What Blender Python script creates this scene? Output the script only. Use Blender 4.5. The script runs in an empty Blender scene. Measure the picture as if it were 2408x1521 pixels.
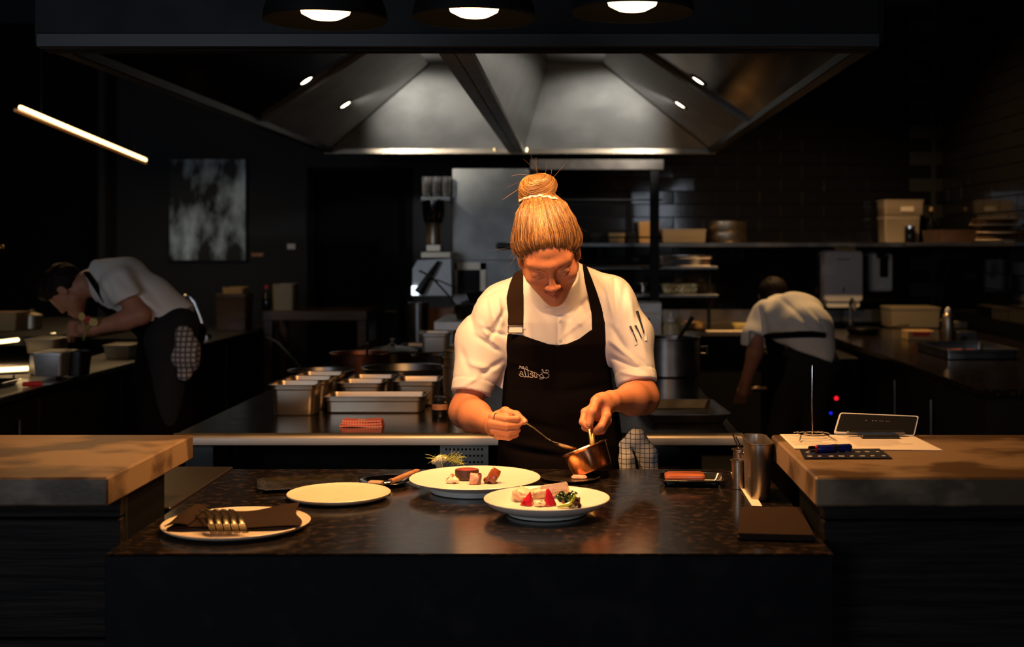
import bpy, math, random
import numpy as np
from mathutils import Vector, Matrix
from mathutils.bvhtree import BVHTree

R = random.Random(7)
C = bpy.context.scene.collection
SC = bpy.context.scene
F_PX, VPX, VPY, CAMZ = 3000.0, 1350.0, 577.0, 1.53     # focal length and vanishing point of the 2408x1521 frame

# ------------------------------------------------------------------ camera, world, lights, exposure
cam = bpy.data.cameras.new('camera')
cam.sensor_width = 36.0
cam.lens = 36.0 * F_PX / 2408
cam.shift_x = (1204 - VPX) / 2408
cam.shift_y = -(760.5 - VPY) / 2408
cam.dof.use_dof = True
cam.dof.focus_distance = 3.40
cam.dof.aperture_fstop = 3.2
cam.clip_start = 0.05
co = bpy.data.objects.new('camera', cam)
C.objects.link(co)
co.location = (0, 0, CAMZ)
co.rotation_euler = (math.pi / 2, 0, 0)
SC.camera = co
SC.view_settings.view_transform = 'Standard'
SC.view_settings.look = 'None'
SC.view_settings.exposure = 0.0
SC.view_settings.gamma = 1.0
SC.view_settings.use_curve_mapping = False
wd = bpy.data.worlds.new('world')
SC.world = wd
wd.use_nodes = True
wd.node_tree.nodes['Background'].inputs[0].default_value = (0.45, 0.62, 1.0, 1)
wd.node_tree.nodes['Background'].inputs[1].default_value = 0.004


def lamp(name, kind, loc, energy, color, rot=(0, 0, 0), **kw):
    l = bpy.data.lights.new(name, kind)
    l.energy = energy
    l.color = color
    for k, v in kw.items():
        setattr(l, k, v)
    o = bpy.data.objects.new(name, l)
    C.objects.link(o)
    o.location = loc
    o.rotation_euler = rot
    return o


def aim(o, target):
    o.rotation_euler = (Vector(target) - o.location).to_track_quat('-Z', 'Y').to_euler()


# cool fill lights added behind the camera for assumed daylight; no window is built
w1 = lamp('assumed_daylight_fill', 'AREA', (-3.7, -4.5, 2.4), 92, (0.72, 0.83, 1.0), shape='RECTANGLE', size=2.4, size_y=2.2)
aim(w1, (-0.2, 4, 1.2))
w2 = lamp('assumed_daylight_fill', 'AREA', (1.6, -5.0, 2.2), 20, (0.78, 0.87, 1.0), shape='RECTANGLE', size=0.8, size_y=1.4)
aim(w2, (0.2, 4, 1.2))

WARM = (1.0, 0.50, 0.18)
HEAT = [(-0.604, 3.10, 2.075), (-0.243, 3.10, 2.08), (0.1415, 3.10, 2.095)]
for hx, hy, hz in HEAT:
    lamp('heat_lamp_light', 'SPOT', (hx, hy, hz - 0.005), 58, WARM, spot_size=math.radians(168), spot_blend=0.55, shadow_soft_size=0.04)
# recessed lamps in the extraction hood
HX0, HX1, HY0, HY1, HZ = -1.73, 0.98, 4.13, 8.85, 2.17
HOODL = [(HX0 + 1.5 * 0.22, 7.80), (HX0 + 1.5 * 0.22, 6.66), (HX1 - 1.5 * 0.22, 7.80), (HX1 - 1.5 * 0.22, 6.66)]
for hx, hy in HOODL:
    o = lamp('hood_lamp_light', 'SPOT', (hx + (0.04 if hx < 0 else -0.04), hy, HZ + 0.20), 56 if hy > 7 else 2.5, (1.0, 0.94, 0.84), spot_size=math.radians(74), spot_blend=0.85, shadow_soft_size=0.035)
    aim(o, (-0.75 if hx < 0 else 0.0, HY1 - 0.02, HZ + 0.02) if hy > 7 else (-0.4, 6.4, 1.0))
# assumed warm downlight, added out of view to light the right rear counter
CD = [(1.45, 8.2)]
for hx, hy in CD:
    lamp('assumed_downlight_light', 'SPOT', (hx, hy, 3.47), 230, (1.0, 0.58, 0.23), spot_size=math.radians(140), spot_blend=0.6, shadow_soft_size=0.05)

# ------------------------------------------------------------------ pixel helpers (real positions are solved from the picture)


def P(px, py, Y):
    return Vector(((px - VPX) / F_PX * Y, Y, CAMZ - (py - VPY) / F_PX * Y))


def PZ(px, py, z):
    Y = F_PX * (CAMZ - z) / (py - VPY)
    return Vector(((px - VPX) / F_PX * Y, Y, z))


# ------------------------------------------------------------------ mesh builder
class MB:
    def __init__(s):
        s.v, s.f, s.n = [], [], 0

    def add(s, v, f):
        v = np.asarray(v, float).reshape(-1, 3)
        s.v.append(v)
        n = s.n
        s.f.extend([tuple(i + n for i in q) for q in f])
        s.n += len(v)
        return s

    def box(s, lo, hi, b=0.0):
        lo = np.array(lo, float)
        hi = np.array(hi, float)
        lo, hi = np.minimum(lo, hi), np.maximum(lo, hi)
        c, h = (lo + hi) / 2, (hi - lo) / 2
        b = min(b, *(h * 0.9))
        if b <= 0:
            v = [c + h * np.array(q) for q in ((-1, -1, -1), (1, -1, -1), (1, 1, -1), (-1, 1, -1), (-1, -1, 1), (1, -1, 1), (1, 1, 1), (-1, 1, 1))]
            return s.add(v, [(0, 3, 2, 1), (4, 5, 6, 7), (0, 1, 5, 4), (1, 2, 6, 5), (2, 3, 7, 6), (3, 0, 4, 7)])
        v, idx, f = [], {}, []
        for sx in (-1, 1):
            for sy in (-1, 1):
                for sz in (-1, 1):
                    sg = np.array((sx, sy, sz))
                    for a in range(3):
                        hh = h - b
                        hh = hh.copy()
                        hh[a] = h[a]
                        idx[(sx, sy, sz, a)] = len(v)
                        v.append(c + sg * hh)
        for a in range(3):
            u, w = (a + 1) % 3, (a + 2) % 3
            for sa in (-1, 1):
                q = []
                for su, sw in ((-1, -1), (1, -1), (1, 1), (-1, 1)):
                    k = [0, 0, 0]
                    k[a], k[u], k[w] = sa, su, sw
                    q.append(idx[(*k, a)])
                f.append(tuple(q if sa > 0 else q[::-1]))
            for su in (-1, 1):
                for sw in (-1, 1):
                    k0, k1 = [0, 0, 0], [0, 0, 0]
                    k0[a], k0[u], k0[w] = -1, su, sw
                    k1[a], k1[u], k1[w] = 1, su, sw
                    q = [idx[(*k0, u)], idx[(*k1, u)], idx[(*k1, w)], idx[(*k0, w)]]
                    f.append(tuple(q if su * sw > 0 else q[::-1]))
        for sx in (-1, 1):
            for sy in (-1, 1):
                for sz in (-1, 1):
                    q = [idx[(sx, sy, sz, a)] for a in range(3)]
                    f.append(tuple(q if sx * sy * sz > 0 else q[::-1]))
        return s.add(v, f)

    def rings(s, rr, cap0=True, cap1=True):
        n = len(rr[0])
        v = np.concatenate([np.asarray(r, float) for r in rr])
        f = []
        for i in range(len(rr) - 1):
            for j in range(n):
                k = (j + 1) % n
                f.append((i * n + j, i * n + k, (i + 1) * n + k, (i + 1) * n + j))
        if cap0:
            f.append(tuple(range(n - 1, -1, -1)))
        if cap1:
            f.append(tuple((len(rr) - 1) * n + j for j in range(n)))
        return s.add(v, f)

    def lathe(s, prof, seg=32, c=(0, 0, 0), cap0=True, cap1=True, sx=1.0, sy=1.0):
        a = np.linspace(0, 2 * np.pi, seg, endpoint=False)
        rr = [np.stack([c[0] + r * sx * np.cos(a), c[1] + r * sy * np.sin(a), np.full(seg, c[2] + z)], 1) for r, z in prof]
        return s.rings(rr, cap0, cap1)

    def tube(s, pts, r, seg=8, flat=1.0, up=None):
        pts = [Vector(p) for p in pts]
        n = len(pts)
        rs = r if hasattr(r, '__len__') else [r] * n
        rr, pu = [], Vector(up) if up is not None else None
        for i, p in enumerate(pts):
            t = (pts[min(i + 1, n - 1)] - pts[max(i - 1, 0)]).normalized()
            if pu is None:
                pu = Vector((0, 0, 1)) if abs(t.z) < 0.9 else Vector((1, 0, 0))
            u = (pu - t * pu.dot(t)).normalized()
            w = t.cross(u)
            if up is None:
                pu = u
            rr.append([p + (u * math.sin(a) * flat + w * math.cos(a)) * rs[i] for a in [2 * math.pi * k / seg for k in range(seg)]])
        return s.rings(rr)

    def rrect(s, specs, n=5, c=(0, 0, 0), cap0=True, cap1=True):
        rr = []
        for hx, hy, z, r in specs:
            r = min(r, hx * .999, hy * .999)
            q = []
            for k, (sx, sy) in enumerate(((1, 1), (-1, 1), (-1, -1), (1, -1))):
                for i in range(n):
                    a = math.pi / 2 * (k + i / (n - 1))
                    q.append((c[0] + sx * (hx - r) + r * math.cos(a), c[1] + sy * (hy - r) + r * math.sin(a), c[2] + z))
            rr.append(q)
        return s.rings(rr, cap0, cap1)

    def prism(s, poly, z0, z1):
        a = [(x, y, z0) for x, y in poly]
        b = [(x, y, z1) for x, y in poly]
        return s.rings([a, b])

    def slab(s, pts, t):
        """a sheet through pts (planar, ordered) with thickness t along its normal"""
        p = [Vector(q) for q in pts]
        nrm = (p[1] - p[0]).cross(p[2] - p[0]).normalized()
        return s.rings([[q - nrm * t for q in p], p])

    def grid(s, fn, nu, nv, t=0.0):
        top = [fn(i / (nu - 1), j / (nv - 1)) for j in range(nv) for i in range(nu)]
        f = [(j * nu + i, j * nu + i + 1, (j + 1) * nu + i + 1, (j + 1) * nu + i) for j in range(nv - 1) for i in range(nu - 1)]
        if t:
            bot = [(x, y, z - t) for x, y, z in top]
            m = nu * nv
            f += [tuple(q + m for q in g[::-1]) for g in f]
            per = [i for i in range(nu)] + [j * nu + nu - 1 for j in range(1, nv)] + [(nv - 1) * nu + i for i in range(nu - 2, -1, -1)] + [j * nu for j in range(nv - 2, 0, -1)]
            for a, b in zip(per, per[1:] + per[:1]):
                f.append((b, a, a + m, b + m))
            top = top + bot
        return s.add(top, f)

    def xf(s, M):
        M = np.array(M)
        s.v = [v @ M[:3, :3].T + M[:3, 3] for v in s.v]
        return s

    def mesh(s, name, mat, off=(0, 0, 0), smooth=35):
        me = bpy.data.meshes.new(name)
        v = np.concatenate(s.v) - np.array(off)
        me.from_pydata(v.tolist(), [], s.f)
        me.materials.append(mat)
        if smooth:
            me.polygons.foreach_set('use_smooth', [True] * len(me.polygons))
            me.set_sharp_from_angle(angle=math.radians(smooth))
        me.update()
        return me

    def build(s, name, mat, parent=None, local=False, smooth=35):
        return link(name, s.mesh(name, mat, base(parent) if parent and not local else (0, 0, 0), smooth), parent)


def base(o):
    t = Vector((0, 0, 0))
    while o:
        t += o.location
        o = o.parent
    return t


def link(name, me, parent=None):
    o = bpy.data.objects.new(name, me)
    C.objects.link(o)
    if parent:
        o.parent = parent
    return o


def tag(o, label, cat, group=None):
    o['label'] = label
    o['category'] = cat
    if group:
        o['group'] = group
    return o


def thing(name, label, cat, loc=(0, 0, 0), group=None, rz=0):
    o = bpy.data.objects.new(name, None)
    o.empty_display_size = 0.05
    C.objects.link(o)
    o.location = loc
    o.rotation_euler = (0, 0, rz)
    return tag(o, label, cat, group)


def struct(o):
    o['kind'] = 'structure'
    return o


def dup(root, loc, label, rz=None):
    r = root.copy()
    C.objects.link(r)
    r.location = loc
    if rz is not None:
        r.rotation_euler = (0, 0, rz)
    r['label'] = label
    for ch in list(root.children):
        c = ch.copy()
        C.objects.link(c)
        c.parent = r
        for g in list(ch.children):
            d = g.copy()
            C.objects.link(d)
            d.parent = c
    return r


# ------------------------------------------------------------------ materials
def mat(name, col, rough=0.5, metal=0.0, col2=None, scale=8.0, detail=4.0, lo=0.4, hi=0.6, bump=0.0, bscale=None, stretch=(1, 1, 1), coat=0.0, rvar=0.0, emit=None, estr=0.0, trans=0.0, sss=0.0, spec=None, attr=None, sheen=0.0):
    m = bpy.data.materials.new(name)
    m.use_nodes = True
    nt = m.node_tree
    b = nt.nodes['Principled BSDF']
    b.inputs['Base Color'].default_value = (*col, 1)
    b.inputs['Roughness'].default_value = rough
    b.inputs['Metallic'].default_value = metal
    if coat:
        b.inputs['Coat Weight'].default_value = coat
        b.inputs['Coat Roughness'].default_value = 0.12
    if spec is not None:
        b.inputs['Specular IOR Level'].default_value = spec
    if trans:
        b.inputs['Transmission Weight'].default_value = trans
    if sss:
        b.inputs['Subsurface Weight'].default_value = sss
        b.inputs['Subsurface Radius'].default_value = (0.012, 0.005, 0.003)
        b.inputs['Subsurface Scale'].default_value = 0.5
    if sheen:
        b.inputs['Sheen Weight'].default_value = sheen
    if emit:
        b.inputs['Emission Color'].default_value = (*emit, 1)
        b.inputs['Emission Strength'].default_value = estr
    tc = nt.nodes.new('ShaderNodeTexCoord')
    mp = nt.nodes.new('ShaderNodeMapping')
    mp.inputs['Scale'].default_value = stretch
    nt.links.new(tc.outputs['Object'], mp.inputs[0])
    if attr:
        a = nt.nodes.new('ShaderNodeAttribute')
        a.attribute_name = attr
        nt.links.new(a.outputs['Color'], b.inputs['Base Color'])
    if col2 or rvar:
        n = nt.nodes.new('ShaderNodeTexNoise')
        n.inputs['Scale'].default_value = scale
        n.inputs['Detail'].default_value = detail
        nt.links.new(mp.outputs[0], n.inputs['Vector'])
        rmp = nt.nodes.new('ShaderNodeValToRGB')
        rmp.color_ramp.elements[0].position = lo
        rmp.color_ramp.elements[1].position = hi
        nt.links.new(n.outputs['Fac'], rmp.inputs[0])
        if col2:
            rmp.color_ramp.elements[0].color = (*col, 1)
            rmp.color_ramp.elements[1].color = (*col2, 1)
            nt.links.new(rmp.outputs[0], b.inputs['Base Color'])
        if rvar:
            mr = nt.nodes.new('ShaderNodeMapRange')
            mr.inputs['To Min'].default_value = max(0.02, rough - rvar)
            mr.inputs['To Max'].default_value = rough + rvar
            nt.links.new(n.outputs['Fac'], mr.inputs[0])
            nt.links.new(mr.outputs[0], b.inputs['Roughness'])
    if bump:
        n2 = nt.nodes.new('ShaderNodeTexNoise')
        n2.inputs['Scale'].default_value = bscale or scale
        n2.inputs['Detail'].default_value = 3
        nt.links.new(mp.outputs[0], n2.inputs['Vector'])
        bp = nt.nodes.new('ShaderNodeBump')
        bp.inputs['Strength'].default_value = bump
        bp.inputs['Distance'].default_value = 0.01
        nt.links.new(n2.outputs['Fac'], bp.inputs['Height'])
        nt.links.new(bp.outputs[0], b.inputs['Normal'])
    return m


def check_mat(name, base_c, line_c, pitch, width, axes='XZ', rough=0.9):
    """woven cloth with thin printed lines"""
    m = mat(name, base_c, rough)
    nt = m.node_tree
    b = nt.nodes['Principled BSDF']
    tc = nt.nodes['Texture Coordinate']
    sp = nt.nodes.new('ShaderNodeSeparateXYZ')
    nt.links.new(tc.outputs['Object'], sp.inputs[0])
    outs = []
    for a in axes:
        d = nt.nodes.new('ShaderNodeMath')
        d.operation = 'DIVIDE'
        d.inputs[1].default_value = pitch
        nt.links.new(sp.outputs[a], d.inputs[0])
        fr = nt.nodes.new('ShaderNodeMath')
        fr.operation = 'FRACT'
        nt.links.new(d.outputs[0], fr.inputs[0])
        lt = nt.nodes.new('ShaderNodeMath')
        lt.operation = 'LESS_THAN'
        lt.inputs[1].default_value = width
        nt.links.new(fr.outputs[0], lt.inputs[0])
        outs.append(lt)
    o = outs[0]
    if len(outs) > 1:
        o = nt.nodes.new('ShaderNodeMath')
        o.operation = 'MAXIMUM'
        nt.links.new(outs[0].outputs[0], o.inputs[0])
        nt.links.new(outs[1].outputs[0], o.inputs[1])
    mx = nt.nodes.new('ShaderNodeMix')
    mx.data_type = 'RGBA'
    mx.inputs[6].default_value = (*base_c, 1)
    mx.inputs[7].default_value = (*line_c, 1)
    nt.links.new(o.outputs[0], mx.inputs[0])
    nt.links.new(mx.outputs[2], b.inputs['Base Color'])
    return m


M = {}
M['stone'] = mat('dark polished stone', (0.008, 0.006, 0.005), 0.17, col2=(0.046, 0.027, 0.018), scale=48, detail=7, lo=0.52, hi=0.72, rvar=0.07, bump=0.02)
M['concrete'] = mat('polished concrete', (0.075, 0.042, 0.019), 0.40, col2=(0.215, 0.138, 0.075), scale=5.5, detail=9, lo=0.43, hi=0.53, rvar=0.12, bump=0.05, bscale=40, stretch=(0.8, 1.0, 1.2))
M['plank'] = mat('blackened oak plank', (0.005, 0.004, 0.003), 0.6, spec=0.15, col2=(0.020, 0.014, 0.010), scale=30, detail=6, bump=0.2, bscale=60, stretch=(0.12, 2, 2.4))
M['black'] = mat('matt black steel', (0.008, 0.008, 0.008), 0.6, rvar=0.1, scale=6, spec=0.2)
M['reflector'] = mat('black enamel inside of lamp', (0.004, 0.0035, 0.003), 0.10, spec=0.3)
M['island_top'] = mat('dark worn steel top', (0.16, 0.15, 0.14), 0.20, 1.0, rvar=0.08, scale=9)
M['bench'] = mat('dark bronze steel', (0.075, 0.055, 0.036), 0.38, 0.8)
M['copper_dk'] = mat('dark old copper', (0.16, 0.065, 0.035), 0.4, 1.0)
M['steel_edge'] = mat('rounded steel edge', (0.50, 0.44, 0.36), 0.46, 1.0, rvar=0.06, scale=8)
M['steel'] = mat('brushed steel', (0.42, 0.345, 0.26), 0.38, 1.0, rvar=0.09, scale=14, bump=0.03, bscale=90, stretch=(0.2, 1, 1))
M['steel_dark'] = mat('worn dark steel', (0.15, 0.145, 0.14), 0.34, 1.0, rvar=0.1, scale=7, col2=(0.22, 0.21, 0.20))
M['steel_mat'] = mat('dull stainless sheet', (0.40, 0.40, 0.39), 0.48, 0.85, rvar=0.1, scale=5, col2=(0.52, 0.52, 0.51))
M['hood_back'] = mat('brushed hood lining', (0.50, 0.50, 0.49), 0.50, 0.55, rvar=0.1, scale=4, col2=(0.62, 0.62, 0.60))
M['hood_shaded'] = mat('glossy shaded hood lining', (0.05, 0.048, 0.046), 0.16, 0.9, rvar=0.06, scale=3, bump=0.03, bscale=2)  # darkness of the unlit hood bay put into the base colour
M['rail'] = mat('dark hood rail', (0.035, 0.034, 0.033), 0.45, 0.8)
M['stone_front'] = mat('dark stone front', (0.005, 0.0045, 0.005), 0.5, col2=(0.012, 0.010, 0.010), scale=14, detail=6, lo=0.5, hi=0.7, spec=0.12)
M['oven'] = mat('smoked oven steel', (0.58, 0.585, 0.55), 0.45, 0.2, rvar=0.14, scale=5, col2=(0.42, 0.42, 0.39), lo=0.35, hi=0.65)
M['tray_metal'] = mat('oiled tray steel', (0.42, 0.34, 0.24), 0.27, 1.0, rvar=0.1, scale=30)
M['beam'] = mat('dull brown steel beam', (0.14, 0.12, 0.10), 0.5, 0.7, col2=(0.10, 0.085, 0.075), scale=9)
M['hood_face'] = mat('blackened hood face', (0.0045, 0.0045, 0.005), 0.45, 0.0, spec=0.12, rvar=0.1, scale=5)
M['chrome'] = mat('bright polished steel', (0.62, 0.60, 0.57), 0.12, 1.0)
M['gold'] = mat('warm brushed cutlery', (0.70, 0.56, 0.36), 0.20, 1.0)
M['copper'] = mat('worn copper', (0.62, 0.27, 0.13), 0.24, 1.0, rvar=0.14, scale=22, col2=(0.50, 0.20, 0.09), bump=0.12, bscale=18, stretch=(1, 1, 0.25))
M['tin'] = mat('tinned pan lining', (0.60, 0.52, 0.43), 0.28, 1.0)
M['brass'] = mat('brass handle', (0.78, 0.55, 0.26), 0.25, 1.0)
M['iron'] = mat('black iron', (0.02, 0.019, 0.018), 0.38, 0.7, rvar=0.1, scale=12)
M['plate'] = mat('cream glazed stoneware', (0.70, 0.655, 0.57), 0.32, col2=(0.66, 0.61, 0.52), scale=60, lo=0.6, hi=0.75)
M['plate_tan'] = mat('sand stoneware', (0.66, 0.52, 0.37), 0.42, col2=(0.60, 0.46, 0.31), scale=50, lo=0.55, hi=0.75)
M['napkin'] = mat('dark brown linen', (0.024, 0.013, 0.008), 0.95, bump=0.2, bscale=500, spec=0.1)
M['paper'] = mat('printed docket paper', (0.72, 0.62, 0.52), 0.8)
M['card'] = mat('black card', (0.012, 0.012, 0.022), 0.35)
M['white_pl'] = mat('white plastic', (0.70, 0.68, 0.64), 0.35)
M['grey_pl'] = mat('grey white plastic', (0.52, 0.50, 0.50), 0.32)
M['black_pl'] = mat('black plastic', (0.012, 0.012, 0.013), 0.3)
M['screen'] = mat('dark glass screen', (0.006, 0.006, 0.008), 0.12)
M['clear_pl'] = mat('clear storage plastic', (0.55, 0.45, 0.33), 0.3, trans=0.45)
M['tub'] = mat('cloudy plastic tub', (0.26, 0.21, 0.13), 0.4)
M['blue_pl'] = mat('blue plastic', (0.010, 0.014, 0.13), 0.18, coat=0.5)
M['red_pl'] = mat('red plastic', (0.55, 0.02, 0.01), 0.3)
M['tile'] = mat('black glazed tile', (0.007, 0.007, 0.008), 0.07, bump=0.02, bscale=9, spec=0.28)
M['grout'] = mat('dark grout', (0.012, 0.012, 0.012), 0.85)
M['wall'] = mat('charcoal blue wall paint', (0.009, 0.012, 0.018), 0.8, bump=0.05, bscale=60)
M['void'] = mat('black door paint', (0.005, 0.005, 0.0055), 0.8, spec=0.06)
M['floor'] = mat('dark floor tile', (0.015, 0.014, 0.013), 0.4, rvar=0.1)
M['ceil'] = mat('black ceiling paint', (0.008, 0.008, 0.009), 0.85)
M['jacket'] = mat('white cotton drill', (0.80, 0.76, 0.735), 0.88, bump=0.10, bscale=900, sheen=0.15)
M['shirt_b'] = mat('white cotton shirt', (0.80, 0.75, 0.69), 0.9, bump=0.08, bscale=300)
M['apron'] = mat('black apron canvas', (0.0050, 0.0030, 0.0028), 0.95, bump=0.15, bscale=500, spec=0.08)
M['strap'] = mat('dark brown webbing', (0.022, 0.012, 0.007), 0.95, bump=0.2, bscale=700, spec=0.1)
M['trouser'] = mat('black cotton trousers', (0.009, 0.009, 0.010), 0.9)
M['shoe'] = mat('black leather', (0.01, 0.01, 0.01), 0.4)
M['skin'] = mat('skin', (0.62, 0.36, 0.26), 0.48, attr='Col', sss=0.12, spec=0.35, bump=0.05, bscale=260)
M['skin_b'] = mat('skin of the cooks', (0.42, 0.19, 0.115), 0.5, spec=0.3)
M['hair'] = mat('honey blond hair', (0.40, 0.19, 0.06), 0.42, attr='Col', spec=0.6)
M['hair_dk'] = mat('dark brown hair', (0.012, 0.006, 0.004), 0.6, bump=0.3, bscale=120, spec=0.15)
M['lash'] = mat('dark lashes', (0.02, 0.010, 0.006), 0.7)
M['brow'] = mat('brown eyebrow', (0.17, 0.075, 0.035), 0.8)
M['thread'] = mat('white embroidery thread', (0.78, 0.70, 0.66), 0.7)
M['seam'] = mat('stitched seam', (0.52, 0.47, 0.42), 0.9)
M['scrunch'] = mat('pale hair tie', (0.70, 0.58, 0.50), 0.8)
M['bulb'] = mat('glowing bulb', (1, 0.8, 0.5), 0.3, emit=(1.0, 0.62, 0.26), estr=9)
M['hoodlamp'] = mat('lit hood lamp lens', (1, 0.95, 0.85), 0.3, emit=(1.0, 0.86, 0.62), estr=7)
M['led'] = mat('warm led tube and glint', (1, 0.8, 0.5), 0.3, emit=(1.0, 0.66, 0.30), estr=4.5)  # tube of the linear lamp, also used for painted tray glints
M['led_dim'] = mat('orange led housing', (0.3, 0.12, 0.03), 0.4, emit=(1.0, 0.35, 0.06), estr=0.12)
M['led_red'] = mat('red indicator lamp', (0.5, 0, 0), 0.3, emit=(1, 0.01, 0.02), estr=1.6)
M['led_blue'] = mat('blue indicator lamp', (0, 0, 0.5), 0.3, emit=(0.02, 0.02, 1), estr=1.2)
M['led_white'] = mat('lit machine display', (0.9, 0.95, 1), 0.3, emit=(0.75, 0.88, 1.0), estr=2.4)
M['wood'] = mat('oiled wood', (0.42, 0.20, 0.10), 0.5, col2=(0.30, 0.13, 0.06), scale=20, stretch=(1, 6, 6))
M['wood_dk'] = mat('dark table wood', (0.085, 0.045, 0.024), 0.45, col2=(0.05, 0.026, 0.014), scale=12, stretch=(0.3, 3, 3))
M['bristle'] = mat('pale bristle', (0.42, 0.26, 0.16), 0.8, bump=0.4, bscale=200)
M['beef'] = mat('rare beef', (0.30, 0.045, 0.025), 0.45, col2=(0.20, 0.03, 0.02), scale=90)
M['crust'] = mat('dark seared crust', (0.06, 0.018, 0.014), 0.45, bump=0.2, bscale=120)
M['pork'] = mat('pale cooked meat', (0.78, 0.45, 0.33), 0.4, col2=(0.60, 0.28, 0.18), scale=45, bump=0.1, bscale=90)
M['glaze'] = mat('glazed braised meat', (0.30, 0.07, 0.025), 0.14, col2=(0.16, 0.03, 0.012), scale=40, coat=0.6, bump=0.1, bscale=60)
M['scallop'] = mat('charred pale onion', (0.85, 0.70, 0.50), 0.4, col2=(0.24, 0.07, 0.04), scale=85, lo=0.53, hi=0.60)
M['beet'] = mat('red beetroot', (0.50, 0.012, 0.035), 0.26, col2=(0.16, 0.004, 0.012), lo=0.48, hi=0.66, scale=75, coat=0.4, bump=0.08, bscale=80)
M['chicken'] = mat('roast white meat', (0.78, 0.54, 0.36), 0.38, col2=(0.42, 0.18, 0.07), scale=55, lo=0.50, hi=0.70, bump=0.12, bscale=70)
M['leaf'] = mat('wilted dark greens', (0.018, 0.045, 0.010), 0.2, col2=(0.05, 0.09, 0.015), scale=60, coat=0.5, bump=0.3, bscale=70)
M['stem'] = mat('bright green stem', (0.32, 0.40, 0.03), 0.25, coat=0.4)
M['turnip'] = mat('pink radish', (0.75, 0.20, 0.16), 0.35)
M['fennel'] = mat('pale green fronds', (0.34, 0.36, 0.09), 0.6)
M['bulbveg'] = mat('pale fennel bulb', (0.72, 0.62, 0.42), 0.4)
M['belly'] = mat('roast pork belly', (0.50, 0.14, 0.05), 0.28, col2=(0.26, 0.06, 0.02), scale=22, coat=0.4, stretch=(0.3, 1, 4), bump=0.1, bscale=50)
M['towel'] = check_mat('white towel with dark grid', (0.66, 0.65, 0.64), (0.03, 0.03, 0.04), 0.0135, 0.13)
M['towel_b'] = check_mat('grey checked cloth', (0.44, 0.39, 0.36), (0.09, 0.075, 0.075), 0.024, 0.34)
M['redcloth'] = check_mat('red gingham cloth', (0.62, 0.045, 0.03), (0.72, 0.30, 0.22), 0.009, 0.42, 'XZ')
M['paint'] = mat('abstract blue grey painting', (0.006, 0.012, 0.018), 0.7, col2=(0.58, 0.78, 0.95), scale=3.6, detail=7, lo=0.46, hi=0.66, stretch=(1.3, 1, 0.7))
M['carton'] = mat('cardboard', (0.42, 0.26, 0.11), 0.8)
M['bottle'] = mat('cloudy squeeze bottle', (0.48, 0.40, 0.24), 0.4)
M['glass'] = mat('clear glass', (0.9, 0.9, 0.9), 0.05, trans=0.95)
M['foodred'] = mat('orange cut fish', (0.62, 0.20, 0.06), 0.4, col2=(0.5, 0.12, 0.04), scale=40)
M['print_red'] = mat('red print', (0.45, 0.03, 0.02), 0.6)
M['foam'] = mat('yellow sponge', (0.60, 0.46, 0.16), 0.95, bump=0.4, bscale=200)
M['cord'] = mat('black cord', (0.01, 0.01, 0.01), 0.6)
M['nail'] = mat('fingernail', (0.66, 0.34, 0.22), 0.25)
M['ink'] = mat('grey print', (0.22, 0.20, 0.20), 0.7)


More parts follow.
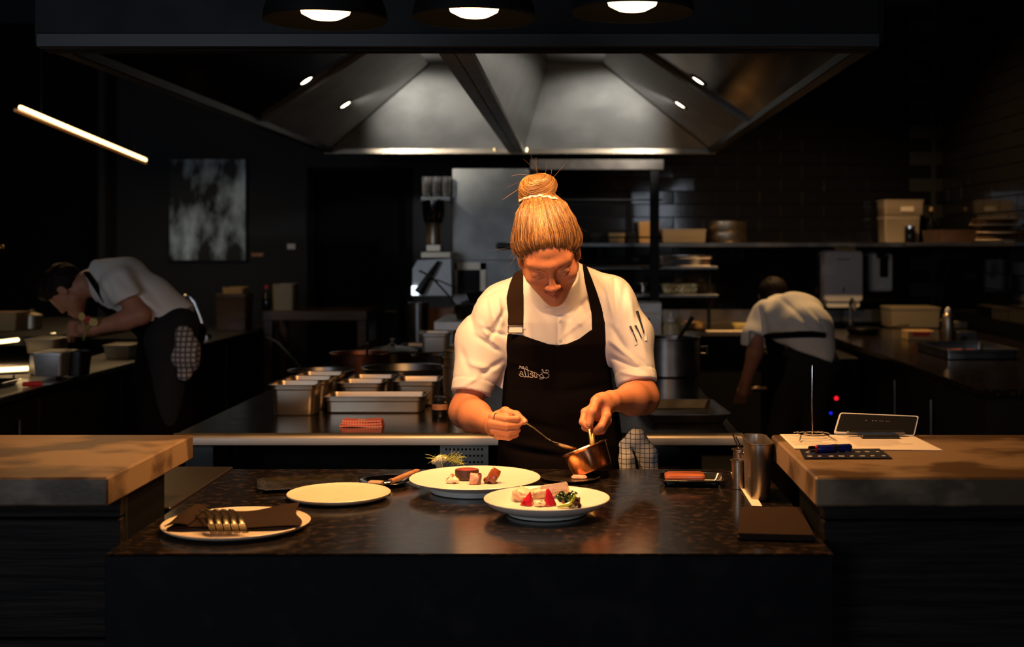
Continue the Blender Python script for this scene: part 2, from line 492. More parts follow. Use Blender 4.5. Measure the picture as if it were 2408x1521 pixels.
# ------------------------------------------------------------------ signed-distance modelling for bodies and cloth
class Vol:
    def __init__(s, lo, hi, h):
        s.lo = np.array(lo, np.float32)
        s.h = h
        s.n = np.ceil((np.array(hi) - np.array(lo)) / h).astype(int) + 1
        s.F = np.full(s.n, 1.0, np.float32)
        s.ax = [(s.lo[i] + h * np.arange(s.n[i])).astype(np.float32) for i in range(3)]

    def win(s, lo, hi):
        sl = []
        for i in range(3):
            a = int(max(0, math.floor((lo[i] - s.lo[i]) / s.h)))
            b = int(min(s.n[i], math.ceil((hi[i] - s.lo[i]) / s.h) + 1))
            sl.append(slice(a, max(a, b)))
        sl = tuple(sl)
        return sl, s.ax[0][sl[0]][:, None, None], s.ax[1][sl[1]][None, :, None], s.ax[2][sl[2]][None, None, :]

    def put(s, sl, d, k, op):
        A = s.F[sl]
        if op == 'u':
            if k > 0:
                q = np.maximum(k - np.abs(A - d), 0) / k
                s.F[sl] = np.minimum(A, d) - q * q * k * 0.25
            else:
                s.F[sl] = np.minimum(A, d)
        elif op == 's':
            if k > 0:
                q = np.maximum(k - np.abs(A + d), 0) / k
                s.F[sl] = np.maximum(A, -d) + q * q * k * 0.25
            else:
                s.F[sl] = np.maximum(A, -d)
        elif op == 'a':
            s.F[sl] = A + d

    def cone(s, p, q, r1, r2, k=0.01, op='u', sq=None):
        """tapered capsule; sq = (axis vector, factor) squashes it along an axis"""
        p, q = np.array(p, np.float32), np.array(q, np.float32)
        m = max(r1, r2) * (1.6 if sq else 1) + 2.2 * k + 3 * s.h
        sl, X, Y, Z = s.win(np.minimum(p, q) - m, np.maximum(p, q) + m)
        d = q - p
        L = float(d @ d) + 1e-12
        x, y, z = X - p[0], Y - p[1], Z - p[2]
        t = np.clip((x * d[0] + y * d[1] + z * d[2]) / L, 0, 1)
        x, y, z = x - t * d[0], y - t * d[1], z - t * d[2]
        r2_ = x * x + y * y + z * z
        if sq:
            a, f = np.array(sq[0], np.float32), sq[1]
            a = a / np.linalg.norm(a)
            w = x * a[0] + y * a[1] + z * a[2]
            r2_ = r2_ + w * w * (f * f - 1)
        s.put(sl, (np.sqrt(r2_) - (r1 + (r2 - r1) * t)).astype(np.float32), k, op)
        return s

    def chain(s, pts, rs, k=0.01, op='u', sq=None):
        for i in range(len(pts) - 1):
            s.cone(pts[i], pts[i + 1], rs[i], rs[i + 1], k, op, sq)
        return s

    def ell(s, c, r, k=0.01, op='u', R3=None):
        c, r = np.array(c, np.float32), np.array(r, np.float32)
        m = float(r.max()) + 2.2 * k + 3 * s.h
        sl, X, Y, Z = s.win(c - m, c + m)
        x, y, z = X - c[0], Y - c[1], Z - c[2]
        if R3 is not None:
            B = np.array(R3.transposed() if hasattr(R3, 'transposed') else R3.T, np.float32)
            x, y, z = [B[i, 0] * x + B[i, 1] * y + B[i, 2] * z for i in range(3)]
        k0 = np.sqrt((x / r[0]) ** 2 + (y / r[1]) ** 2 + (z / r[2]) ** 2)
        k1 = np.sqrt((x / r[0] ** 2) ** 2 + (y / r[1] ** 2) ** 2 + (z / r[2] ** 2) ** 2) + 1e-6
        s.put(sl, (k0 * (k0 - 1) / k1).astype(np.float32), k, op)
        return s

    def loft(s, rows, k=0.02, ex=2.2, op='u', zlo=None, zhi=None):
        """rows: z, cx, cy, half width, half depth (z ascending)"""
        rows = np.array(sorted(rows), np.float32)
        mx = float(rows[:, 3:].max()) + 0.05
        sl, X, Y, Z = s.win((rows[:, 1].min() - mx, rows[:, 2].min() - mx, rows[0, 0] - .06), (rows[:, 1].max() + mx, rows[:, 2].max() + mx, rows[-1, 0] + .06))
        z = Z.ravel()
        it = [np.interp(z, rows[:, 0], rows[:, i])[None, None, :] for i in range(1, 5)]
        g = (np.abs((X - it[0]) / it[2]) ** ex + np.abs((Y - it[1]) / it[3]) ** ex) ** (1 / ex)
        d = (g - 1) * np.minimum(it[2], it[3])
        d = np.maximum(d, np.maximum(rows[0, 0] - Z, Z - rows[-1, 0]))
        s.put(sl, d.astype(np.float32), k, op)
        return s

    def cut(s, p, n, k=0.0, lo=None, hi=None):
        """keep the side of plane p the normal points away from (within a window)"""
        n = np.array(n, np.float32)
        n = n / np.linalg.norm(n)
        sl, X, Y, Z = s.win(lo if lo is not None else s.lo, hi if hi is not None else s.lo + s.h * s.n)
        d = (X - p[0]) * n[0] + (Y - p[1]) * n[1] + (Z - p[2]) * n[2]
        s.F[sl] = np.maximum(s.F[sl], d)
        return s

    def merge(s, o, k=0.02):
        s.put((slice(None),) * 3, o.F, k, 'u')
        return s

    def twin(s):
        o = Vol.__new__(Vol)
        o.lo, o.h, o.n, o.ax = s.lo, s.h, s.n, s.ax
        o.F = np.full(s.n, 1.0, np.float32)
        return o

    def crease(s, a, b, w, depth, ymax=None, amp_end=0.3):
        """fold seen from the front: ridge (depth<0) or valley (depth>0) along a segment in x,z"""
        a, b = np.array((a[0], a[2])), np.array((b[0], b[2]))
        m = 3 * w
        sl, X, Y, Z = s.win((min(a[0], b[0]) - m, s.lo[1], min(a[1], b[1]) - m), (max(a[0], b[0]) + m, ymax if ymax else s.lo[1] + s.h * s.n[1], max(a[1], b[1]) + m))
        d = b - a
        x, z = X - a[0], Z - a[1]
        t = np.clip((x * d[0] + z * d[1]) / float(d @ d), 0, 1)
        q = ((x - t * d[0]) ** 2 + (z - t * d[1]) ** 2) / (w * w)
        e = depth * np.exp(-q) * (amp_end + (1 - amp_end) * np.sin(np.pi * np.clip(t, 0, 1)))
        s.F[sl] += e.astype(np.float32)
        return s

    def wrinkle(s, amp, f, seed=0, dirv=(1, 1, 1)):
        X, Y, Z = s.ax[0][:, None, None], s.ax[1][None, :, None], s.ax[2][None, None, :]
        rn = np.random.RandomState(seed)
        for i in range(3):
            v = rn.randn(3) * np.array(dirv)
            v = v / np.linalg.norm(v) * f * (0.7 + 0.6 * rn.rand())
            ph = rn.rand(3) * 6
            s.F += (amp / 3 * np.sin(X * v[0] + ph[0] + np.float32(.9) * np.sin(Z * v[1] * .7 + ph[1]) + Y * v[1] + Z * v[2])).astype(np.float32)
        return s

    def mesh(s, relax=1):
        F = s.F
        I = F < 0
        nx, ny, nz = F.shape
        cs = [(i, j, k) for i in (0, 1) for j in (0, 1) for k in (0, 1)]
        anyI = np.zeros((nx - 1, ny - 1, nz - 1), bool)
        allI = np.ones_like(anyI)
        for i, j, k in cs:
            q = I[i:nx - 1 + i, j:ny - 1 + j, k:nz - 1 + k]
            anyI |= q
            allI &= q
        mixed = anyI & ~allI
        ci = np.argwhere(mixed)
        idx = np.full(mixed.shape, -1, np.int32)
        idx[mixed] = np.arange(len(ci))
        cv = np.stack([F[ci[:, 0] + i, ci[:, 1] + j, ci[:, 2] + k] for i, j, k in cs], 1)
        pos = np.zeros((len(ci), 3))
        cnt = np.zeros(len(ci))
        for a in range(8):
            for b in range(a + 1, 8):
                if bin(a ^ b).count('1') != 1:
                    continue
                va, vb = cv[:, a], cv[:, b]
                m = (va < 0) != (vb < 0)
                t = np.where(m, va / np.where(m, va - vb, 1), 0)[:, None]
                pa, pb = np.array(cs[a]), np.array(cs[b])
                pos += np.where(m[:, None], pa + t * (pb - pa), 0)
                cnt += m
        V = s.lo + s.h * (ci + pos / cnt[:, None])
        fs = []
        for a in range(3):
            u, w = (a + 1) % 3, (a + 2) % 3
            A = [slice(None)] * 3
            B = [slice(None)] * 3
            A[a], B[a] = slice(0, -1), slice(1, None)
            for ax in (u, w):
                A[ax] = B[ax] = slice(1, -1)
            ia, ib = I[tuple(A)], I[tuple(B)]
            e = np.argwhere(ia != ib)
            fl = ia[tuple(e.T)]
            e = e + np.array([1 if ax != a else 0 for ax in range(3)])
            du, dw = np.eye(3, dtype=int)[u], np.eye(3, dtype=int)[w]
            q = np.stack([idx[tuple((e - du - dw).T)], idx[tuple((e - dw).T)], idx[tuple(e.T)], idx[tuple((e - du).T)]], 1)
            q[~fl] = q[~fl][:, ::-1]
            fs.append(q)
        Q = np.concatenate(fs)
        for _ in range(relax):
            acc = np.zeros_like(V)
            n = np.zeros(len(V))
            for i in range(4):
                a, b = Q[:, i], Q[:, (i + 1) % 4]
                np.add.at(acc, a, V[b])
                np.add.at(n, a, 1)
            V = V * 0.5 + 0.5 * acc / np.maximum(n, 1)[:, None]
        return V, Q

    def build(s, name, mat_, parent=None, colfn=None, relax=1):
        V, Q = s.mesh(relax)
        me = bpy.data.meshes.new(name)
        me.vertices.add(len(V))
        off = np.array(base(parent)) if parent else np.zeros(3)
        me.vertices.foreach_set('co', (V - off).astype(np.float32).ravel())
        me.loops.add(len(Q) * 4)
        me.loops.foreach_set('vertex_index', Q.astype(np.int32).ravel())
        me.polygons.add(len(Q))
        me.polygons.foreach_set('loop_start', np.arange(0, len(Q) * 4, 4, dtype=np.int32))
        me.polygons.foreach_set('loop_total', np.full(len(Q), 4, np.int32))
        me.polygons.foreach_set('use_smooth', np.ones(len(Q), bool))
        me.materials.append(mat_)
        me.update(calc_edges=True)
        if colfn:
            col = np.ones((len(V), 4), np.float32)
            col[:, :3] = colfn(V)
            at = me.attributes.new('Col', 'FLOAT_COLOR', 'POINT')
            at.data.foreach_set('color', col.ravel())
        o = link(name, me, parent)
        o['_v'] = 0
        del o['_v']
        return o, V, Q


def poly_sd(px, pz, poly):
    """signed distance to a polygon in 2D (negative inside)"""
    poly = np.array(poly, float)
    d = np.full(px.shape, 9.0)
    ins = np.zeros(px.shape, bool)
    n = len(poly)
    for i in range(n):
        a, b = poly[i], poly[(i + 1) % n]
        e = b - a
        x, z = px - a[0], pz - a[1]
        t = np.clip((x * e[0] + z * e[1]) / (e @ e), 0, 1)
        d = np.minimum(d, np.hypot(x - t * e[0], z - t * e[1]))
        c = ((a[1] > pz) != (b[1] > pz))
        with np.errstate(divide='ignore', invalid='ignore'):
            xi = a[0] + (pz - a[1]) * e[0] / (e[1] if e[1] else 1e-9)
        ins ^= c & (px < xi)
    return np.where(ins, -d, d)


def bvh_of(V, Q):
    return BVHTree.FromPolygons([Vector(v) for v in V], Q.tolist())


# ================================================================== the room
struct(MB().box((-6, 0.9, -0.1), (3.1, 10.3, 0)).build('floor', M['floor']))
struct(MB().box((-6, 1.6, 3.5), (3.1, 10.3, 3.6)).build('ceiling', M['ceil']))
# back wall: charcoal paint on the left, glazed tiles on the right
YB = 10.2
struct(MB().box((-6, YB, 0), (-2.09, YB + .12, 3.5)).box((-1.33, YB, 0), (-0.95, YB + .12, 3.5)).box((-2.09, YB, 2.11), (-1.33, YB + .12, 3.5)).build('wall_back', M['wall']))
wt = struct(MB().box((-0.95, YB, 0), (3.0, YB + .12, 3.5)).build('wall_tiled', M['grout']))
wr = struct(MB().box((2.9, 6.4, 0), (3.02, YB, 3.5)).build('wall_right', M['grout']))
struct(MB().box((-4.75, 4.0, 0), (-4.63, YB, 3.5)).build('wall_left', M['wall']))
struct(MB().box((-3.72, 9.95, 0), (-3.66, YB, 3.3), .01).build('trim_1', M['wall']))
struct(MB().box((-4.62, YB - .03, 0), (-3.72, YB - .005, 3.3), .005).build('wall_recess', M['void']))
struct(MB().box((-0.97, YB - .02, 0), (-0.93, YB, 3.5), .004).build('trim_2', M['black']))
d1 = struct(MB().box((-2.09, YB + .06, 0), (-1.33, YB + .10, 2.1)).build('door_1', M['void']))
MB().box((-2.13, YB - .02, 0), (-2.07, YB + .02, 2.15), .006).box((-1.35, YB - .02, 0), (-1.29, YB + .02, 2.15), .006).box((-2.13, YB - .02, 2.09), (-1.29, YB + .02, 2.15), .006).build('door_frame', M['void'], d1)
MB().tube([(-1.42, YB + .06, 1.0), (-1.42, YB + .01, 1.0), (-1.52, YB + .01, 1.0)], .009).build('door_handle', M['steel_dark'], d1)

# tiles: one mesh shared by every tile, running bond
TW, TH = 0.343, 0.105
t_me = MB().box((-TW / 2 + .0025, -.006, -TH / 2 + .0025), (TW / 2 - .0025, .006, TH / 2 - .0025), .0025).mesh('tile', M['tile'], smooth=0)
n_t = 0
for r_ in range(23):
    z = 1.02 + TH * (r_ + .5)
    for c_ in range(12):
        x = -0.75 + TW * c_ + (TW / 2 if r_ % 2 else 0)
        if x - TW / 2 < -.93 or x + TW / 2 > 2.9:
            continue
        if (z > 2.32 and x < 1.2) or n_t >= 300:
            continue
        o = link('tile', t_me, wt)
        o.location = (x, YB - .006, z)
        o.rotation_euler = (R.gauss(0, .006), 0, R.gauss(0, .006))
        n_t += 1
t2_me = MB().box((-.006, -TW / 2 + .0025, -TH / 2 + .0025), (.006, TW / 2 - .0025, TH / 2 - .0025), .0025).mesh('tile', M['tile'], smooth=0)
for r_ in range(23):
    z = 1.02 + TH * (r_ + .5)
    for c_ in range(11):
        y = YB - TW * (c_ + .5) - (TW / 2 if r_ % 2 else 0)
        o = link('tile', t2_me, wr)
        o.location = (2.894, y, z)
        o.rotation_euler = (0, R.gauss(0, .006), R.gauss(0, .006))

# ================================================================== front counters
ZP = 0.92
pc = thing('pass_counter', 'low dark stone serving counter with plates in front of the woman', 'counter', (-.21, 3.0, 0))
MB().box((-.93, 2.525, ZP - .004), (.515, 3.48, ZP), .0018).build('worktop', M['stone'], pc)
MB().box((-.929, 2.527, 0), (.514, 2.57, ZP - .0045), .002).build('front_panel', M['stone_front'], pc)
MB().box((-.92, 3.40, 0), (.50, 3.44, ZP - .0045)).build('back_panel', M['black'], pc)


def bar(name, label, x0, x1, sx, px0, px1, planks):
    t = thing(name, label, 'counter', ((x0 + x1) / 2, 2.82, 0))
    MB().box((x0, 2.53, 1.012), (x1, 3.10, 1.07), .004).build('concrete_slab', M['concrete'], t)
    z = 1.011
    for h in planks:
        MB().box((px0, 2.655, max(z - h + .002, 0)), (px1, 2.685, z - .002), .0025).build('plank', M['plank'], t)
        z -= h
    MB().box((px0, 2.686, 0), (px1, 2.70, 1.01)).build('backing_board', M['black'], t)
    return t


lb = bar('left_bar', 'concrete topped bar counter at the left with black plank front', -2.4, -.925, 1, -2.4, -.945, (.049, .25, .25, .25, .212))
MB().box((-1.02, 2.701, 0), (-.947, 2.95, 1.011), .002).build('end_panel', M['void'], lb)
rb = bar('right_bar', 'concrete topped bar counter at the right with dockets on it', .479, 2.3, -1, .519, 2.3, (.053, .30, .30, .358))
MB().box((.521, 2.701, 0), (.60, 2.95, 1.011), .002).build('end_panel', M['void'], rb)
rl = MB().box((-2.2, 2.955, .80), (-.935, 3.50, ZP + .004), .003)
sb = thing('side_bench', 'dark steel side bench under the left concrete bar', 'bench', (-1.5, 3.2, 0))
rl.build('bench_top', M['bench'], sb)
MB().box((-2.2, 3.0, 0), (-.97, 3.46, .80)).build('cabinet', M['black'], sb)

# ================================================================== steel cooking island
isl = thing('cooking_island', 'long stainless cooking island behind the woman under the hood', 'kitchen island', (-.38, 6.4, 0))
b = MB()
prof = [(0, .0), (-.010, -.002), (-.018, -.008), (-.021, -.016), (-.021, -.036), (-.004, -.037)]
b.box((-1.29, 4.151, ZP - .036), (.537, 8.9, ZP), .001)
b.build('worktop', M['island_top'], isl)
q = MB()
rr = []
for x in (-1.30, .547):
    rr.append([(x, 4.15 + dy, ZP + dz) for dy, dz in prof] + [(x, 4.15, ZP - .037)])
q.rings(rr)
q.build('rounded_front_edge', M['steel_edge'], isl)
MB().box((-1.20, 4.5, .12), (.45, 8.8, ZP - .04)).build('cabinet_body', M['black'], isl)
for x in (-1.235, .30):
    MB().box((x - .05, 4.20, 0), (x + .05, 4.26, ZP - .038), .004).build('leg', M['steel_dark'], isl)
MB().box((-.02, 4.26, 0), (.22, 4.30, ZP - .04), .004).build('drawer_panel', M['black'], isl)

# perforated steel panel hanging under the island edge
pp = thing('perforated_panel', 'perforated steel panel under the island beside the woman', 'panel', (-.36, 4.24, .75))
X0, X1, Z0, Z1 = -.445, -.285, .66, .88
nh, nv = 10, 9
b = MB()
px_ = .0132
ox, oz = X0 + .014, Z0 + .014
for j in range(nv):
    for i in range(nh):
        cx, cz = ox + px_ * (i + .5), oz + px_ * 1.7 * 0 + .0215 * (j + .5) * .98
        hw, hh = px_ / 2, .0215 * .98 / 2
        hw2 = hw
        v, f = [], []
        n = 12
        for k in range(n):
            a = 2 * math.pi * k / n
            ca, sa = math.cos(a), math.sin(a)
            sc_ = min(hw2 / abs(ca) if abs(ca) > 1e-6 else 9, hh / abs(sa) if abs(sa) > 1e-6 else 9)
            v.append((cx + ca * sc_, 4.235, cz + sa * sc_))
            v.append((cx + ca * .0042, 4.235, cz + sa * .0042))
            v.append((cx + ca * .0042, 4.240, cz + sa * .0042))
        for k in range(n):
            m = (k + 1) % n
            f += [(3 * k, 3 * m, 3 * m + 1, 3 * k + 1), (3 * k + 1, 3 * m + 1, 3 * m + 2, 3 * k + 2)]
        b.add(v, f)
b.build('perforated_sheet', M['steel_edge'], pp, smooth=0)
zt = oz + .0215 * .98 * nv
xt = ox + px_ * nh
MB().box((X0, 4.235, Z0), (ox, 4.240, Z1)).box((xt, 4.235, Z0), (X1, 4.240, Z1)).box((ox, 4.235, Z0), (xt, 4.240, oz)).box((ox, 4.235, zt), (xt, 4.240, Z1)).box((X0, 4.227, Z0 + .085), (X1, 4.2349, Z0 + .089)).build('border', M['steel_edge'], pp)
MB().box((X0, 4.243, Z0), (X1, 4.246, Z1)).build('backing', M['black'], pp)

# ================================================================== extraction hood
hood = thing('extraction_hood', 'huge black and steel extraction hood above the cooking island', 'extractor hood', (-.38, 6.5, HZ))
MB().box((HX0 - .005, HY0, HZ + .048), (HX1 + .005, HY0 + .03, 3.2)).build('front_fascia', M['hood_face'], hood)
MB().box((HX0 - .008, HY0 - .012, HZ), (HX1 + .008, HY0 + .03, HZ + .046), .003).build('front_rail', M['rail'], hood)
MB().box((HX0, HY0 + .031, HZ - .006), (HX1, HY0 + .09, HZ + .03), .002).build('front_gutter', M['black'], hood)
MB().box((HX0 - .005, HY1, HZ - .005), (HX1 + .005, HY1 + .05, HZ + .045), .003).build('rear_rail', M['steel'], hood)
MB().box((HX0, HY1 + .051, HZ + .02), (HX1, HY1 + .08, 3.2)).build('rear_panel', M['hood_face'], hood)
for sx, x in ((-1, HX0), (1, HX1)):
    MB().box((x - .005 if sx < 0 else x - .05, HY0 + .031, HZ), (x + .05 if sx < 0 else x + .005, HY1 - .001, HZ + .045), .004).build('side_rail', M['rail'], hood)
    MB().box((x - .028 if sx < 0 else x + .006, HY0 + .031, HZ + .02), (x - .006 if sx < 0 else x + .028, HY1 + .05, 3.2)).build('side_panel', M['hood_face'], hood)
YM = 6.86
TOPZ = 3.05
dzt = TOPZ - HZ


def hp(x, y, dz):
    return (x, y, HZ + .03 + dz)


xl, xr, xm0, xm1 = HX0 + .04, HX1 - .04, -.455, -.345
zs = .50
for (a, bnd, s_) in ((xl, xm0, 1), (xr, xm1, -1)):
    xt_ = a + s_ * 1.5 * zs
    # far bay: outer slope, back slope, inner slope against the spine
    xi = bnd + (-s_) * .18
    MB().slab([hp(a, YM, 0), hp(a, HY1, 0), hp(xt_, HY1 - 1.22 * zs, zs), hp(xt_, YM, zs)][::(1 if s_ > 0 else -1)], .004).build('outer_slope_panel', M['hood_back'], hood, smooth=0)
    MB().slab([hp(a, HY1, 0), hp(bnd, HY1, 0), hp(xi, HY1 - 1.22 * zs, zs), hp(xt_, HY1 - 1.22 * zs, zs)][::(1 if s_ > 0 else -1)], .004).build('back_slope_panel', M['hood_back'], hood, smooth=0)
    MB().slab([hp(bnd, HY1, 0), hp(bnd, HY0 + .1, 0), hp(xi, HY0 + .1, zs * 1.1), hp(xi, HY1 - 1.22 * zs, zs)][::(1 if s_ > 0 else -1)], .004).build('inner_slope_panel', M['hood_shaded'], hood, smooth=0)
    # flange between far and near bay
    fl = []
    wv = .035
    MB().rings([[hp(a, YM - .02, .0), hp(a + s_ * wv * 1.2, YM - .02, 0), hp(a + s_ * wv * 1.2, YM + .02, 0), hp(a, YM + .02, 0)], [hp(xt_, YM - .02, zs), hp(xt_ + s_ * wv * 1.2, YM - .02, zs), hp(xt_ + s_ * wv * 1.2, YM + .02, zs), hp(xt_, YM + .02, zs)]]).build('flange', M['hood_back'], hood, smooth=0)
    # near bay: outer slope, its unlit look put into a darker colour, and front slope
    MB().slab([hp(a, HY0 + .1, 0), hp(a, YM - .025, 0), hp(xt_, YM - .025, zs), hp(xt_, HY0 + .5, zs)][::(1 if s_ > 0 else -1)], .004).build('outer_slope_panel', M['hood_shaded'], hood, smooth=0)
    # corner strips
    MB().tube([hp(a + s_ * .01, HY1 - .01, .01), hp(xt_, HY1 - 1.22 * zs, zs)], .008, 6).build('corner_seam', M['black'], hood)
MB().box((xl + 1.5 * zs - .1, HY0 + .1, HZ + .03 + zs), (xr - 1.5 * zs + .1, HY1 - .5, HZ + .06 + zs)).build('duct_plate', M['hood_shaded'], hood)
MB().box((-.455, HY0 + .09, HZ + .002), (-.402, HY1 - .002, HZ + .07), .002).box((-.398, HY0 + .09, HZ + .002), (-.345, HY1 - .002, HZ + .07), .002).build('spine_rail', M['steel_mat'], hood)
for x in (HX0 + 1.18, HX0 + 1.40):
    MB().tube([(x, HY1 - .012, HZ + .012), (x, HY1 - .012, HZ + .035)], .006, 8).build('hook', M['brass'], hood)
for i, (hx, hy) in enumerate(HOODL):
    s_ = 1 if hx < 0 else -1
    n = Vector((s_ * 1, 0, -1.5)).normalized()
    Mx = Matrix.Translation(Vector((hx, hy, HZ + .03 + .22 - .027))) @ n.to_track_quat('Z', 'Y').to_matrix().to_4x4()
    l = thing('hood_downlight', ['small lit downlight in the hood, far one at the left', 'small lit downlight in the hood, nearer one at the left', 'small lit downlight in the hood, far one at the right', 'small lit downlight in the hood, nearer one at the right'][i], 'light', tuple(Mx.translation), 'downlights in the hood')
    MB().lathe([(.052, -.004), (.052, .004), (.036, .006), (.034, .002)], 20, cap0=True, cap1=False).xf(Mx).build('bezel', M['black'], l)
    MB().lathe([(.034, .003), (.03, .0055), (.015, .007)], 20).xf(Mx).build('lens', M['hoodlamp'], l)

# ================================================================== heat lamps over the pass
for i, (hx, hy, hz) in enumerate(HEAT):
    l = thing('heat_lamp', ['black dome heat lamp hanging at the left over the pass', 'black dome heat lamp hanging between the other two, left of the woman', 'black dome heat lamp hanging right of the woman with clear bulb'][i], 'lamp', (hx, hy, hz), 'heat lamps over the pass')
    out = [(.148, 0), (.150, .004), (.146, .03), (.128, .075), (.092, .118), (.055, .14), (.050, .16), (.038, .20), (.012, .21)]
    MB().lathe(out, 48, (hx, hy, hz), cap0=False).build('dome', M['black'], l)
    MB().lathe([(.147, .001), (.142, .03), (.124, .072), (.088, .113), (.03, .13)], 48, (hx, hy, hz), cap0=False).build('reflector', M['reflector'], l)
    MB().lathe([(.018, .115), (.022, .09), (.055, .055), (.064, .034), (.058, .016), (.035, .004), (.01, .0)], 28, (hx, hy, hz + .002)).build('bulb', M['bulb'], l)
    MB().tube([(hx, hy, hz + .21), (hx, hy, 3.5)], .006, 8).build('cord', M['cord'], l)

for hx, hy in CD:
    l = thing('assumed_downlight', 'assumed warm downlight added in the ceiling, out of view over the right rear counter', 'light', (hx, hy, 3.5))  # unseen lamp body added to go with the assumed warm light
    MB().lathe([(.07, 0), (.07, -.012), (.055, -.014), (.052, -.004)], 24, (hx, hy, 3.499), cap0=False, cap1=False).build('bezel', M['black'], l)
    MB().lathe([(.052, -.004), (.03, -.006), (.005, -.006)], 24, (hx, hy, 3.499)).build('lens', M['hoodlamp'], l)

# ================================================================== rear gantry, shelves, counters
g = thing('rear_gantry', 'black gantry rack with steel top beam at the far end of the island', 'rack', (.1, 8.6, ZP))
MB().box((-.29, 8.45, 2.032), (.595, 8.53, 2.10), .003).build('top_beam', M['beam'], g)
MB().box((.505, 8.46, ZP), (.565, 8.52, 2.03), .003).build('post', M['black'], g)
MB().box((-.285, 8.46, ZP), (-.245, 8.52, 2.03), .003).build('post', M['black'], g)
for y_ in (470, 558, 628):
    z = P(0, y_, 8.44).z
    MB().tube([(-.285, 8.44, z), (.585, 8.44, z)], .0055, 8).build('rail_rod', M['rail'], g)

sal = thing('oven_cabinet', 'tall stainless oven cabinet with black handle left of the woman', 'oven', (-.56, 8.6, ZP))
a_, b_ = P(1064, 395, 8.3), P(1243, 612, 8.3)
MB().box((a_.x, 8.32, b_.z - .4), (b_.x, 8.84, a_.z), .004).build('body', M['steel_dark'], sal)
MB().box((a_.x, 8.30, b_.z), (b_.x, 8.319, a_.z - .005), .004).build('door', M['oven'], sal)
h_ = P(1172, 578, 8.27)
h2 = P(1240, 578, 8.27)
MB().tube([(h_.x, 8.299, h_.z), (h_.x, 8.25, h_.z), (h2.x, 8.25, h2.z), (h2.x, 8.299, h2.z)], .022, 10).build('handle', M['black_pl'], sal)
a_, b_ = P(1062, 618, 8.3), P(1142, 690, 8.3)
MB().box((a_.x, 8.30, b_.z), (a_.x + .035, 8.319, a_.z)).box((b_.x - .035, 8.30, b_.z), (b_.x, 8.319, a_.z)).box((a_.x, 8.30, a_.z - .045), (b_.x, 8.319, a_.z)).build('lower_door_frame', M['steel'], sal)
MB().box((a_.x + .036, 8.305, b_.z), (b_.x - .036, 8.315, a_.z - .046)).build('lower_glass', M['screen'], sal)
MB().box((b_.x + .01, 8.30, b_.z), (P(1215, 0, 8.3).x, 8.319, a_.z)).build('control_panel', M['oven'], sal)

cm = thing('slicing_machine', 'pale angular kitchen machine with black lever left of the oven', 'machine', (-.95, 8.1, ZP))
pts = [(970, 695), (970, 632), (982, 612), (1060, 608), (1062, 695)]
fr = [P(x, y, 8.0) for x, y in pts]
MB().rings([[tuple(p) for p in fr], [(p.x, 8.28, p.z) for p in fr]]).build('body', M['steel_mat'], cm, smooth=0)
MB().tube([P(1032, 614, 7.95), P(1005, 655, 7.94), P(985, 688, 7.95)], [.010, .022, .034], 10).build('lever', M['black_pl'], cm)
a_, b_ = P(968, 672, 7.985), P(984, 694, 7.985)
MB().box((a_.x, 7.98, b_.z), (b_.x, 7.999, a_.z), .002).build('display', M['led_white'], cm)
a_, b_ = P(990, 592, 8.0), P(1060, 606, 8.0)
MB().box((a_.x, 7.99, b_.z), (b_.x, 8.26, a_.z), .003).build('top_plate', M['steel'], cm)
a_, b_ = P(1002, 575, 8.05), P(1036, 591, 8.05)
MB().box((a_.x, 8.05, b_.z), (b_.x, 8.2, a_.z), .003).build('pedestal', M['steel'], cm)
c_ = P(1020, 575, 8.1)
MB().lathe([(.05, 0), (.052, .03), (.045, .10), (.06, .14)], 20, tuple(c_)).build('jug_base', M['steel'], cm)
MB().lathe([(.06, .141), (.075, .20), (.075, .28), (.04, .29)], 20, tuple(c_)).build('jug', M['screen'], cm)

sh = thing('glass_shelf', 'small steel shelf holding glasses left of the oven', 'shelf', (-.95, 8.3, 0))
a_, b_ = P(990, 462, 8.2), P(1058, 474, 8.2)
MB().box((a_.x, 8.2, b_.z), (b_.x, 8.42, a_.z), .003).build('shelf_board', M['steel_mat'], sh)
MB().box((b_.x + .0005, 8.34, b_.z - .06), (b_.x + .012, 8.42, a_.z + .02)).build('bracket', M['black'], sh)
for k, (x_, lb_) in enumerate(((1003, 'leftmost of the three glasses on the small steel shelf'), (1026, 'middle one of the three glasses on the small steel shelf'), (1050, 'rightmost of the three glasses, next to the oven'))):
    c_ = P(x_, 462, 8.28)
    tag(MB().lathe([(.022, .0), (.028, .02), (.030, .13), (.028, .13), (.026, .022), (.01, .015)], 16, (c_.x, 8.28, a_.z + .001)).build('drinking_glass', M['glass']), lb_, 'glass', 'glasses on the small shelf')

# shelf that carries the black wok
wk = thing('raised_stove_shelf', 'raised pale steel shelf on the island carrying a black pan', 'shelf', (-.7, 6.9, ZP))
a_, b_ = P(1020, 756, 6.6), P(1200, 777, 6.6)
MB().box((a_.x, 6.6, b_.z), (b_.x, 7.3, a_.z), .003).build('shelf_board', M['steel_mat'], wk)
for x in (a_.x + .05, b_.x - .05):
    MB().box((x - .015, 6.95, ZP), (x + .015, 6.98, b_.z)).build('leg', M['steel_dark'], wk)
zsh = a_.z


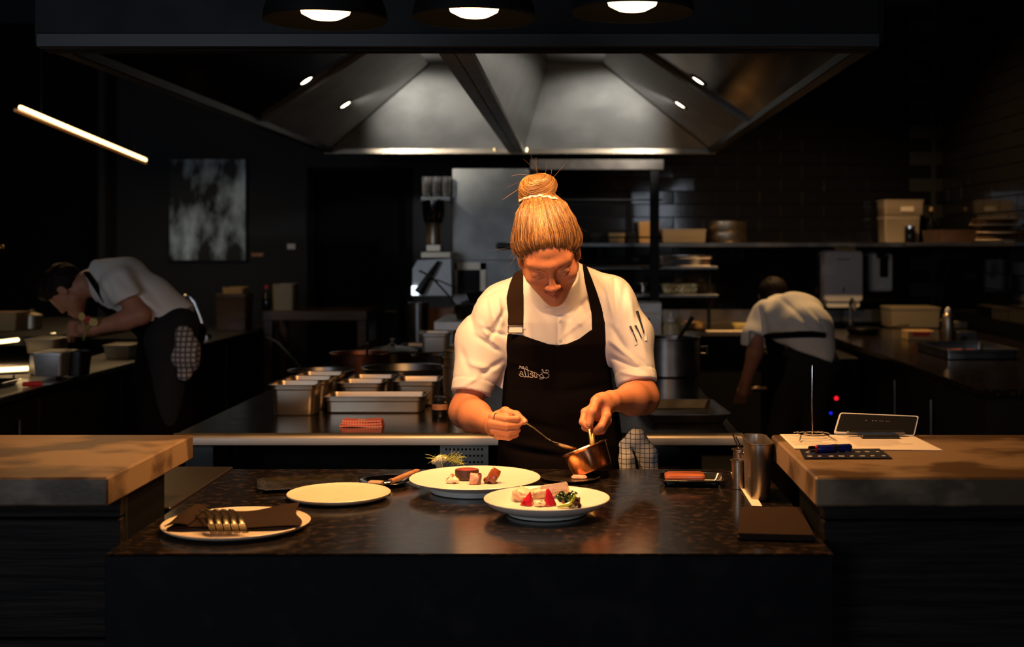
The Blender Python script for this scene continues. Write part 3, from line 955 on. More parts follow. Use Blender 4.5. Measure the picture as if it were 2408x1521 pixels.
def skillet(name, label, c, r, h, m, handle=None, lid=False, group=None, rim=None, cat='pan'):
    t = thing(name, label, cat, c, group)
    MB().lathe([(r * .80, 0), (r * .88, .006), (r, h), (r + .006, h + .002), (r + .004, h + .005), (r - .004, h + .001), (r * .86, .010)], 40, c).build('bowl', m, t)
    if handle:
        d, ln, up = handle
        d = Vector((math.cos(d), math.sin(d), 0))
        s0 = Vector(c) + d * (r - .003) + Vector((0, 0, h * .75))
        MB().tube([s0, s0 + d * ln * .25 + Vector((0, 0, up * .35)), s0 + d * ln * .7 + Vector((0, 0, up * .85)), s0 + d * ln + Vector((0, 0, up))], [.009, .008, .009, .011], 8, flat=.5).build('handle', m if rim is None else rim, t)
    if lid:
        MB().lathe([(r + .004, h + .006), (r * .8, h + .02), (.02, h + .03), (.012, h + .04), (.016, h + .06), (.004, h + .066)], 40, c).build('lid', M['steel_dark'], t)
    return t


c_ = P(1115, 756, 6.85)
skillet('black_wok', 'black iron pan with long raised handle on the raised shelf', (c_.x, 6.85, zsh + .001), .11, .07, M['iron'], (2.6, .26, .20))
c_ = P(1135, 690, 7.4)
MB_ = skillet('frying_pan', 'black pan behind the wok beside the woman\'s shoulder', (c_.x, 7.45, zsh + .07), .10, .05, M['iron'], (2.9, .24, .09))
tag(MB().box((c_.x - .12, 7.31, ZP + .001), (c_.x + .12, 7.6, zsh + .069), .004).build('burner_block', M['iron']), 'black burner block behind the raised shelf', 'burner')

# counters at the back right
rc = thing('right_counter', 'dark stone side counter running along the right wall', 'counter', (2.3, 8, 0))
MB().box((1.72, 5.4, ZP - .03), (2.885, 9.3, ZP), .004).build('worktop', M['stone'], rc)
MB().box((1.76, 5.45, .1), (2.885, 9.3, ZP - .031)).build('cabinet', M['black'], rc)
for yy, zz in ((6.2, .78), (6.9, .80), (7.75, .80)):
    MB().tube([(1.758, yy, zz - .30), (1.735, yy, zz - .30), (1.735, yy, zz), (1.758, yy, zz)], .008, 8).build('door_handle', M['steel_dark'], rc)
for yy in (6.3, 7.2, 8.1):
    MB().box((1.7595, yy - .004, .12), (1.761, yy + .004, .86)).build('door_gap', M['void'], rc)
bc = thing('back_counter', 'steel topped back counter along the tiled wall', 'counter', (1.3, 9.6, 0))
MB().box((.70, 9.15, ZP - .04), (1.715, YB - .02, ZP), .006).build('worktop', M['steel'], bc)
MB().box((.74, 9.25, .1), (1.715, YB - .02, ZP - .041)).build('cabinet', M['black'], bc)
MB().box((.70, YB - .06, ZP), (2.88, YB - .021, ZP + .10), .004).build('splashback', M['steel_dark'], bc)
MB().box((.78, 9.22, .1), (.84, 9.249, ZP - .05)).build('leg', M['steel_dark'], bc)
ws = thing('wall_shelf', 'long dark wall shelf with tubs and tins on the tiled wall', 'shelf', (1.6, 9.95, 0))
ZS = P(0, 571, 9.75).z
MB().box((.03, 9.75, ZS - .03), (2.88, YB - .02, ZS), .003).build('shelf_board', M['steel_dark'], ws)
for x in (.2, 1.3, 2.4):
    MB().box((x - .01, 9.85, ZS - .12), (x + .01, YB - .02, ZS - .031)).build('bracket', M['black'], ws)

sw_ = thing('side_wall_shelf', 'dark shelf on the right wall carrying a stack of plates', 'shelf', (2.7, 8.5, 0))
MB().box((2.52, 7.3, 1.525), (2.888, 9.70, 1.552), .003).build('shelf_board', M['steel_dark'], sw_)
for y in (7.6, 9.2):
    MB().box((2.60, y - .01, 1.43), (2.888, y + .01, 1.5245)).build('bracket', M['black'], sw_)
# left counter with a linear lamp and glowing glint strips
lc = thing('left_counter', 'long dark prep counter at the left with the bending cook', 'counter', (-3, 7, 0))
MB().box((-3.6, 4.6, ZP - .03), (-2.30, 10.0, ZP), .004).build('worktop', M['steel_dark'], lc)
MB().box((-3.6, 4.65, .1), (-2.345, 10.0, ZP - .031)).build('cabinet', M['black'], lc)
for yy in (5.6, 6.6, 7.6, 8.6):
    MB().box((-2.3445, yy - .012, .12), (-2.337, yy + .012, .86)).build('door_edge', M['steel_dark'], lc)
for yy in (5.35, 7.2):
    MB().tube([(-2.345, yy, .62), (-2.325, yy, .62), (-2.325, yy, .80), (-2.345, yy, .80)], .008, 8).build('door_handle', M['steel_dark'], lc)
ls = thing('glint_shelf', 'raised dark shelf with warm glowing strips for tray glints at the far left', 'shelf', (-3.0, 5.6, ZP))  # its glowing strips stand in for glints on tray edges
zl = P(0, 800, 6.6).z
MB().box((-3.5, 6.62, zl - .03), (-2.70, 8.4, zl + .02), .003).build('shelf_board', M['black'], ls)
MB().box((-3.5, 6.60, ZP), (-3.46, 6.64, zl - .03)).box((-2.75, 8.3, ZP), (-2.71, 8.35, zl - .03)).build('leg', M['black'], ls)
a_, b_ = P(-40, 808, 6.45), P(100, 792, 6.75)
MB().tube([a_, b_], .010, 8).build('glint_strip', M['led'], ls)  # reflection on a tray edge, built as a glowing tube
a_, b_ = P(112, 789, 6.8), P(130, 786, 6.85)
MB().tube([a_, b_], .009, 8).build('glint_strip', M['led'], ls)
lamp('added_shelf_fill', 'AREA', (-2.95, 6.55, zl - .05), 1.2, (1, .62, .28), shape='RECTANGLE', size=.5, size_y=.05)  # fill lamp added to go with the made-up strips
a_, b_ = P(48, 252, 6.5), P(341, 376, 9.6)
ll = thing('linear_lamp', 'long slim glowing linear lamp hanging at the upper left', 'lamp', tuple((a_ + b_) / 2))
MB().tube([a_, a_.lerp(b_, .5), b_], [.0105, .0125, .0155], 10).build('glowing_tube', M['led'], ll)
MB().tube([a_ + Vector((-.012, -.03, -.018)), b_ + Vector((.006, 0, -.022))], .010, 8).build('housing', M['led_dim'], ll)
for t_ in (.12, .88):
    p = a_.lerp(b_, t_)
    MB().tube([p + Vector((0, 0, .02)), Vector((p.x, p.y, 3.5))], .002, 6).build('wire', M['cord'], ll)
lamp('linear_lamp_light', 'AREA', tuple((a_ + b_) / 2 + Vector((0, 0, -.04))), 8, (1, .66, .30), shape='RECTANGLE', size=.05, size_y=2.8)

tb = thing('dark_table', 'dark wooden table far behind the bending cook by the doorway', 'table', (-2.2, 9.5, 0))
MB().box((-2.285, 9.35, .98), (-1.52, 9.95, 1.05), .004).build('tabletop', M['wood_dk'], tb)
for x in (-2.25, -1.56):
    for y in (9.4, 9.9):
        MB().box((x - .03, y - .03, 0), (x + .03, y + .03, .979)).build('leg', M['wood_dk'], tb)

pt = thing('painting', 'tall abstract blue grey painting on the dark wall', 'painting', (-3.0, YB - .02, 1.85))
a_, b_ = P(398, 374, YB - .03), P(577, 612, YB - .03)
MB().box((a_.x, YB - .03, b_.z), (b_.x, YB - .001, a_.z), .002).build('canvas', M['paint'], pt)
MB().box((a_.x - .012, YB - .024, b_.z - .012), (b_.x + .012, YB - .0005, b_.z - .001)).box((a_.x - .012, YB - .024, a_.z + .001), (b_.x + .012, YB - .0005, a_.z + .012)).box((a_.x - .012, YB - .024, b_.z), (a_.x - .001, YB - .0005, a_.z)).box((b_.x + .001, YB - .024, b_.z), (b_.x + .012, YB - .0005, a_.z)).build('frame', M['black'], pt)
a_, b_ = P(592, 595, YB), P(620, 603, YB)
tag(MB().box((a_.x, YB - .012, b_.z), (b_.x, YB - .0005, a_.z), .002).build('wall_label', M['wood']), 'small tan label on the wall right of the painting', 'label')
a_, b_ = P(676, 573, YB), P(695, 586, YB)
sw = tag(MB().box((a_.x, YB - .012, b_.z), (b_.x, YB - .0005, a_.z), .002).build('light_switch', M['grey_pl']), 'small grey switch plate on the wall near the doorway', 'switch')
MB().box((a_.x + .02, YB - .016, b_.z + .01), (a_.x + .04, YB - .0121, a_.z - .01)).build('rocker', M['grey_pl'], sw)
a_ = P(4, 580, 7.5)
tag(MB().tube([a_ + Vector((.012 * math.cos(t), 0, .012 * math.sin(t))) for t in np.linspace(0, 6.28, 14)], .003, 6).tube([a_ + Vector((0, .02, 0)), Vector((-4.62, a_.y + .02, a_.z))], .003, 6).build('wall_hook', M['brass']), 'tiny brass ring hook at the far left edge', 'hook')


# ================================================================== the woman plating food
WL = Vector((-.05, 3.74, 0))
wo = thing('person', 'woman with a blond top bun in white jacket and black apron, spooning sauce', 'person', WL)
HC = Vector((-.070, 3.475, 1.512))
Rh = Matrix.Rotation(math.radians(44), 3, 'X')
Rh = Matrix.Rotation(math.radians(8), 3, 'Y').inverted() @ Rh
Rh3 = np.array(Rh)


def H(x, y, z):
    return HC + Rh @ Vector((x, y, z))


# joints
neck0, neck1 = Vector((-.052, 3.70, 1.395)), H(0, .028, -.055)
shl, shr = Vector((-.222, 3.745, 1.352)), Vector((.122, 3.735, 1.372))
ell_, elr = P(1094, 968, 3.655), P(1512, 936, 3.63)
wrl, wrr = P(1163, 1000, 3.425), P(1438, 943, 3.445)
V = Vol((-.43, 3.27, .90), (.29, 3.92, 1.69), .0023)
TR = [(.90, -.045, 3.80, .165, .105), (1.02, -.047, 3.78, .150, .092), (1.14, -.05, 3.755, .142, .088), (1.24, -.05, 3.735, .150, .098), (1.31, -.05, 3.735, .155, .085), (1.36, -.05, 3.745, .15, .062), (1.395, -.05, 3.75, .10, .05)]
V.loft(TR, 0)
for s_, e_, w_ in ((shl, ell_, wrl), (shr, elr, wrr)):
    V.cone(s_, e_, .048, .040, .03)
    m_ = e_.lerp(w_, .35)
    V.chain([e_, m_, w_], [.0405, .0400, .0265], .035)
V.cone(shl, shr, .045, .045, .03)
V.cone(neck0, neck1, .055, .052, .03)


WX = 1.07


def he(c, r, k, op='u'):
    V.ell(H(c[0] * WX, c[1], c[2]), (r[0] * WX, r[1], r[2]), k, op, Rh)


def hc(p, q, r1, r2, k, op='u'):
    V.cone(H(p[0] * WX, p[1], p[2]), H(q[0] * WX, q[1], q[2]), r1, r2, k, op)


he((0, .012, .040), (.073, .094, .080), .0)
he((0, -.030, -.020), (.0615, .060, .080), .03)
for s in (-1, 1):
    hc((s * .049, -.012, -.052), (s * .016, -.068, -.096), .024, .020, .03)
    he((s * .044, -.060, -.026), (.021, .022, .020), .025)
    hc((s * .012, -.0805, .027), (s * .044, -.064, .027), .0075, .0075, .025)
    he((s * .030, -.098, .004), (.018, .016, .0125), .016, 's')
    he((s * .031, -.0735, .003), (.0152, .0145, .0122), .006)
    hc((s * .018, -.0865, -.0035), (s * .032, -.0888, -.0062), .0022, .0022, .003)
    hc((s * .032, -.0888, -.0062), (s * .046, -.0805, -.001), .0022, .002, .003)
    he((s * .0125, -.099, -.037), (.0085, .010, .0075), .008)
    he((s * .0075, -.1045, -.0435), (.0036, .004, .004), .004, 's')
    he((s * .076, .008, -.008), (.007, .019, .031), .006)
    he((s * .082, .004, -.006), (.004, .010, .018), .004, 's')
    he((s * .074, .000, -.034), (.006, .008, .010), .006)
hc((0, -.084, .022), (0, -.106, -.030), .0072, .0090, .012)
he((0, -.1070, -.034), (.0092, .0105, .0085), .008)
for s in (-1, 1):
    hc((0, -.0985, -.0605), (s * .022, -.0865, -.0655), .0056, .0030, .005)
    hc((0, -.0975, -.0725), (s * .019, -.0865, -.0680), .0066, .0032, .005)
    hc((0, -.105, -.0662), (s * .025, -.0895, -.0662), .0022, .0018, .003, 's')
he((0, -.0875, -.103), (.019, .016, .015), .018)

# ---- hands (points read from the picture, depth along Y)
FD = [V.F.shape]


def finger(pts, rs, k=.004):
    q = [P(*p) for p in pts]
    V.chain(q, rs, k)
    # nail bed flat spot and knuckle swelling
    for i in (1,):
        V.ell(q[i], (rs[i] * 1.06,) * 3, .004)
    return q


# left of the picture: holds the spoon, seen from the finger side
palm = [P(1164, 1000, 3.42), P(1176, 998, 3.393), P(1186, 998, 3.370)]
V.chain(palm, [.030, .032, .029], .012, sq=((1, -.9, 0), 1.25))
finger([(1166, 979, 3.405), (1159, 980, 3.352), (1192, 985, 3.332), (1217, 984, 3.338)], [.0115, .0106, .0092, .0080])
finger([(1166, 992, 3.40), (1155, 994, 3.348), (1192, 1000, 3.330), (1220, 998, 3.342)], [.0110, .0102, .0090, .0080])
finger([(1168, 1005, 3.40), (1160, 1010, 3.350), (1194, 1016, 3.334), (1218, 1011, 3.346)], [.0105, .0096, .0086, .0076])
finger([(1172, 1016, 3.40), (1170, 1025, 3.356), (1196, 1029, 3.340), (1215, 1022, 3.350)], [.0095, .0086, .0078, .0070])
thl = finger([(1168, 978, 3.415), (1188, 968, 3.385), (1214, 976, 3.362), (1233, 991, 3.350)], [.0135, .0120, .0105, .0092], .008)
# right of the picture: fist around the pan handle, thumb on top
palm = [P(1434, 944, 3.44), P(1416, 952, 3.415), P(1410, 968, 3.405)]
V.chain(palm, [.028, .031, .027], .012)
thr = finger([(1420, 938, 3.405), (1402, 944, 3.378), (1392, 968, 3.352), (1386, 996, 3.345)], [.0165, .0135, .0118, .0102], .009)
finger([(1408, 948, 3.425), (1376, 969, 3.398), (1370, 992, 3.378), (1384, 1004, 3.366)], [.0120, .0105, .0095, .0085])
finger([(1414, 958, 3.43), (1380, 984, 3.412), (1376, 1005, 3.394), (1390, 1012, 3.382)], [.0115, .0105, .0095, .0085])
finger([(1424, 955, 3.41), (1426, 978, 3.372), (1414, 1002, 3.352), (1402, 1012, 3.356)], [.0135, .0120, .0105, .0090])
finger([(1430, 965, 3.42), (1428, 990, 3.392), (1416, 1012, 3.376), (1404, 1016, 3.378)], [.0110, .0105, .0095, .0085])


def skin_col(v):
    c = np.tile(np.array([.61, .235, .115], np.float32), (len(v), 1))
    L = (v - np.array(HC)) @ Rh3            # head space
    x, y, z = np.abs(L[:, 0]) / WX, L[:, 1], L[:, 2]

    def mix(mask, col):
        nonlocal c
        m = np.clip(mask, 0, 1)[:, None]
        c = c * (1 - m) + m * np.array(col)
    face = (y < -.03) & (np.abs(z) < .14)
    mix(face * np.exp(-((x - .044) / .020) ** 2 - ((z + .028) / .022) ** 2) * .45, [.60, .22, .16])
    mix(face * np.exp(-((x) / .012) ** 2 - ((z + .034) / .016) ** 2) * .35, [.60, .23, .17])
    lip = face & (y < -.082)
    mix(lip * np.clip(1.6 - ((x / .025) ** 2 + ((z + .0665) / .0105) ** 2) * 1.4, 0, 1) * .75, [.46, .13, .11])
    mix(lip * np.exp(-((z + .0662) / .0022) ** 2) * (x < .024) * .7, [.20, .04, .035])
    mix(face * np.exp(-((x - .030) / .017) ** 2 - ((z - .006) / .010) ** 2) * .30, [.42, .18, .14])
    return c


body, BV, BQ = V.build('body', M['skin'], wo, skin_col)
bbvh = bvh_of(BV, BQ)


def onface(x, z, off=.0004, y0=-.2):
    o = H(x * WX, y0, z)
    hit = bbvh.ray_cast(o, Rh @ Vector((0, 1, 0)), .3)
    return (hit[0] + hit[1] * off) if hit[0] else o


for s in (-1, 1):
    q = [onface(s * x, z) for x, z in ((.0165, -.0045), (.022, -.0068), (.030, -.0088), (.038, -.0080), (.045, -.0040), (.049, -.0005))]
    m = MB().tube(q, [.0005, .0008, .0010, .0011, .0010, .0004], 6)
    for x, z in ((.022, -.0068), (.026, -.008), (.030, -.0088), (.034, -.0086), (.038, -.0080), (.042, -.006), (.046, -.003)):
        a = onface(s * x, z)
        b = a + Rh @ Vector((s * (x - .03) * .2, -.0030, -.0032))
        m.tube([a, a.lerp(b, .5) + Rh @ Vector((0, 0, -.0008)), b], [.0004, .00035, .00015], 4)
    m.build('eyelashes', M['lash'], wo)
    q = [onface(s * x, z, -.0009) for x, z in ((.011, .0190), (.018, .0215), (.027, .0245), (.037, .0275), (.046, .0265), (.052, .0225))]
    MB().tube(q, [.0012, .0019, .0021, .0019, .0014, .0006], 6).build('eyebrow', M['brow'], wo)
for q in (thl, thr):
    d = (q[3] - q[2]).normalized()
    n = Vector((0, -1, .35))
    n = (n - d * n.dot(d)).normalized()
    c_ = q[3] + d * .001 + n * .0078
    Mx = Matrix.Translation(c_) @ Matrix((d, n.cross(d), n)).transposed().to_4x4()
    b_ = MB()
    b_.lathe([(1.0, 0), (.95, .35), (.6, .8), (.2, 1)], 14)
    b_.xf(Matrix.Diagonal((.0062, .0046, .0014, 1))).xf(Mx)
    b_.build('fingernail', M['nail'], wo)
# slim ring on the forefinger
ra, rb_0 = P(1159, 980, 3.352), P(1192, 985, 3.332)
rg, rd = ra.lerp(rb_0, .22), (rb_0 - ra).normalized()
ru = rd.orthogonal().normalized()
rv = rd.cross(ru)
MB().tube([rg + (ru * math.cos(t) + rv * math.sin(t)) * .0106 for t in np.linspace(0, 6.2832, 24)], .0012, 6).build('finger_ring', M['gold'], wo)

# ---- jacket: torso, sleeves, stand collar
J = Vol((-.40, 3.52, 1.07), (.29, 3.92, 1.50), .0034)
JT = [(1.115, -.052, 3.765, .166, .112), (1.17, -.053, 3.755, .162, .112), (1.25, -.05, 3.735, .170, .122), (1.31, -.05, 3.735, .178, .110), (1.36, -.05, 3.745, .175, .082), (1.40, -.052, 3.745, .115, .066), (1.425, -.053, 3.735, .075, .058)]
J.loft(JT, 0)
T = Vol((-.40, 3.52, 1.07), (.29, 3.92, 1.50), .0034)      # torso alone, carries the apron
T.loft(JT, 0)
nb = Vector((-.052, 3.69, 1.440))
for W_ in (J, T):
    W_.cone(nb, shl + Vector((.012, 0, .004)), .052, .062, .05)
    W_.cone(nb, shr + Vector((-.012, 0, .006)), .052, .062, .05)
cl_, cr_ = P(1107, 928, 3.665), P(1499, 905, 3.645)
mid_l, mid_r = P(1130, 800, 3.72), P(1480, 790, 3.70)
for sh_, m_, c_, r_ in ((shl + Vector((.014, 0, 0)), mid_l, cl_, (.060, .069, .0555)), (shr + Vector((-.016, 0, 0)), mid_r, cr_, (.058, .067, .0565))):
    SL = J.twin()
    SL.chain([sh_, m_, c_], r_, .03)
    d = (c_ - m_).normalized()
    SL.cut(c_ - d * .004, d)
    J.merge(SL, .03)
J.ell(P(1155, 745, 3.70), (.05, .06, .06), .03)
J.ell(P(1460, 730, 3.70), (.045, .06, .06), .03)
J.chain([P(1165, 800, 3.70), P(1150, 880, 3.68)], [.045, .030], .03)
# sleeve mouths
for c0, c1, rr_ in ((mid_l, cl_, .049), (mid_r, cr_, .0495)):
    d = (c1 - c0).normalized()
    J.cone(c1 + d * .05, c1 - d * .022, rr_ - .004, rr_ - .009, .003, 's')
    cuff0, cuff1 = c1 - d * .034, c1 - d * .006
# cuffs as a slightly proud band
for c0, c1, rr_ in ((mid_l, cl_, .0565), (mid_r, cr_, .0575)):
    d = (c1 - c0).normalized()
    a, b = c1 - d * .036, c1 - d * .004
    sl, X, Y, Z = J.win(np.minimum(a, b) - .08, np.maximum(a, b) + .08)
    x, y, z = X - a[0], Y - a[1], Z - a[2]
    t = x * d[0] + y * d[1] + z * d[2]
    rad = np.sqrt(np.maximum((x * x + y * y + z * z) - t * t, 0))
    L_ = (b - a).length
    J.F[sl] += (-.0018 * ((t > 0) & (t < L_) & (rad > .05))).astype(np.float32)
    J.F[sl] += (.0016 * np.exp(-(t / .0035) ** 2) * (rad > .05)).astype(np.float32)


def cz(x0, y0, x1, y1, w, d, Y=3.66):
    J.crease(P(x0, y0, Y), P(x1, y1, Y), max(w * .8, .0034), d * (1.45 if w > .005 else 1), None)


random_creases = [
    (1150, 690, 1165, 770, .010, .006), (1172, 700, 1180, 760, .007, -.005), (1185, 730, 1150, 800, .008, .007), (1190, 790, 1135, 770, .007, .006),
    (1130, 760, 1175, 822, .010, -.006), (1175, 825, 1120, 790, .008, .007), (1178, 850, 1130, 880, .009, .006), (1165, 870, 1100, 850, .010, -.005),
    (1100, 720, 1120, 800, .012, .004), (1085, 820, 1110, 880, .012, .004), (1130, 880, 1090, 905, .008, -.004),
    (1425, 660, 1440, 740, .009, -.005), (1445, 655, 1452, 740, .007, .006), (1470, 670, 1455, 760, .010, .005), (1480, 690, 1490, 760, .010, -.004),
    (1440, 770, 1475, 830, .010, .006), (1435, 800, 1500, 850, .009, -.006), (1440, 840, 1510, 868, .008, .007), (1455, 870, 1520, 880, .008, -.005),
    (1490, 830, 1530, 870, .009, .005), (1500, 780, 1520, 830, .010, -.003),
    (1390, 650, 1420, 690, .010, .004), (1355, 700, 1385, 760, .012, .004), (1345, 735, 1375, 770, .008, -.003), (1250, 700, 1290, 760, .012, .004), (1240, 740, 1270, 790, .012, .003),
    (1160, 660, 1200, 640, .010, -.003), (1330, 760, 1395, 690, .009, .005), (1320, 790, 1400, 730, .008, -.003)]
for a in random_creases:
    cz(*a)
# yoke seams
cz(1128, 702, 1202, 668, .0035, .0030)
cz(1410, 655, 1472, 668, .0035, .0030)
cz(1100, 720, 1190, 690, .003, .0015)
cz(1396, 632, 1440, 648, .003, .002)
J.wrinkle(.0022, 38, 3)
# placket edge
J.crease(P(1311, 722, 3.6), P(1312, 815, 3.6), .0035, .0032, 3.70, 1)
J.crease(P(1322, 722, 3.6), P(1323, 815, 3.6), .009, -.003, 3.70, 1)
# stand collar round the neck
ca, cb = Vector((-.052, 3.685, 1.392)), Vector((-.056, 3.630, 1.446))
J.cone(ca, cb, .0750, .070, .006)
d = (cb - ca).normalized()
J.cut(cb, d, 0, cb - Vector((.11, .11, .10)), cb + Vector((.11, .11, .09)))
J.cone(ca + d * .022, cb + d * .05, .062, .062, .003, 's')
J.crease(P(1285, 728, 3.58), P(1335, 722, 3.58), .003, .002, 3.66, 1)
jk, JV, JQ = J.build('chef_jacket', M['jacket'], wo)
jb = bvh_of(JV, JQ)


def onjk(px, py, off=.001, Y=3.0, bv=None, rng=1.2):
    """point on the jacket seen at this place of the picture"""
    o = P(px, py, Y)
    d = (P(px, py, 4) - P(px, py, 3)).normalized()
    h = (bv or jb).ray_cast(o, d, rng)
    return (h[0] + h[1] * off) if h[0] else P(px, py, 3.63)


for py in (757, 800):
    p = onjk(1318, py, .0)
    MB().lathe([(.0055, 0), (.0055, .0012), (.004, .0022), (.001, .0018)], 14).xf(Matrix.Translation(p) @ Vector((0, -1, .1)).to_track_quat('Z', 'Y').to_matrix().to_4x4()).build('button', M['white_pl'], wo)
# pocket with pens on the sleeve at the right
pk = MB().slab([onjk(1483, 770, .002), onjk(1514, 757, .002), onjk(1520, 800, .002), onjk(1492, 812, .002)], .0015)
pk.build('sleeve_pocket', M['jacket'], wo)
pens = [((1483, 768), (1497, 803), 'slim black pen clipped outermost left in the sleeve pocket'), ((1494, 766), (1507, 795), 'black pen clipped in the middle of the sleeve pocket'), ((1496, 733), (1512, 783), 'thick black marker standing tallest in the sleeve pocket')]
for k, ((x0, y0), (x1, y1), lb_) in enumerate(pens):
    a, b = onjk(x0, y0, .004), onjk(x1, y1, .004)
    r_ = (.0018, .0020, .0042)[k]
    t = thing('pen', lb_, 'pen', tuple(b), 'pens in the sleeve pocket')
    MB().tube([a, b], [r_ * .9, r_ * (.45 if k == 2 else .8)], 10).build('barrel', M['black_pl'], t)
    m_ = a.lerp(b, .25)
    MB().tube([a + Vector((0, -.001, .001)), a + Vector((-.004, -.004, .0)), a.lerp(b, .35) + Vector((-.002, -.004, 0))], .0011, 6).build('clip', M['black_pl'], t)

# ---- apron: bib, straps and skirt follow the body
A = Vol((-.30, 3.50, .40), (.20, 3.96, 1.50), .0040)
AT = [(.40, -.045, 3.80, .215, .150), (.85, -.045, 3.795, .195, .135), (.95, -.046, 3.785, .186, .124), (1.05, -.05, 3.768, .172, .116)] + JT
A.loft(AT, 0)
A.cone(nb, shl + Vector((.012, 0, .004)), .052, .062, .05)
A.cone(nb, shr + Vector((-.012, 0, .006)), .052, .062, .05)
A.wrinkle(.0018, 30, 5, (.4, .4, 1.6))
for (a, b, w, dd) in (((1190, 985), (1330, 1015), .012, .004), ((1185, 1040), (1340, 1062), .010, -.006), ((1190, 1060), (1330, 1078), .008, .005), ((1300, 930), (1440, 905), .012, .003), ((1190, 850), (1260, 862), .006, -.002), ((1330, 1075), (1450, 1050), .012, -.005)):
    A.crease(P(*a, 3.65), P(*b, 3.65), w, dd)
A.F -= .0055
bib = [(1193, 784), (1231, 788), (1262, 798), (1290, 807), (1311, 810), (1335, 806), (1362, 795), (1388, 776), (1424, 768), (1429, 800), (1436, 850), (1441, 905), (1452, 960), (1466, 1010), (1474, 1130), (1476, 1500), (1150, 1500), (1162, 1130), (1168, 1040), (1177, 960), (1181, 900), (1186, 850)]
bibw = [(lambda p: (p.x, p.z))(P(x, y, 3.645)) for x, y in bib]
px2, pz2 = np.meshgrid(A.ax[0], A.ax[2], indexing='ij')
sd = poly_sd(px2, pz2, bibw).astype(np.float32)[:, None, :]
Yc = A.ax[1][None, :, None]
keep = A.F.copy()
A.F = np.maximum(np.maximum(keep, sd), Yc - np.float32(3.76))
ap, AV, AQ = A.build('apron', M['apron'], wo)
ab = bvh_of(AV, AQ)
for nm, pl in (('neck_strap', [(1215, 620), (1229, 630), (1230, 660), (1231, 700), (1231, 760), (1230, 775), (1196, 775), (1191, 740), (1190, 700), (1197, 668)]), ('neck_strap', [(1368, 612), (1378, 622), (1390, 650), (1403, 685), (1416, 725), (1428, 775), (1425, 785), (1392, 785), (1391, 740), (1384, 700), (1375, 660)])):
    S = Vol((-.22, 3.52, 1.26), (.12, 3.86, 1.50), .0030)
    S.loft(JT, 0)
    S.cone(nb, shl + Vector((.012, 0, .004)), .052, .062, .05)
    S.cone(nb, shr + Vector((-.012, 0, .006)), .052, .062, .05)
    S.cone(ca, cb, .0745, .067, .01)
    S.F -= .0050
    px3, pz3 = np.meshgrid(S.ax[0], S.ax[2], indexing='ij')
    sdp = poly_sd(px3, pz3, [(lambda p: (p.x, p.z))(P(x, y, 3.65)) for x, y in pl]).astype(np.float32)[:, None, :]
    S.F = np.maximum(np.maximum(S.F, sdp), S.ax[1][None, :, None] - np.float32(3.80))
    S.build(nm, M['strap'] if pl[0][0] < 1300 else M['apron'], wo)
# buckle on the strap at the left
p = onjk(1213, 773, .006, bv=ab)
py_ = onjk(1213, 773, .010).y
zt_, zb_ = P(0, 766, 3.63).z, P(0, 782, 3.63).z
x0_, x1_ = P(1195, 0, 3.63).x, P(1231, 0, 3.63).x
yb_ = min(p.y, py_) - .004
MB().tube([(x0_, yb_, zb_), (x0_, yb_, zt_), (x1_, yb_, zt_), (x1_, yb_, zb_), (x0_, yb_, zb_)], .0016, 8).build('strap_buckle', M['chrome'], wo)
MB().box((x0_ + .003, yb_ + .001, zb_ - .003), (x1_ - .003, yb_ + .0035, zt_ - .002), .001).build('webbing_loop', M['jacket'], wo)
# embroidered name, mirror written as in the picture
strokes = [     # traced at 8.5875 x the picture scale from the corner (1180, 820)
    [(832, 470), (836, 445), (830, 418), (812, 420), (812, 440), (832, 452), (832, 485), (806, 494), (802, 480)],
    [(880, 434), (898, 424), (913, 434), (897, 443), (880, 434)],
    [(912, 424), (945, 434), (950, 460), (930, 476), (885, 474), (848, 466), (834, 450)],
    [(850, 488), (900, 490), (940, 510), (955, 545), (930, 578), (880, 588), (845, 572), (835, 540), (800, 520), (770, 532), (768, 560), (800, 576), (840, 572), (846, 588), (826, 604), (785, 608), (756, 594)],
    [(762, 552), (742, 522), (712, 518), (706, 545), (718, 570), (692, 578)],
    [(700, 566), (680, 580), (668, 562), (665, 520), (660, 464)],
    [(716, 496), (630, 468), (520, 428), (440, 385), (362, 344), (392, 378), (410, 400), (445, 376)],
    [(362, 344), (358, 376), (348, 404)],
    [(664, 566), (640, 560), (634, 520), (610, 488), (582, 496), (578, 516), (612, 532), (632, 548), (618, 576), (586, 574), (568, 552)],
    [(570, 562), (545, 572), (538, 520), (522, 430), (490, 402), (484, 374), (504, 360), (520, 386), (530, 450), (536, 540), (524, 572), (504, 552)],
    [(506, 556), (488, 566), (478, 500), (458, 420), (428, 392), (422, 362), (442, 356), (454, 400), (470, 490), (482, 548), (466, 572), (444, 556)],
    [(446, 560), (432, 540), (424, 490), (396, 460), (370, 476), (384, 506), (424, 516), (432, 540), (410, 562), (372, 544), (348, 508)]]
strokes = [[(1180 + x / 8.5875, 820 + y / 8.5875) for x, y in st] for st in strokes]
m = MB()
for st in strokes:
    pts = []
    for i in range(len(st) - 1):                      # smooth with Catmull-Rom
        p0, p1, p2, p3 = [np.array(st[min(max(i + k, 0), len(st) - 1)], float) for k in (-1, 0, 1, 2)]
        for t in np.linspace(0, 1, 4, endpoint=False):
            pts.append(.5 * ((2 * p1) + (-p0 + p2) * t + (2 * p0 - 5 * p1 + 4 * p2 - p3) * t * t + (-p0 + 3 * p1 - 3 * p2 + p3) * t ** 3))
    pts.append(np.array(st[-1], float))
    m.tube([onjk(x, y, .0006, bv=ab) for x, y in pts], .00065, 6)
m.build('embroidered_name', M['thread'], wo)
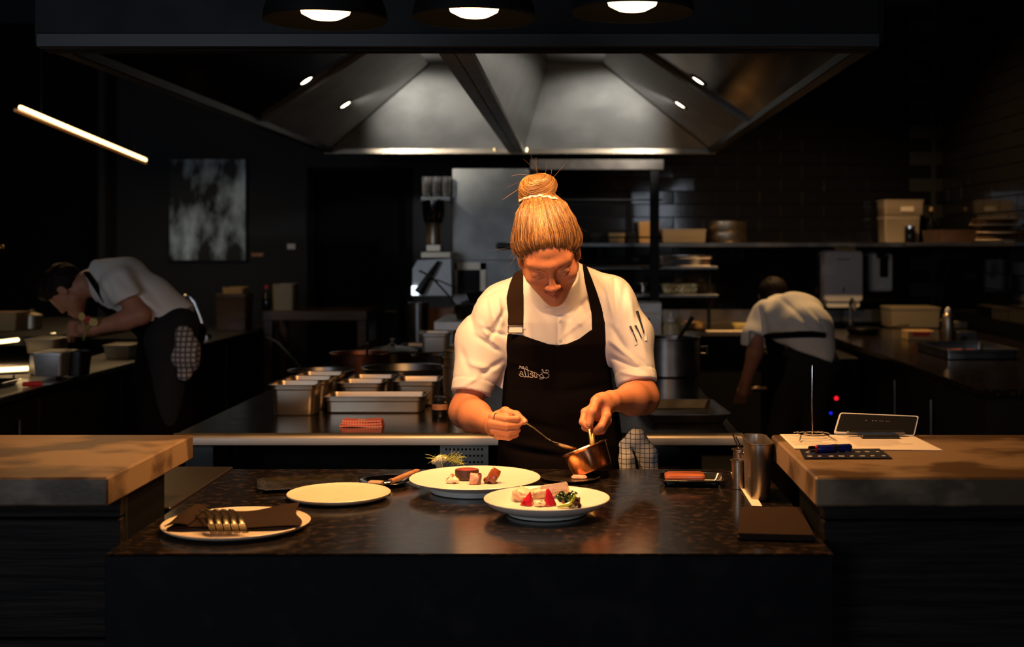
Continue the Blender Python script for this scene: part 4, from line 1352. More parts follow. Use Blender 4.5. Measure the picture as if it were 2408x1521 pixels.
# jacket tail that shows beside the bib
MB().slab([P(1188, 838, 3.70), P(1166, 905, 3.70), P(1181, 914, 3.69), P(1189, 850, 3.68)], .003).build('jacket_tail', M['jacket'], wo)
# trousers and shoes
Tz = Vol((-.30, 3.55, .04), (.20, 4.05, 1.12), .009)
Tz.loft([(.78, -.045, 3.80, .178, .122), (.90, -.045, 3.80, .178, .118), (1.02, -.047, 3.78, .160, .105), (1.11, -.05, 3.765, .155, .10)], 0)
for s in (-1, 1):
    Tz.chain([(-.045 + s * .085, 3.80, .86), (-.045 + s * .10, 3.79, .48), (-.045 + s * .11, 3.82, .08)], [.088, .066, .052], .03)
Tz.cut((0, 0, .06), (0, 0, -1))
Tz.build('trousers', M['trouser'], wo)
for s in (-1, 1):
    x = -.045 + s * .11
    MB().rrect([(.044, .125, .0, .04), (.046, .13, .012, .042), (.045, .128, .03, .042), (.040, .11, .06, .038), (.034, .06, .085, .03)], 6, (x, 3.77, .002)).build('shoe', M['shoe'], wo)

# ---- hair: cap, bun, strands
Hc0 = Vector((0, .012, .040))
bun = Vector((-.004, .128, .118))
HV = Vol(H(0, .06, .06) - Vector((.17, .17, .19)), H(0, .06, .06) + Vector((.17, .17, .19)), .0028)
HV.ell(H(*Hc0), (.0848, .1000, .0880), 0, 'u', Rh)
for s in (-1, 1):
    HV.ell(H(s * .055, .012, .012), (.030, .055, .045), .02, 'u', Rh)
HV.ell(H(0, .055, .085), (.072, .060, .055), .03, 'u', Rh)
# hairline: swept plane, higher in the middle of the forehead, with temples
sl, X, Y, Z = HV.win(HV.lo, HV.lo + HV.h * HV.n)
x, y, z = X - HC[0], Y - HC[1], Z - HC[2]
hx_, hy_, hz_ = [Rh3[0, i] * x + Rh3[1, i] * y + Rh3[2, i] * z for i in range(3)]
line = .078 - .015 * (np.abs(hx_) / .05) ** 2 - (hy_ + .075) * 1.0
line = np.maximum(line, -.075)
HV.F = np.maximum(HV.F, ((line - hz_) * .72).astype(np.float32))
HV.F += (.0080 * (1 - np.clip((hz_ - line) / .065, 0, 1)) ** 1.3).astype(np.float32)
HV.ell(H(0, -.115, -.03), (.068, .080, .096), .006, 's', Rh)
# comb grooves that run to the bun
bx, by, bz = hx_ - bun.x, hy_ - bun.y, hz_ - bun.z
ang = np.arctan2(bx, -(by * .55 + bz * .83) * 0 - (by * .83 - bz * .55))
HV.F += (.0011 * np.sin(ang * 46) + .0008 * np.sin(ang * 91 + 1)).astype(np.float32)
B0 = HV.F.copy()
HV.ell(H(*bun), (.052, .042, .046), .010, 'u', Rh)
HV.ell(H(bun.x - .012, bun.y + .002, bun.z - .028), (.040, .036, .030), .012, 'u', Rh)
r_b = np.sqrt(bx ** 2 + by ** 2 + bz ** 2)
sp = np.arctan2(bz, bx) * 2 + r_b * 60 + by * 80
HV.F += (.0032 * np.sin(sp) * (r_b < .062) * (by + bz * .3 > -.035)).astype(np.float32)


def hair_col(v):
    L = (v - np.array(HC)) @ Rh3
    b = L - np.array(bun)
    a = np.arctan2(b[:, 0], -(b[:, 1] * .83 - b[:, 2] * .55))
    t = .5 + .5 * np.sin(a * 23 + 2 * np.sin(a * 57))
    rb_ = np.linalg.norm(b, axis=1)
    t2 = .5 + .5 * np.sin(np.arctan2(b[:, 2], b[:, 0]) * 2 + rb_ * 60 + b[:, 1] * 80)
    t = np.where(rb_ < .062, .35 + .5 * t2, t)
    root = np.clip((L[:, 2] - (.060 - (L[:, 1] + .075) * 1.0)) / .05, 0, 1)
    root = np.where(rb_ < .062, 1, root)
    c = np.array([.05, .016, .005]) * (1 - t)[:, None] + np.array([.36, .165, .048]) * t[:, None]
    return c * (.45 + .55 * root)[:, None]


hp_, HVv, HQ = HV.build('hair', M['hair'], wo, hair_col)
hb = bvh_of(HVv, HQ)
# individual strands combed from the hairline to the bun, plus flyaways
sv, sf, scol = [], [], []


def strand(pts, r, col):
    n0 = sum(len(a) for a in sv)
    pts = [Vector(p) for p in pts]
    k = len(pts)
    out = []
    for i, p in enumerate(pts):
        t = (pts[min(i + 1, k - 1)] - pts[max(i - 1, 0)]).normalized()
        u = t.cross(Vector((.3, -1, .2))).normalized()
        w = t.cross(u)
        rr = r * (1 - .7 * abs(2 * i / (k - 1) - 1) ** 3)
        out += [p + u * rr, p + (w * .87 - u * .5) * rr, p - (w * .87 + u * .5) * rr]
    sv.append([tuple(p) for p in out])
    for i in range(k - 1):
        for j in range(3):
            m_ = (j + 1) % 3
            sf.append((n0 + 3 * i + j, n0 + 3 * i + m_, n0 + 3 * i + 3 + m_, n0 + 3 * i + 3 + j))
    scol.append((len(out), col))


def haircol():
    t = R.random()
    t = t * t
    return (.075 + .56 * t, .026 + .31 * t, .007 + .11 * t)


for i in range(1300):
    a = R.uniform(-2.2, 2.2)                      # around the head, 0 = forehead
    st = Vector((.092 * math.sin(a), -.098 * math.cos(a), .073 - (.060) * (1 - math.cos(a)) - min(.024, .060 * math.sin(a) ** 2)))
    pts = []
    sw_ = R.gauss(0, .004)
    for j in range(11):
        t = j / 10
        q = st.lerp(bun + Vector((R.gauss(0, .002), -.035, -.012)), t)
        dirn = (q - Hc0)
        o = H(*(Hc0 + dirn.normalized() * .25))
        tgt = H(*Hc0)
        h = hb.ray_cast(o, (tgt - o).normalized(), .3)
        if not h[0]:
            continue
        if (h[0] - H(*bun)).length < .058:
            break
        pts.append(h[0] + h[1] * (.0003 + .0017 * R.random() * min(1, t * 3)) + Rh @ Vector((sw_ * math.sin(t * 5), 0, 0)))
    if len(pts) > 3:
        strand(pts, .00055, haircol())
for i in range(420):                              # wound round the bun
    ph, tl = R.uniform(0, 6.28), R.choice((-1, 1)) * R.random() ** 1.6 * 3.2
    pts = []
    ax = Vector((R.gauss(0, .12), R.gauss(0, .12), 1)).normalized()
    u = ax.orthogonal().normalized()
    w = ax.cross(u)
    for j in range(9):
        t = ph + j * .22
        d_ = (u * math.cos(t) + w * math.sin(t) + ax * tl * .8).normalized()
        o = H(*bun) + (Rh @ d_) * .15
        h = hb.ray_cast(o, -(Rh @ d_), .2)
        if h[0]:
            pts.append(h[0] + h[1] * .001)
    if len(pts) > 4:
        strand(pts, .0005, haircol())
for i in range(32):                               # flyaways
    if i < 20:
        d_ = Vector((R.gauss(0, .5), R.gauss(.2, .4), R.uniform(.2, 1))).normalized()
        p = H(*bun) + (Rh @ d_) * .044
        v = (Rh @ d_) * .9 + Vector((R.gauss(0, .7), R.gauss(0, .5), R.gauss(0, .4)))
        L_ = R.uniform(.015, .042)
    else:
        s = R.choice((-1, -1, 1))
        p = H(s * R.uniform(.078, .088), R.uniform(-.03, .06), R.uniform(-.03, .10))
        v = Vector((s * R.uniform(.2, .9), R.gauss(0, .4), R.uniform(-.8, .5)))
        L_ = R.uniform(.012, .032)
    v = v.normalized()
    cv = Vector((R.gauss(0, 1), R.gauss(0, 1), R.gauss(-.4, 1))) * .9
    pts = [p + v * L_ * t + cv * L_ * t * t * .8 for t in (0, .2, .4, .6, .8, 1)]
    strand(pts, .00026, haircol())
for s in (-1, 1):                                 # loose locks at the temples and in front of the ears
    for i in range(9):
        a0 = H(s * R.uniform(.045, .075), -.070 + R.uniform(0, .03), .05 + R.gauss(0, .008))
        a1 = H(s * (.080 + R.gauss(0, .003)), -.03 + R.gauss(0, .006), .012 + R.gauss(0, .01))
        a2 = H(s * (.083 + R.gauss(0, .004)), -.005 + R.gauss(0, .008), -.03 + R.gauss(0, .015))
        pts = [a0.lerp(a1, t).lerp(a1.lerp(a2, t), t) for t in np.linspace(0, 1, 8)]
        strand(pts, .0005, haircol())
me = bpy.data.meshes.new('hair_strands')
vv = np.array([p for a in sv for p in a]) - np.array(WL)
me.from_pydata(vv.tolist(), [], sf)
me.polygons.foreach_set('use_smooth', [True] * len(me.polygons))
at = me.attributes.new('Col', 'FLOAT_COLOR', 'POINT')
at.data.foreach_set('color', np.concatenate([np.tile((*c, 1.0), n) for n, c in scol]).astype(np.float32))
me.materials.append(M['hair'])
hs = link('hair_strands', me, wo)
hs['kind'] = 'stuff'
# hair tie
tie = [onjk(x, 470 - 7 * math.sin(math.pi * (x - 1222) / 88) + 1.5 * math.sin(x * .35), .0030, bv=hb) for x in np.linspace(1222, 1310, 30)]
MB().tube(tie, [.0030 + .0012 * math.sin(i * 1.7) for i in range(30)], 6).build('hair_tie', M['scrunch'], wo)


# ================================================================== what she holds
# spoon
sp0, sp1 = P(1206, 974, 3.352), P(1296, 1036, 3.335)
st_ = thing('serving_spoon', 'gold toned spoon held over the copper pan in her hand', 'spoon', tuple(sp1))
mid = sp0.lerp(sp1, .55) + Vector((0, 0, .003))
MB().tube([sp0, sp0.lerp(mid, .5), mid, sp1.lerp(mid, .25) + Vector((0, 0, -.002)), sp1], [.0052, .0048, .0038, .0034, .0048], 8, flat=.6).build('handle', M['gold'], st_)
tip = P(1357, 1053, 3.325)
d = (tip - sp1)
dn = d.normalized()
sd_ = Vector((0, -1, 0)) - dn * Vector((0, -1, 0)).dot(dn)
sd_ = (Vector((0.1, -1, .1)) - dn * Vector((0.1, -1, .1)).dot(dn)).normalized()
upn = sd_.cross(dn) * -1
if upn.z < 0:
    upn = -upn


def bowl_pt(u, v):
    t = u
    w = .0175 * math.sin(math.pi * min(1, t * .97 + .03)) ** .6
    s = (v - .5) * 2
    dep = .009 * math.sin(math.pi * t) ** .7 * (1 - s * s)
    p = sp1 + dn * (d.length * t) + sd_ * w * s - upn * dep
    return tuple(p)


MB().grid(bowl_pt, 14, 9, .0012).build('spoon_bowl', M['gold'], st_)

# copper saucepan, tipped to the left
rim_c, R_pan, H_pan = P(1374, 1053, 3.375), .0615, .064
axp = Vector((-.36, .12, .92)).normalized()          # its up axis
Rp = axp.to_track_quat('Z', 'Y').to_matrix().to_4x4()
Mp = Matrix.Translation(rim_c - axp * H_pan) @ Rp
pan = thing('copper_saucepan', 'small worn copper saucepan with brass handle tipped in her hand', 'saucepan', tuple(rim_c - axp * H_pan))
MB().lathe([(.045, 0), (.051, .002), (.054, .008), (R_pan - .002, H_pan - .004), (R_pan + .0025, H_pan), (R_pan + .001, H_pan + .0016)], 48, cap1=False).xf(Mp).build('body', M['copper'], pan)
MB().lathe([(.01, .004), (.050, .005), (.0525, .012), (R_pan - .0035, H_pan - .004), (R_pan + .001, H_pan + .0016)], 48, cap1=False, cap0=True).xf(Mp).build('lining', M['tin'], pan)
MB().lathe([(.0545, .030), (.02, .0302)], 40, cap0=False).xf(Mp).build('sauce', M['glaze'], pan)
h0 = P(1394, 1046, 3.335)
hpts = [h0, P(1393, 1034, 3.342), P(1390, 1015, 3.356), P(1388, 1000, 3.368), P(1392, 975, 3.39), P(1400, 945, 3.425)]
MB().tube(hpts, [.0085, .0082, .0080, .0075, .007, .006], 8, flat=.35, up=(0, -1, .3)).build('handle', M['brass'], pan)


# ================================================================== crockery on the pass
def plate(name, label, px, py, z, r, prof, m, cat='plate', group=None, extra=None):
    c_ = PZ(px, py, z)
    c_.z = ZP + .0005
    t = thing(name, label, cat, c_, group)
    MB().lathe(prof(r), 72, c_).build('dish', m, t)
    return t, c_


def coupe(r):      # shallow footed plate
    return [(r * .58, 0), (r * .62, .0015), (r * .63, .007), (r * .70, .0095), (r * .84, .0165), (r * .94, .0250), (r * .988, .0325), (r, .0352), (r * .994, .0365), (r * .972, .0345), (r * .91, .0265), (r * .81, .0165), (r * .70, .0108), (r * .5, .0092), (.005, .009)]


def lowp(r):
    return [(r * .70, 0), (r * .90, .004), (r * .985, .010), (r, .014), (r * .985, .0155), (r * .95, .0125), (r * .80, .0105), (.005, .0100)]


def widep(r):
    return [(r * .66, 0), (r * .68, .002), (r * .685, .013), (r * .74, .017), (r * .93, .026), (r * .99, .0305), (r, .0325), (r * .99, .0338), (r * .93, .0310), (r * .72, .0245), (r * .66, .0235), (.005, .0230)]


pA, cA = plate('footed_plate', 'cream footed plate with beetroot and white meat, nearest to the camera', 1286, 1173, ZP + .033, .1435, coupe, M['plate'], group='cream plates on the pass')
pB, cB = plate('wide_plate', 'wide cream plate with rare beef slices in front of the woman', 1117, 1123, ZP + .032, .163, widep, M['plate'], group='cream plates on the pass')
pC, cC = plate('flat_plate', 'empty flat sand coloured plate on the stone counter', 797, 1160, ZP + .012, .124, lowp, M['plate_tan'])
pD, cD = plate('napkin_plate', 'speckled cream plate under the dark napkin and forks', 556, 1227, ZP + .014, .157, lowp, M['plate_tan'])

# napkin on that plate
nz = cD.z + .0165


def npt(u, v):
    x0 = -.135 + .285 * u
    a, b = Vector((-.122, -.088)), Vector((.150, -.062))
    c2, d2 = Vector((.105, .130)), Vector((-.118, .058))
    q = a.lerp(b, u).lerp(d2.lerp(c2, u), v)
    drop = 0
    z = nz + .003 + .004 * math.sin(u * 5 + v * 2) * v + .006 * max(0, v - .7) * u * 4 + .002 * math.sin(9 * u)
    return (cD.x + q.x + .006 * math.sin(7 * v) * (1 if u > .9 else .3), cD.y + q.y + .005 * math.sin(6 * u), z)


nap = thing('napkin', 'dark brown folded linen napkin lying on the speckled plate under forks', 'napkin', (cD.x, cD.y, nz))
MB().grid(npt, 26, 18, .0022).build('top_layer', M['napkin'], nap)


def npt2(u, v):
    x, y, z = npt(u * .96 + .01, v * .96 + .01)
    return (x - .004, y - .005 * (1 - v), z - .0042)


MB().grid(npt2, 20, 12, .0020).build('lower_layer', M['napkin'], nap)


def npt3(u, v):
    x, y, z = npt(0.02 + u * .14, v)
    return (x - .012 + .01 * u, y, z + .004 + .011 * math.sin(math.pi * u) * (.4 + .6 * v))


MB().grid(npt3, 10, 14, .002).build('folded_edge', M['napkin'], nap)
# five forks in a row, tines to the front
fk0 = None
for i in range(5):
    xs = PZ(505 + 18.6 * i, 1246, nz + .012)
    lb_ = ['leftmost fork of the row of five on the napkin', 'second fork from the left in the row of five', 'middle fork of the row of five on the napkin', 'second fork from the right in the row of five', 'rightmost fork of the row of five, beside bare napkin'][i]
    loc = (xs.x, xs.y, nz + .006)
    if fk0 is None:
        fk0 = thing('fork', lb_, 'fork', loc, 'forks on the napkin plate')
        # local: tines at the origin pointing to -y, handle away and to the left
        dv = Vector((-.50, 1, 0)).normalized()
        sdv = Vector((1, .50, 0)).normalized()

        def fp(t, h, s=0):
            return tuple(dv * t + sdv * s + Vector((0, 0, h)))
        root = MB()
        for k in range(4):
            s = (-1.5 + k) * .0034
            MB().tube([fp(0, .000, s), fp(.012, -.0012, s), fp(.028, .002, s), fp(.046, .010, s)], [.0008, .0012, .0013, .0014], 6).build('tine', M['gold'], fk0, True)
        MB().tube([fp(.044, .0095), fp(.054, .0145), fp(.068, .0185), (fp(.084, .0200))], [.0072, .0076, .0055, .0034], 10, flat=.22).build('fork_head', M['gold'], fk0, True)
        MB().tube([fp(.082, .020), fp(.11, .022), fp(.14, .0205), fp(.165, .016)], [.0032, .0028, .0038, .0046], 8, flat=.6).build('handle', M['gold'], fk0, True)
    else:
        dup(fk0, loc, lb_)

# dark oval steel tray and small steel dish with brush
c_ = PZ(724, 1134, ZP + .008)
ot = thing('steel_tray', 'dark shiny shallow steel tray behind the sand plate', 'tray', (c_.x, c_.y, ZP))
Mz = Matrix.Translation((c_.x, c_.y, ZP + .001)) @ Matrix.Rotation(.24, 4, 'Z')
MB().rrect([(.102, .064, 0, .02), (.107, .069, .001, .022), (.116, .078, .007, .026), (.126, .088, .0078, .030), (.126, .088, .0090, .030), (.117, .079, .0085, .026), (.107, .069, .0028, .022), (.05, .03, .0026, .015)], 8).xf(Mz).build('tray_body', M['tray_metal'], ot)
for k in range(7):
    a = R.uniform(-.06, .06), R.uniform(-.03, .03)
c_ = PZ(907, 1131, ZP + .008)
sd2 = thing('steel_dish', 'small round steel dish under the pastry brush', 'dish', (c_.x, c_.y, ZP))
MB().lathe([(.045, 0), (.052, .002), (.064, .009), (.068, .0095), (.067, .0108), (.063, .0105), (.050, .0035), (.01, .003)], 48, (c_.x, c_.y, ZP + .001)).build('dish_body', M['chrome'], sd2)
br = thing('pastry_brush', 'pastry brush with wooden handle resting on the small steel dish', 'brush', (c_.x, c_.y, ZP + .012))
a, b, e, f_ = PZ(985, 1106, ZP + .026), PZ(918, 1132, ZP + .018), PZ(902, 1135, ZP + .016), PZ(872, 1133, ZP + .014)
MB().tube([a, a.lerp(b, .1), a.lerp(b, .5), b.lerp(a, .12), b], [.003, .0068, .0072, .0058, .0075], 12).build('handle', M['wood'], br)
MB().tube([b, b.lerp(e, .5), e], [.0085, .0115, .0120], 12, flat=.45).build('ferrule', M['chrome'], br)
MB().tube([e, e.lerp(f_, .5), f_], [.0115, .0135, .0120], 12, flat=.35).build('bristles', M['bristle'], br)

# round steel lid under the saucepan
c_ = PZ(1341, 1122, ZP + .006)
ld = thing('round_steel_tray', 'round dark steel tray under the tipped copper pan', 'tray', (c_.x, c_.y, ZP))
MB().lathe([(.060, 0), (.066, .001), (.0765, .0065), (.0785, .0070), (.0785, .0082), (.0755, .0080), (.066, .0030), (.01, .0026)], 56, (c_.x, c_.y, ZP + .001)).build('tray_body', M['tray_metal'], ld)
c2 = PZ(1362, 1121, ZP + .008)
mr = tag(MB().rrect([(.018, .010, 0, .008), (.021, .012, .003, .01), (.017, .009, .008, .007)], 6, (c2.x, c2.y, ZP + .0042)).build('pan_reflection', M['pork']), 'small pale piece standing for the pan reflection on the round steel tray', 'meat')  # solid piece in place of the pan's reflection in the tray

# little tray with pork belly at the right
c_ = PZ(1626, 1130, ZP + .008)
bt = thing('small_tray', 'small rectangular steel tray carrying the roast pork piece', 'tray', (c_.x, c_.y, ZP))
Mz = Matrix.Translation((c_.x, c_.y, ZP + .001)) @ Matrix.Rotation(-.10, 4, 'Z')
MB().rrect([(.066, .042, 0, .010), (.068, .044, .001, .011), (.078, .054, .017, .014), (.082, .058, .0175, .016), (.0815, .0575, .0190, .016), (.077, .053, .0185, .014), (.067, .043, .0028, .010)], 6).xf(Mz).build('tray_body', M['chrome'], bt)
pb = thing('pork_belly', 'roast pork belly piece on the small steel tray', 'meat', (c_.x - .025, c_.y, ZP + .005))
MB().rrect([(.046, .022, 0, .008), (.049, .025, .004, .009), (.050, .025, .011, .009), (.048, .024, .014, .008)], 6, (c_.x - .018, c_.y - .005, ZP + .0042)).build('meat', M['belly'], pb)
MB().rrect([(.048, .024, 0, .008), (.051, .026, .002, .009), (.050, .025, .007, .009), (.044, .019, .011, .008)], 6, (c_.x - .018, c_.y - .005, ZP + .0185)).build('crackling', M['belly'], pb)

# ---- food on the wide plate
zB = cB.z + .0235


def blob(name, label, mat_, prims, cat, h=.0016, wr=.0012, seed=1, f=260):
    los = np.min([np.array(p[1]) - np.array(p[2]).max() for p in prims], 0) - .006
    his = np.max([np.array(p[1]) + np.array(p[2]).max() for p in prims], 0) + .006
    v = Vol(los, his, h)
    for p in prims:
        v.ell(p[1], p[2], p[3] if len(p) > 3 else .006, p[0], p[4] if len(p) > 4 else None)
    if wr:
        v.wrinkle(wr, f, seed)
    o, _, _ = v.build(name, mat_)
    return tag(o, label, cat)


def leaves(name, label, mat_, c, n, size, seed):
    rn = random.Random(seed)
    m = MB()
    for i in range(n):
        az, tl = rn.uniform(0, 6.28), rn.uniform(.2, 1.2)
        rot = Matrix.Rotation(az, 3, 'Z') @ Matrix.Rotation(tl, 3, 'X')
        o_ = Vector((rn.uniform(-1, 1) * size[0], rn.uniform(-1, 1) * size[1], rn.uniform(.3, 1) * size[2]))
        ph, fq = rn.uniform(0, 6), rn.uniform(4, 8)
        L_, W_ = rn.uniform(.020, .030), rn.uniform(.009, .014)

        def lf(u, v):
            s_ = (v - .5) * 2
            w = W_ * math.sin(math.pi * (u * .92 + .05)) ** .7
            p = Vector((s_ * w, (u - .5) * L_, .006 * math.sin(u * 3) + .003 * math.sin(fq * u + ph) * s_ + .004 * abs(s_) + .0015 * math.sin(17 * u + 9 * s_ + ph)))
            q_ = rot @ p + o_
            return (c[0] + q_.x, c[1] + q_.y, max(c[2] + q_.z, c[2] + .001))
        m.grid(lf, 14, 8, .0007)
    return tag(m.build(name, mat_, smooth=60), label, cat_leaf)


cat_leaf = 'vegetable'


def chunk(m, loc, hx, hy, h, rx, ry, rz, r=.006):
    Mx = Matrix.Translation(loc) @ Matrix.Rotation(rz, 4, 'Z') @ Matrix.Rotation(ry, 4, 'Y') @ Matrix.Rotation(rx, 4, 'X')
    b_ = MB()
    b_.rrect([(hx * .86, hy * .84, -h / 2, r), (hx * .97, hy * .96, -h * .38, r), (hx, hy, -h * .1, r), (hx * .98, hy * .95, h * .28, r), (hx * .86, hy * .80, h / 2, r)], 6)
    for i_, v_ in enumerate(b_.v):
        ph = np.sin(v_ @ np.array([210., 170, 260])) * .0009 + np.sin(v_ @ np.array([-120., 310, 190])) * .0006
        b_.v[i_] = v_ * (1 + ph[:, None] / .012)
    b_.xf(Mx)
    m.v += b_.v
    m.f += [tuple(i + m.n for i in f__) for f__ in b_.f]
    m.n += b_.n
    return m


def PB(px, py, z):
    return PZ(px, py, z)


c_ = PB(1098, 1115, zB + .013)
bf = thing('beef_slice', 'thick round slice of rare beef on the wide cream plate', 'meat', (c_.x, c_.y, zB))
MB().lathe([(.0285, .001), (.030, .004), (.0302, .022), (.0285, .0255)], 36, (c_.x, c_.y, zB + .0005), sx=1.0, sy=.8, cap1=False).build('seared_crust', M['crust'], bf)
MB().lathe([(.0286, .0254), (.024, .0266), (.01, .0270)], 36, (c_.x, c_.y, zB + .0005), sx=1.0, sy=.8).build('rare_cut_face', M['beef'], bf)
c_ = PB(1063, 1128, zB + .008)
blob('charred_onion', 'pale charred onion wedge at the left of the beef slice', M['scallop'], [('u', (c_.x, c_.y, zB + .006), (.016, .012, .008)), ('u', (c_.x + .001, c_.y, zB + .014), (.007, .008, .010)), ('u', (c_.x + .010, c_.y - .003, zB + .007), (.008, .009, .007))], 'vegetable', wr=.0014)
c_ = PB(1115, 1126, zB + .012)
pk_ = thing('pork_cube', 'pale pink cooked meat cube in front of the beef slice', 'meat', (c_.x, c_.y, zB))
chunk(MB(), (c_.x, c_.y, zB + .0125), .0115, .013, .024, .08, .1, .1, .005).build('pale_meat', M['pork'], pk_, smooth=60)
chunk(MB(), (c_.x + .0125, c_.y + .003, zB + .013), .005, .0135, .025, .05, .12, .1, .004).build('dark_skin', M['glaze'], pk_, smooth=60)
c_ = PB(1162, 1121, zB + .015)
gz = thing('glazed_meat', 'dark glazed braised meat piece at the right of the beef', 'meat', (c_.x, c_.y, zB))
Mz = Matrix.Translation((c_.x - .002, c_.y, zB + .0175)) @ Matrix.Rotation(.55, 4, 'Y') @ Matrix.Rotation(-.3, 4, 'X')
MB().rrect([(.0105, .013, -.018, .004), (.0125, .015, -.014, .004), (.013, .015, .010, .004), (.0105, .012, .018, .004)], 5).xf(Mz).build('meat', M['glaze'], gz)
c_ = PB(1146, 1130, zB + .006)
blob('jus_onion', 'brown translucent onion petal between meat cube and glazed piece', M['glaze'], [('u', (c_.x, c_.y, zB + .007), (.010, .009, .008))], 'vegetable', wr=.001)
# fennel at the back left of the plate, outside the rim
c_ = PB(1032, 1093, ZP + .03)
fb = thing('fennel', 'pale fennel bulb with feathery green fronds behind the wide plate', 'vegetable', (c_.x, c_.y, ZP + .03))
v = Vol((c_.x - .04, c_.y - .02, ZP), (c_.x + .04, c_.y + .05, ZP + .06), .002)
v.chain([(c_.x - .016, c_.y + .012, ZP + .036), (c_.x + .002, c_.y + .014, ZP + .042), (c_.x + .015, c_.y + .014, ZP + .041)], [.006, .010, .008])
v.chain([(c_.x, c_.y + .014, ZP + .038), (c_.x, c_.y + .02, ZP + .008)], [.008, .010])
v.build('bulb', M['bulbveg'], fb)
fm = MB()
for i in range(90):
    x0 = R.uniform(-.02, .055)
    a = Vector((c_.x + x0, c_.y + R.uniform(.0, .025), ZP + .040 + R.uniform(-.002, .008)))
    dr = Vector((R.gauss(.35, .8), R.gauss(0, .5), R.uniform(-.25, .8))).normalized() * R.uniform(.012, .030)
    fm.tube([a, a + dr * .5 + Vector((0, 0, .002)), a + dr + Vector((0, 0, -.001))], [.0007, .0006, .0003], 4)
for i in range(26):
    t = i / 25
    a = Vector((c_.x + .02 + .045 * t, c_.y + .015 - .035 * t, ZP + .046 - .010 * t))
    for k in range(3):
        dr = Vector((R.gauss(.2, .6), R.gauss(-.2, .5), R.gauss(-.1, .5))).normalized() * .016
        fm.tube([a, a + dr * .5, a + dr], [.0007, .0005, .0003], 4)
fo = fm.build('fronds', M['fennel'], fb)
fo['kind'] = 'stuff'

# ---- food on the near footed plate
zA = cA.z + .0095


def QA(px, py, dz):
    return PZ(px, py, zA + dz)


def wedge(label, bpx, tip, w, dep, seed):
    c_ = PZ(bpx[0], bpx[1], zA + .002)
    h_ = P(tip[0], tip[1], c_.y)
    rr_ = []
    H_ = h_.z - zA
    for t_ in (0, .04, .14, .3, .48, .66, .82, .93, 1.0):
        sc_ = (1 - t_) ** (.95 if seed == 2 else .62) * (.93 if t_ == 0 else 1) + .04
        cx_ = c_.x + (h_.x - c_.x) * (t_ if seed == 2 else t_ ** 1.7)
        ring = []
        for k_ in range(18):
            a_ = 2 * math.pi * k_ / 18
            r_ = w * sc_ * (1 + .20 * math.cos(3 * a_ + seed * 1.9)) * (1 + .03 * math.sin(5 * a_ + 9 * t_))
            ring.append((cx_ + r_ * math.cos(a_), c_.y + .85 * r_ * math.sin(a_) + .004 * t_, zA + .0006 + H_ * t_))
        rr_.append(ring)
    o = MB().rings(rr_).build('beetroot_wedge', M['beet'], smooth=50)
    tag(o, label, 'vegetable', 'beetroot wedges on the near plate')


wedge('left red beetroot wedge, leaning to a point, on the near plate', (1240, 1186), (1247, 1157), .0148, .012, 2)
wedge('right red beetroot wedge, tallest piece, on the near plate', (1291, 1187), (1287, 1149), .0140, .012, 3)
c_ = QA(1290, 1163, .012)

fm_ = thing('white_meat_fillet', 'pale roast meat slices behind the beetroot wedges', 'meat', (c_.x, c_.y, zA))
chunk(MB(), (c_.x - .026, c_.y + .010, zA + .012), .027, .016, .021, .1, -.22, .15).build('slice', M['chicken'], fm_, smooth=60)
chunk(MB(), (c_.x + .014, c_.y + .016, zA + .021), .033, .017, .027, -.1, -.20, -.05).build('slice', M['chicken'], fm_, smooth=60)
c_ = QA(1226, 1170, .010)
fm_ = thing('folded_meat_slice', 'pale folded meat slices at the left of the beetroot', 'meat', (c_.x, c_.y, zA))
chunk(MB(), (c_.x - .006, c_.y + .002, zA + .013), .018, .013, .013, .5, .75, .2, .005).build('slice', M['chicken'], fm_, smooth=60)
chunk(MB(), (c_.x + .006, c_.y + .012, zA + .020), .020, .014, .012, .3, .30, -.3, .005).build('slice', M['chicken'], fm_, smooth=60)
chunk(MB(), (c_.x + .012, c_.y - .002, zA + .009), .015, .012, .012, -.2, .1, .3, .005).build('slice', M['pork'], fm_, smooth=60)
c_ = QA(1270, 1184, .006)
blob('potato_piece', 'pale yellow potato piece between the two beetroot wedges', M['scallop'], [('u', (c_.x, c_.y, zA + .006), (.016, .011, .0075))], 'vegetable', wr=.0006)
c_ = QA(1337, 1174, .014)
leaves('wilted_greens', 'glossy dark wilted greens at the right of the near plate', M['leaf'], (c_.x - .002, c_.y + .002, zA), 16, (.018, .012, .022), 8)
c_ = QA(1352, 1180, .012)
leaves('browned_leaf', 'browned curled leaves at the right edge of the greens', M['crust'], (c_.x + .002, c_.y - .002, zA), 5, (.007, .007, .016), 4)
c_ = QA(1325, 1173, .013)
blob('radish_half', 'pink radish half nestled in the dark greens', M['turnip'], [('u', (c_.x, c_.y - .008, zA + .014), (.0085, .007, .0105))], 'vegetable', wr=0)
q0 = QA(1311, 1190, .004)
q3 = P(1351, 1163, q0.y + .004)
q1 = P(1330, 1188, q0.y - .003)
q2 = P(1346, 1178, q0.y - .001)
tag(MB().tube([q0, q0.lerp(q1, .5), q1, q1.lerp(q2, .5) + Vector((.002, 0, -.001)), q2, q2.lerp(q3, .5) + Vector((.0015, 0, 0)), q3], [.003, .0042, .0046, .0044, .0040, .0034, .0028], 10).build('green_stem', M['stem']), 'bright green curved stem over the dark greens', 'vegetable')


# ================================================================== right end of the pass and the right bar
def pot(name, label, c, r, h, m=None, group=None, lip=.006, cat='pot'):
    t = thing(name, label, cat, c, group)
    MB().lathe([(r * .86, 0), (r * .88, .004), (r, h * .62), (r, h - .03), (r + .001, h - .002), (r + lip, h), (r + lip, h + .002), (r - .002, h), (r - .003, h * .6), (r * .84, .006)], 40, c).build('wall', m or M['steel'], t)
    return t


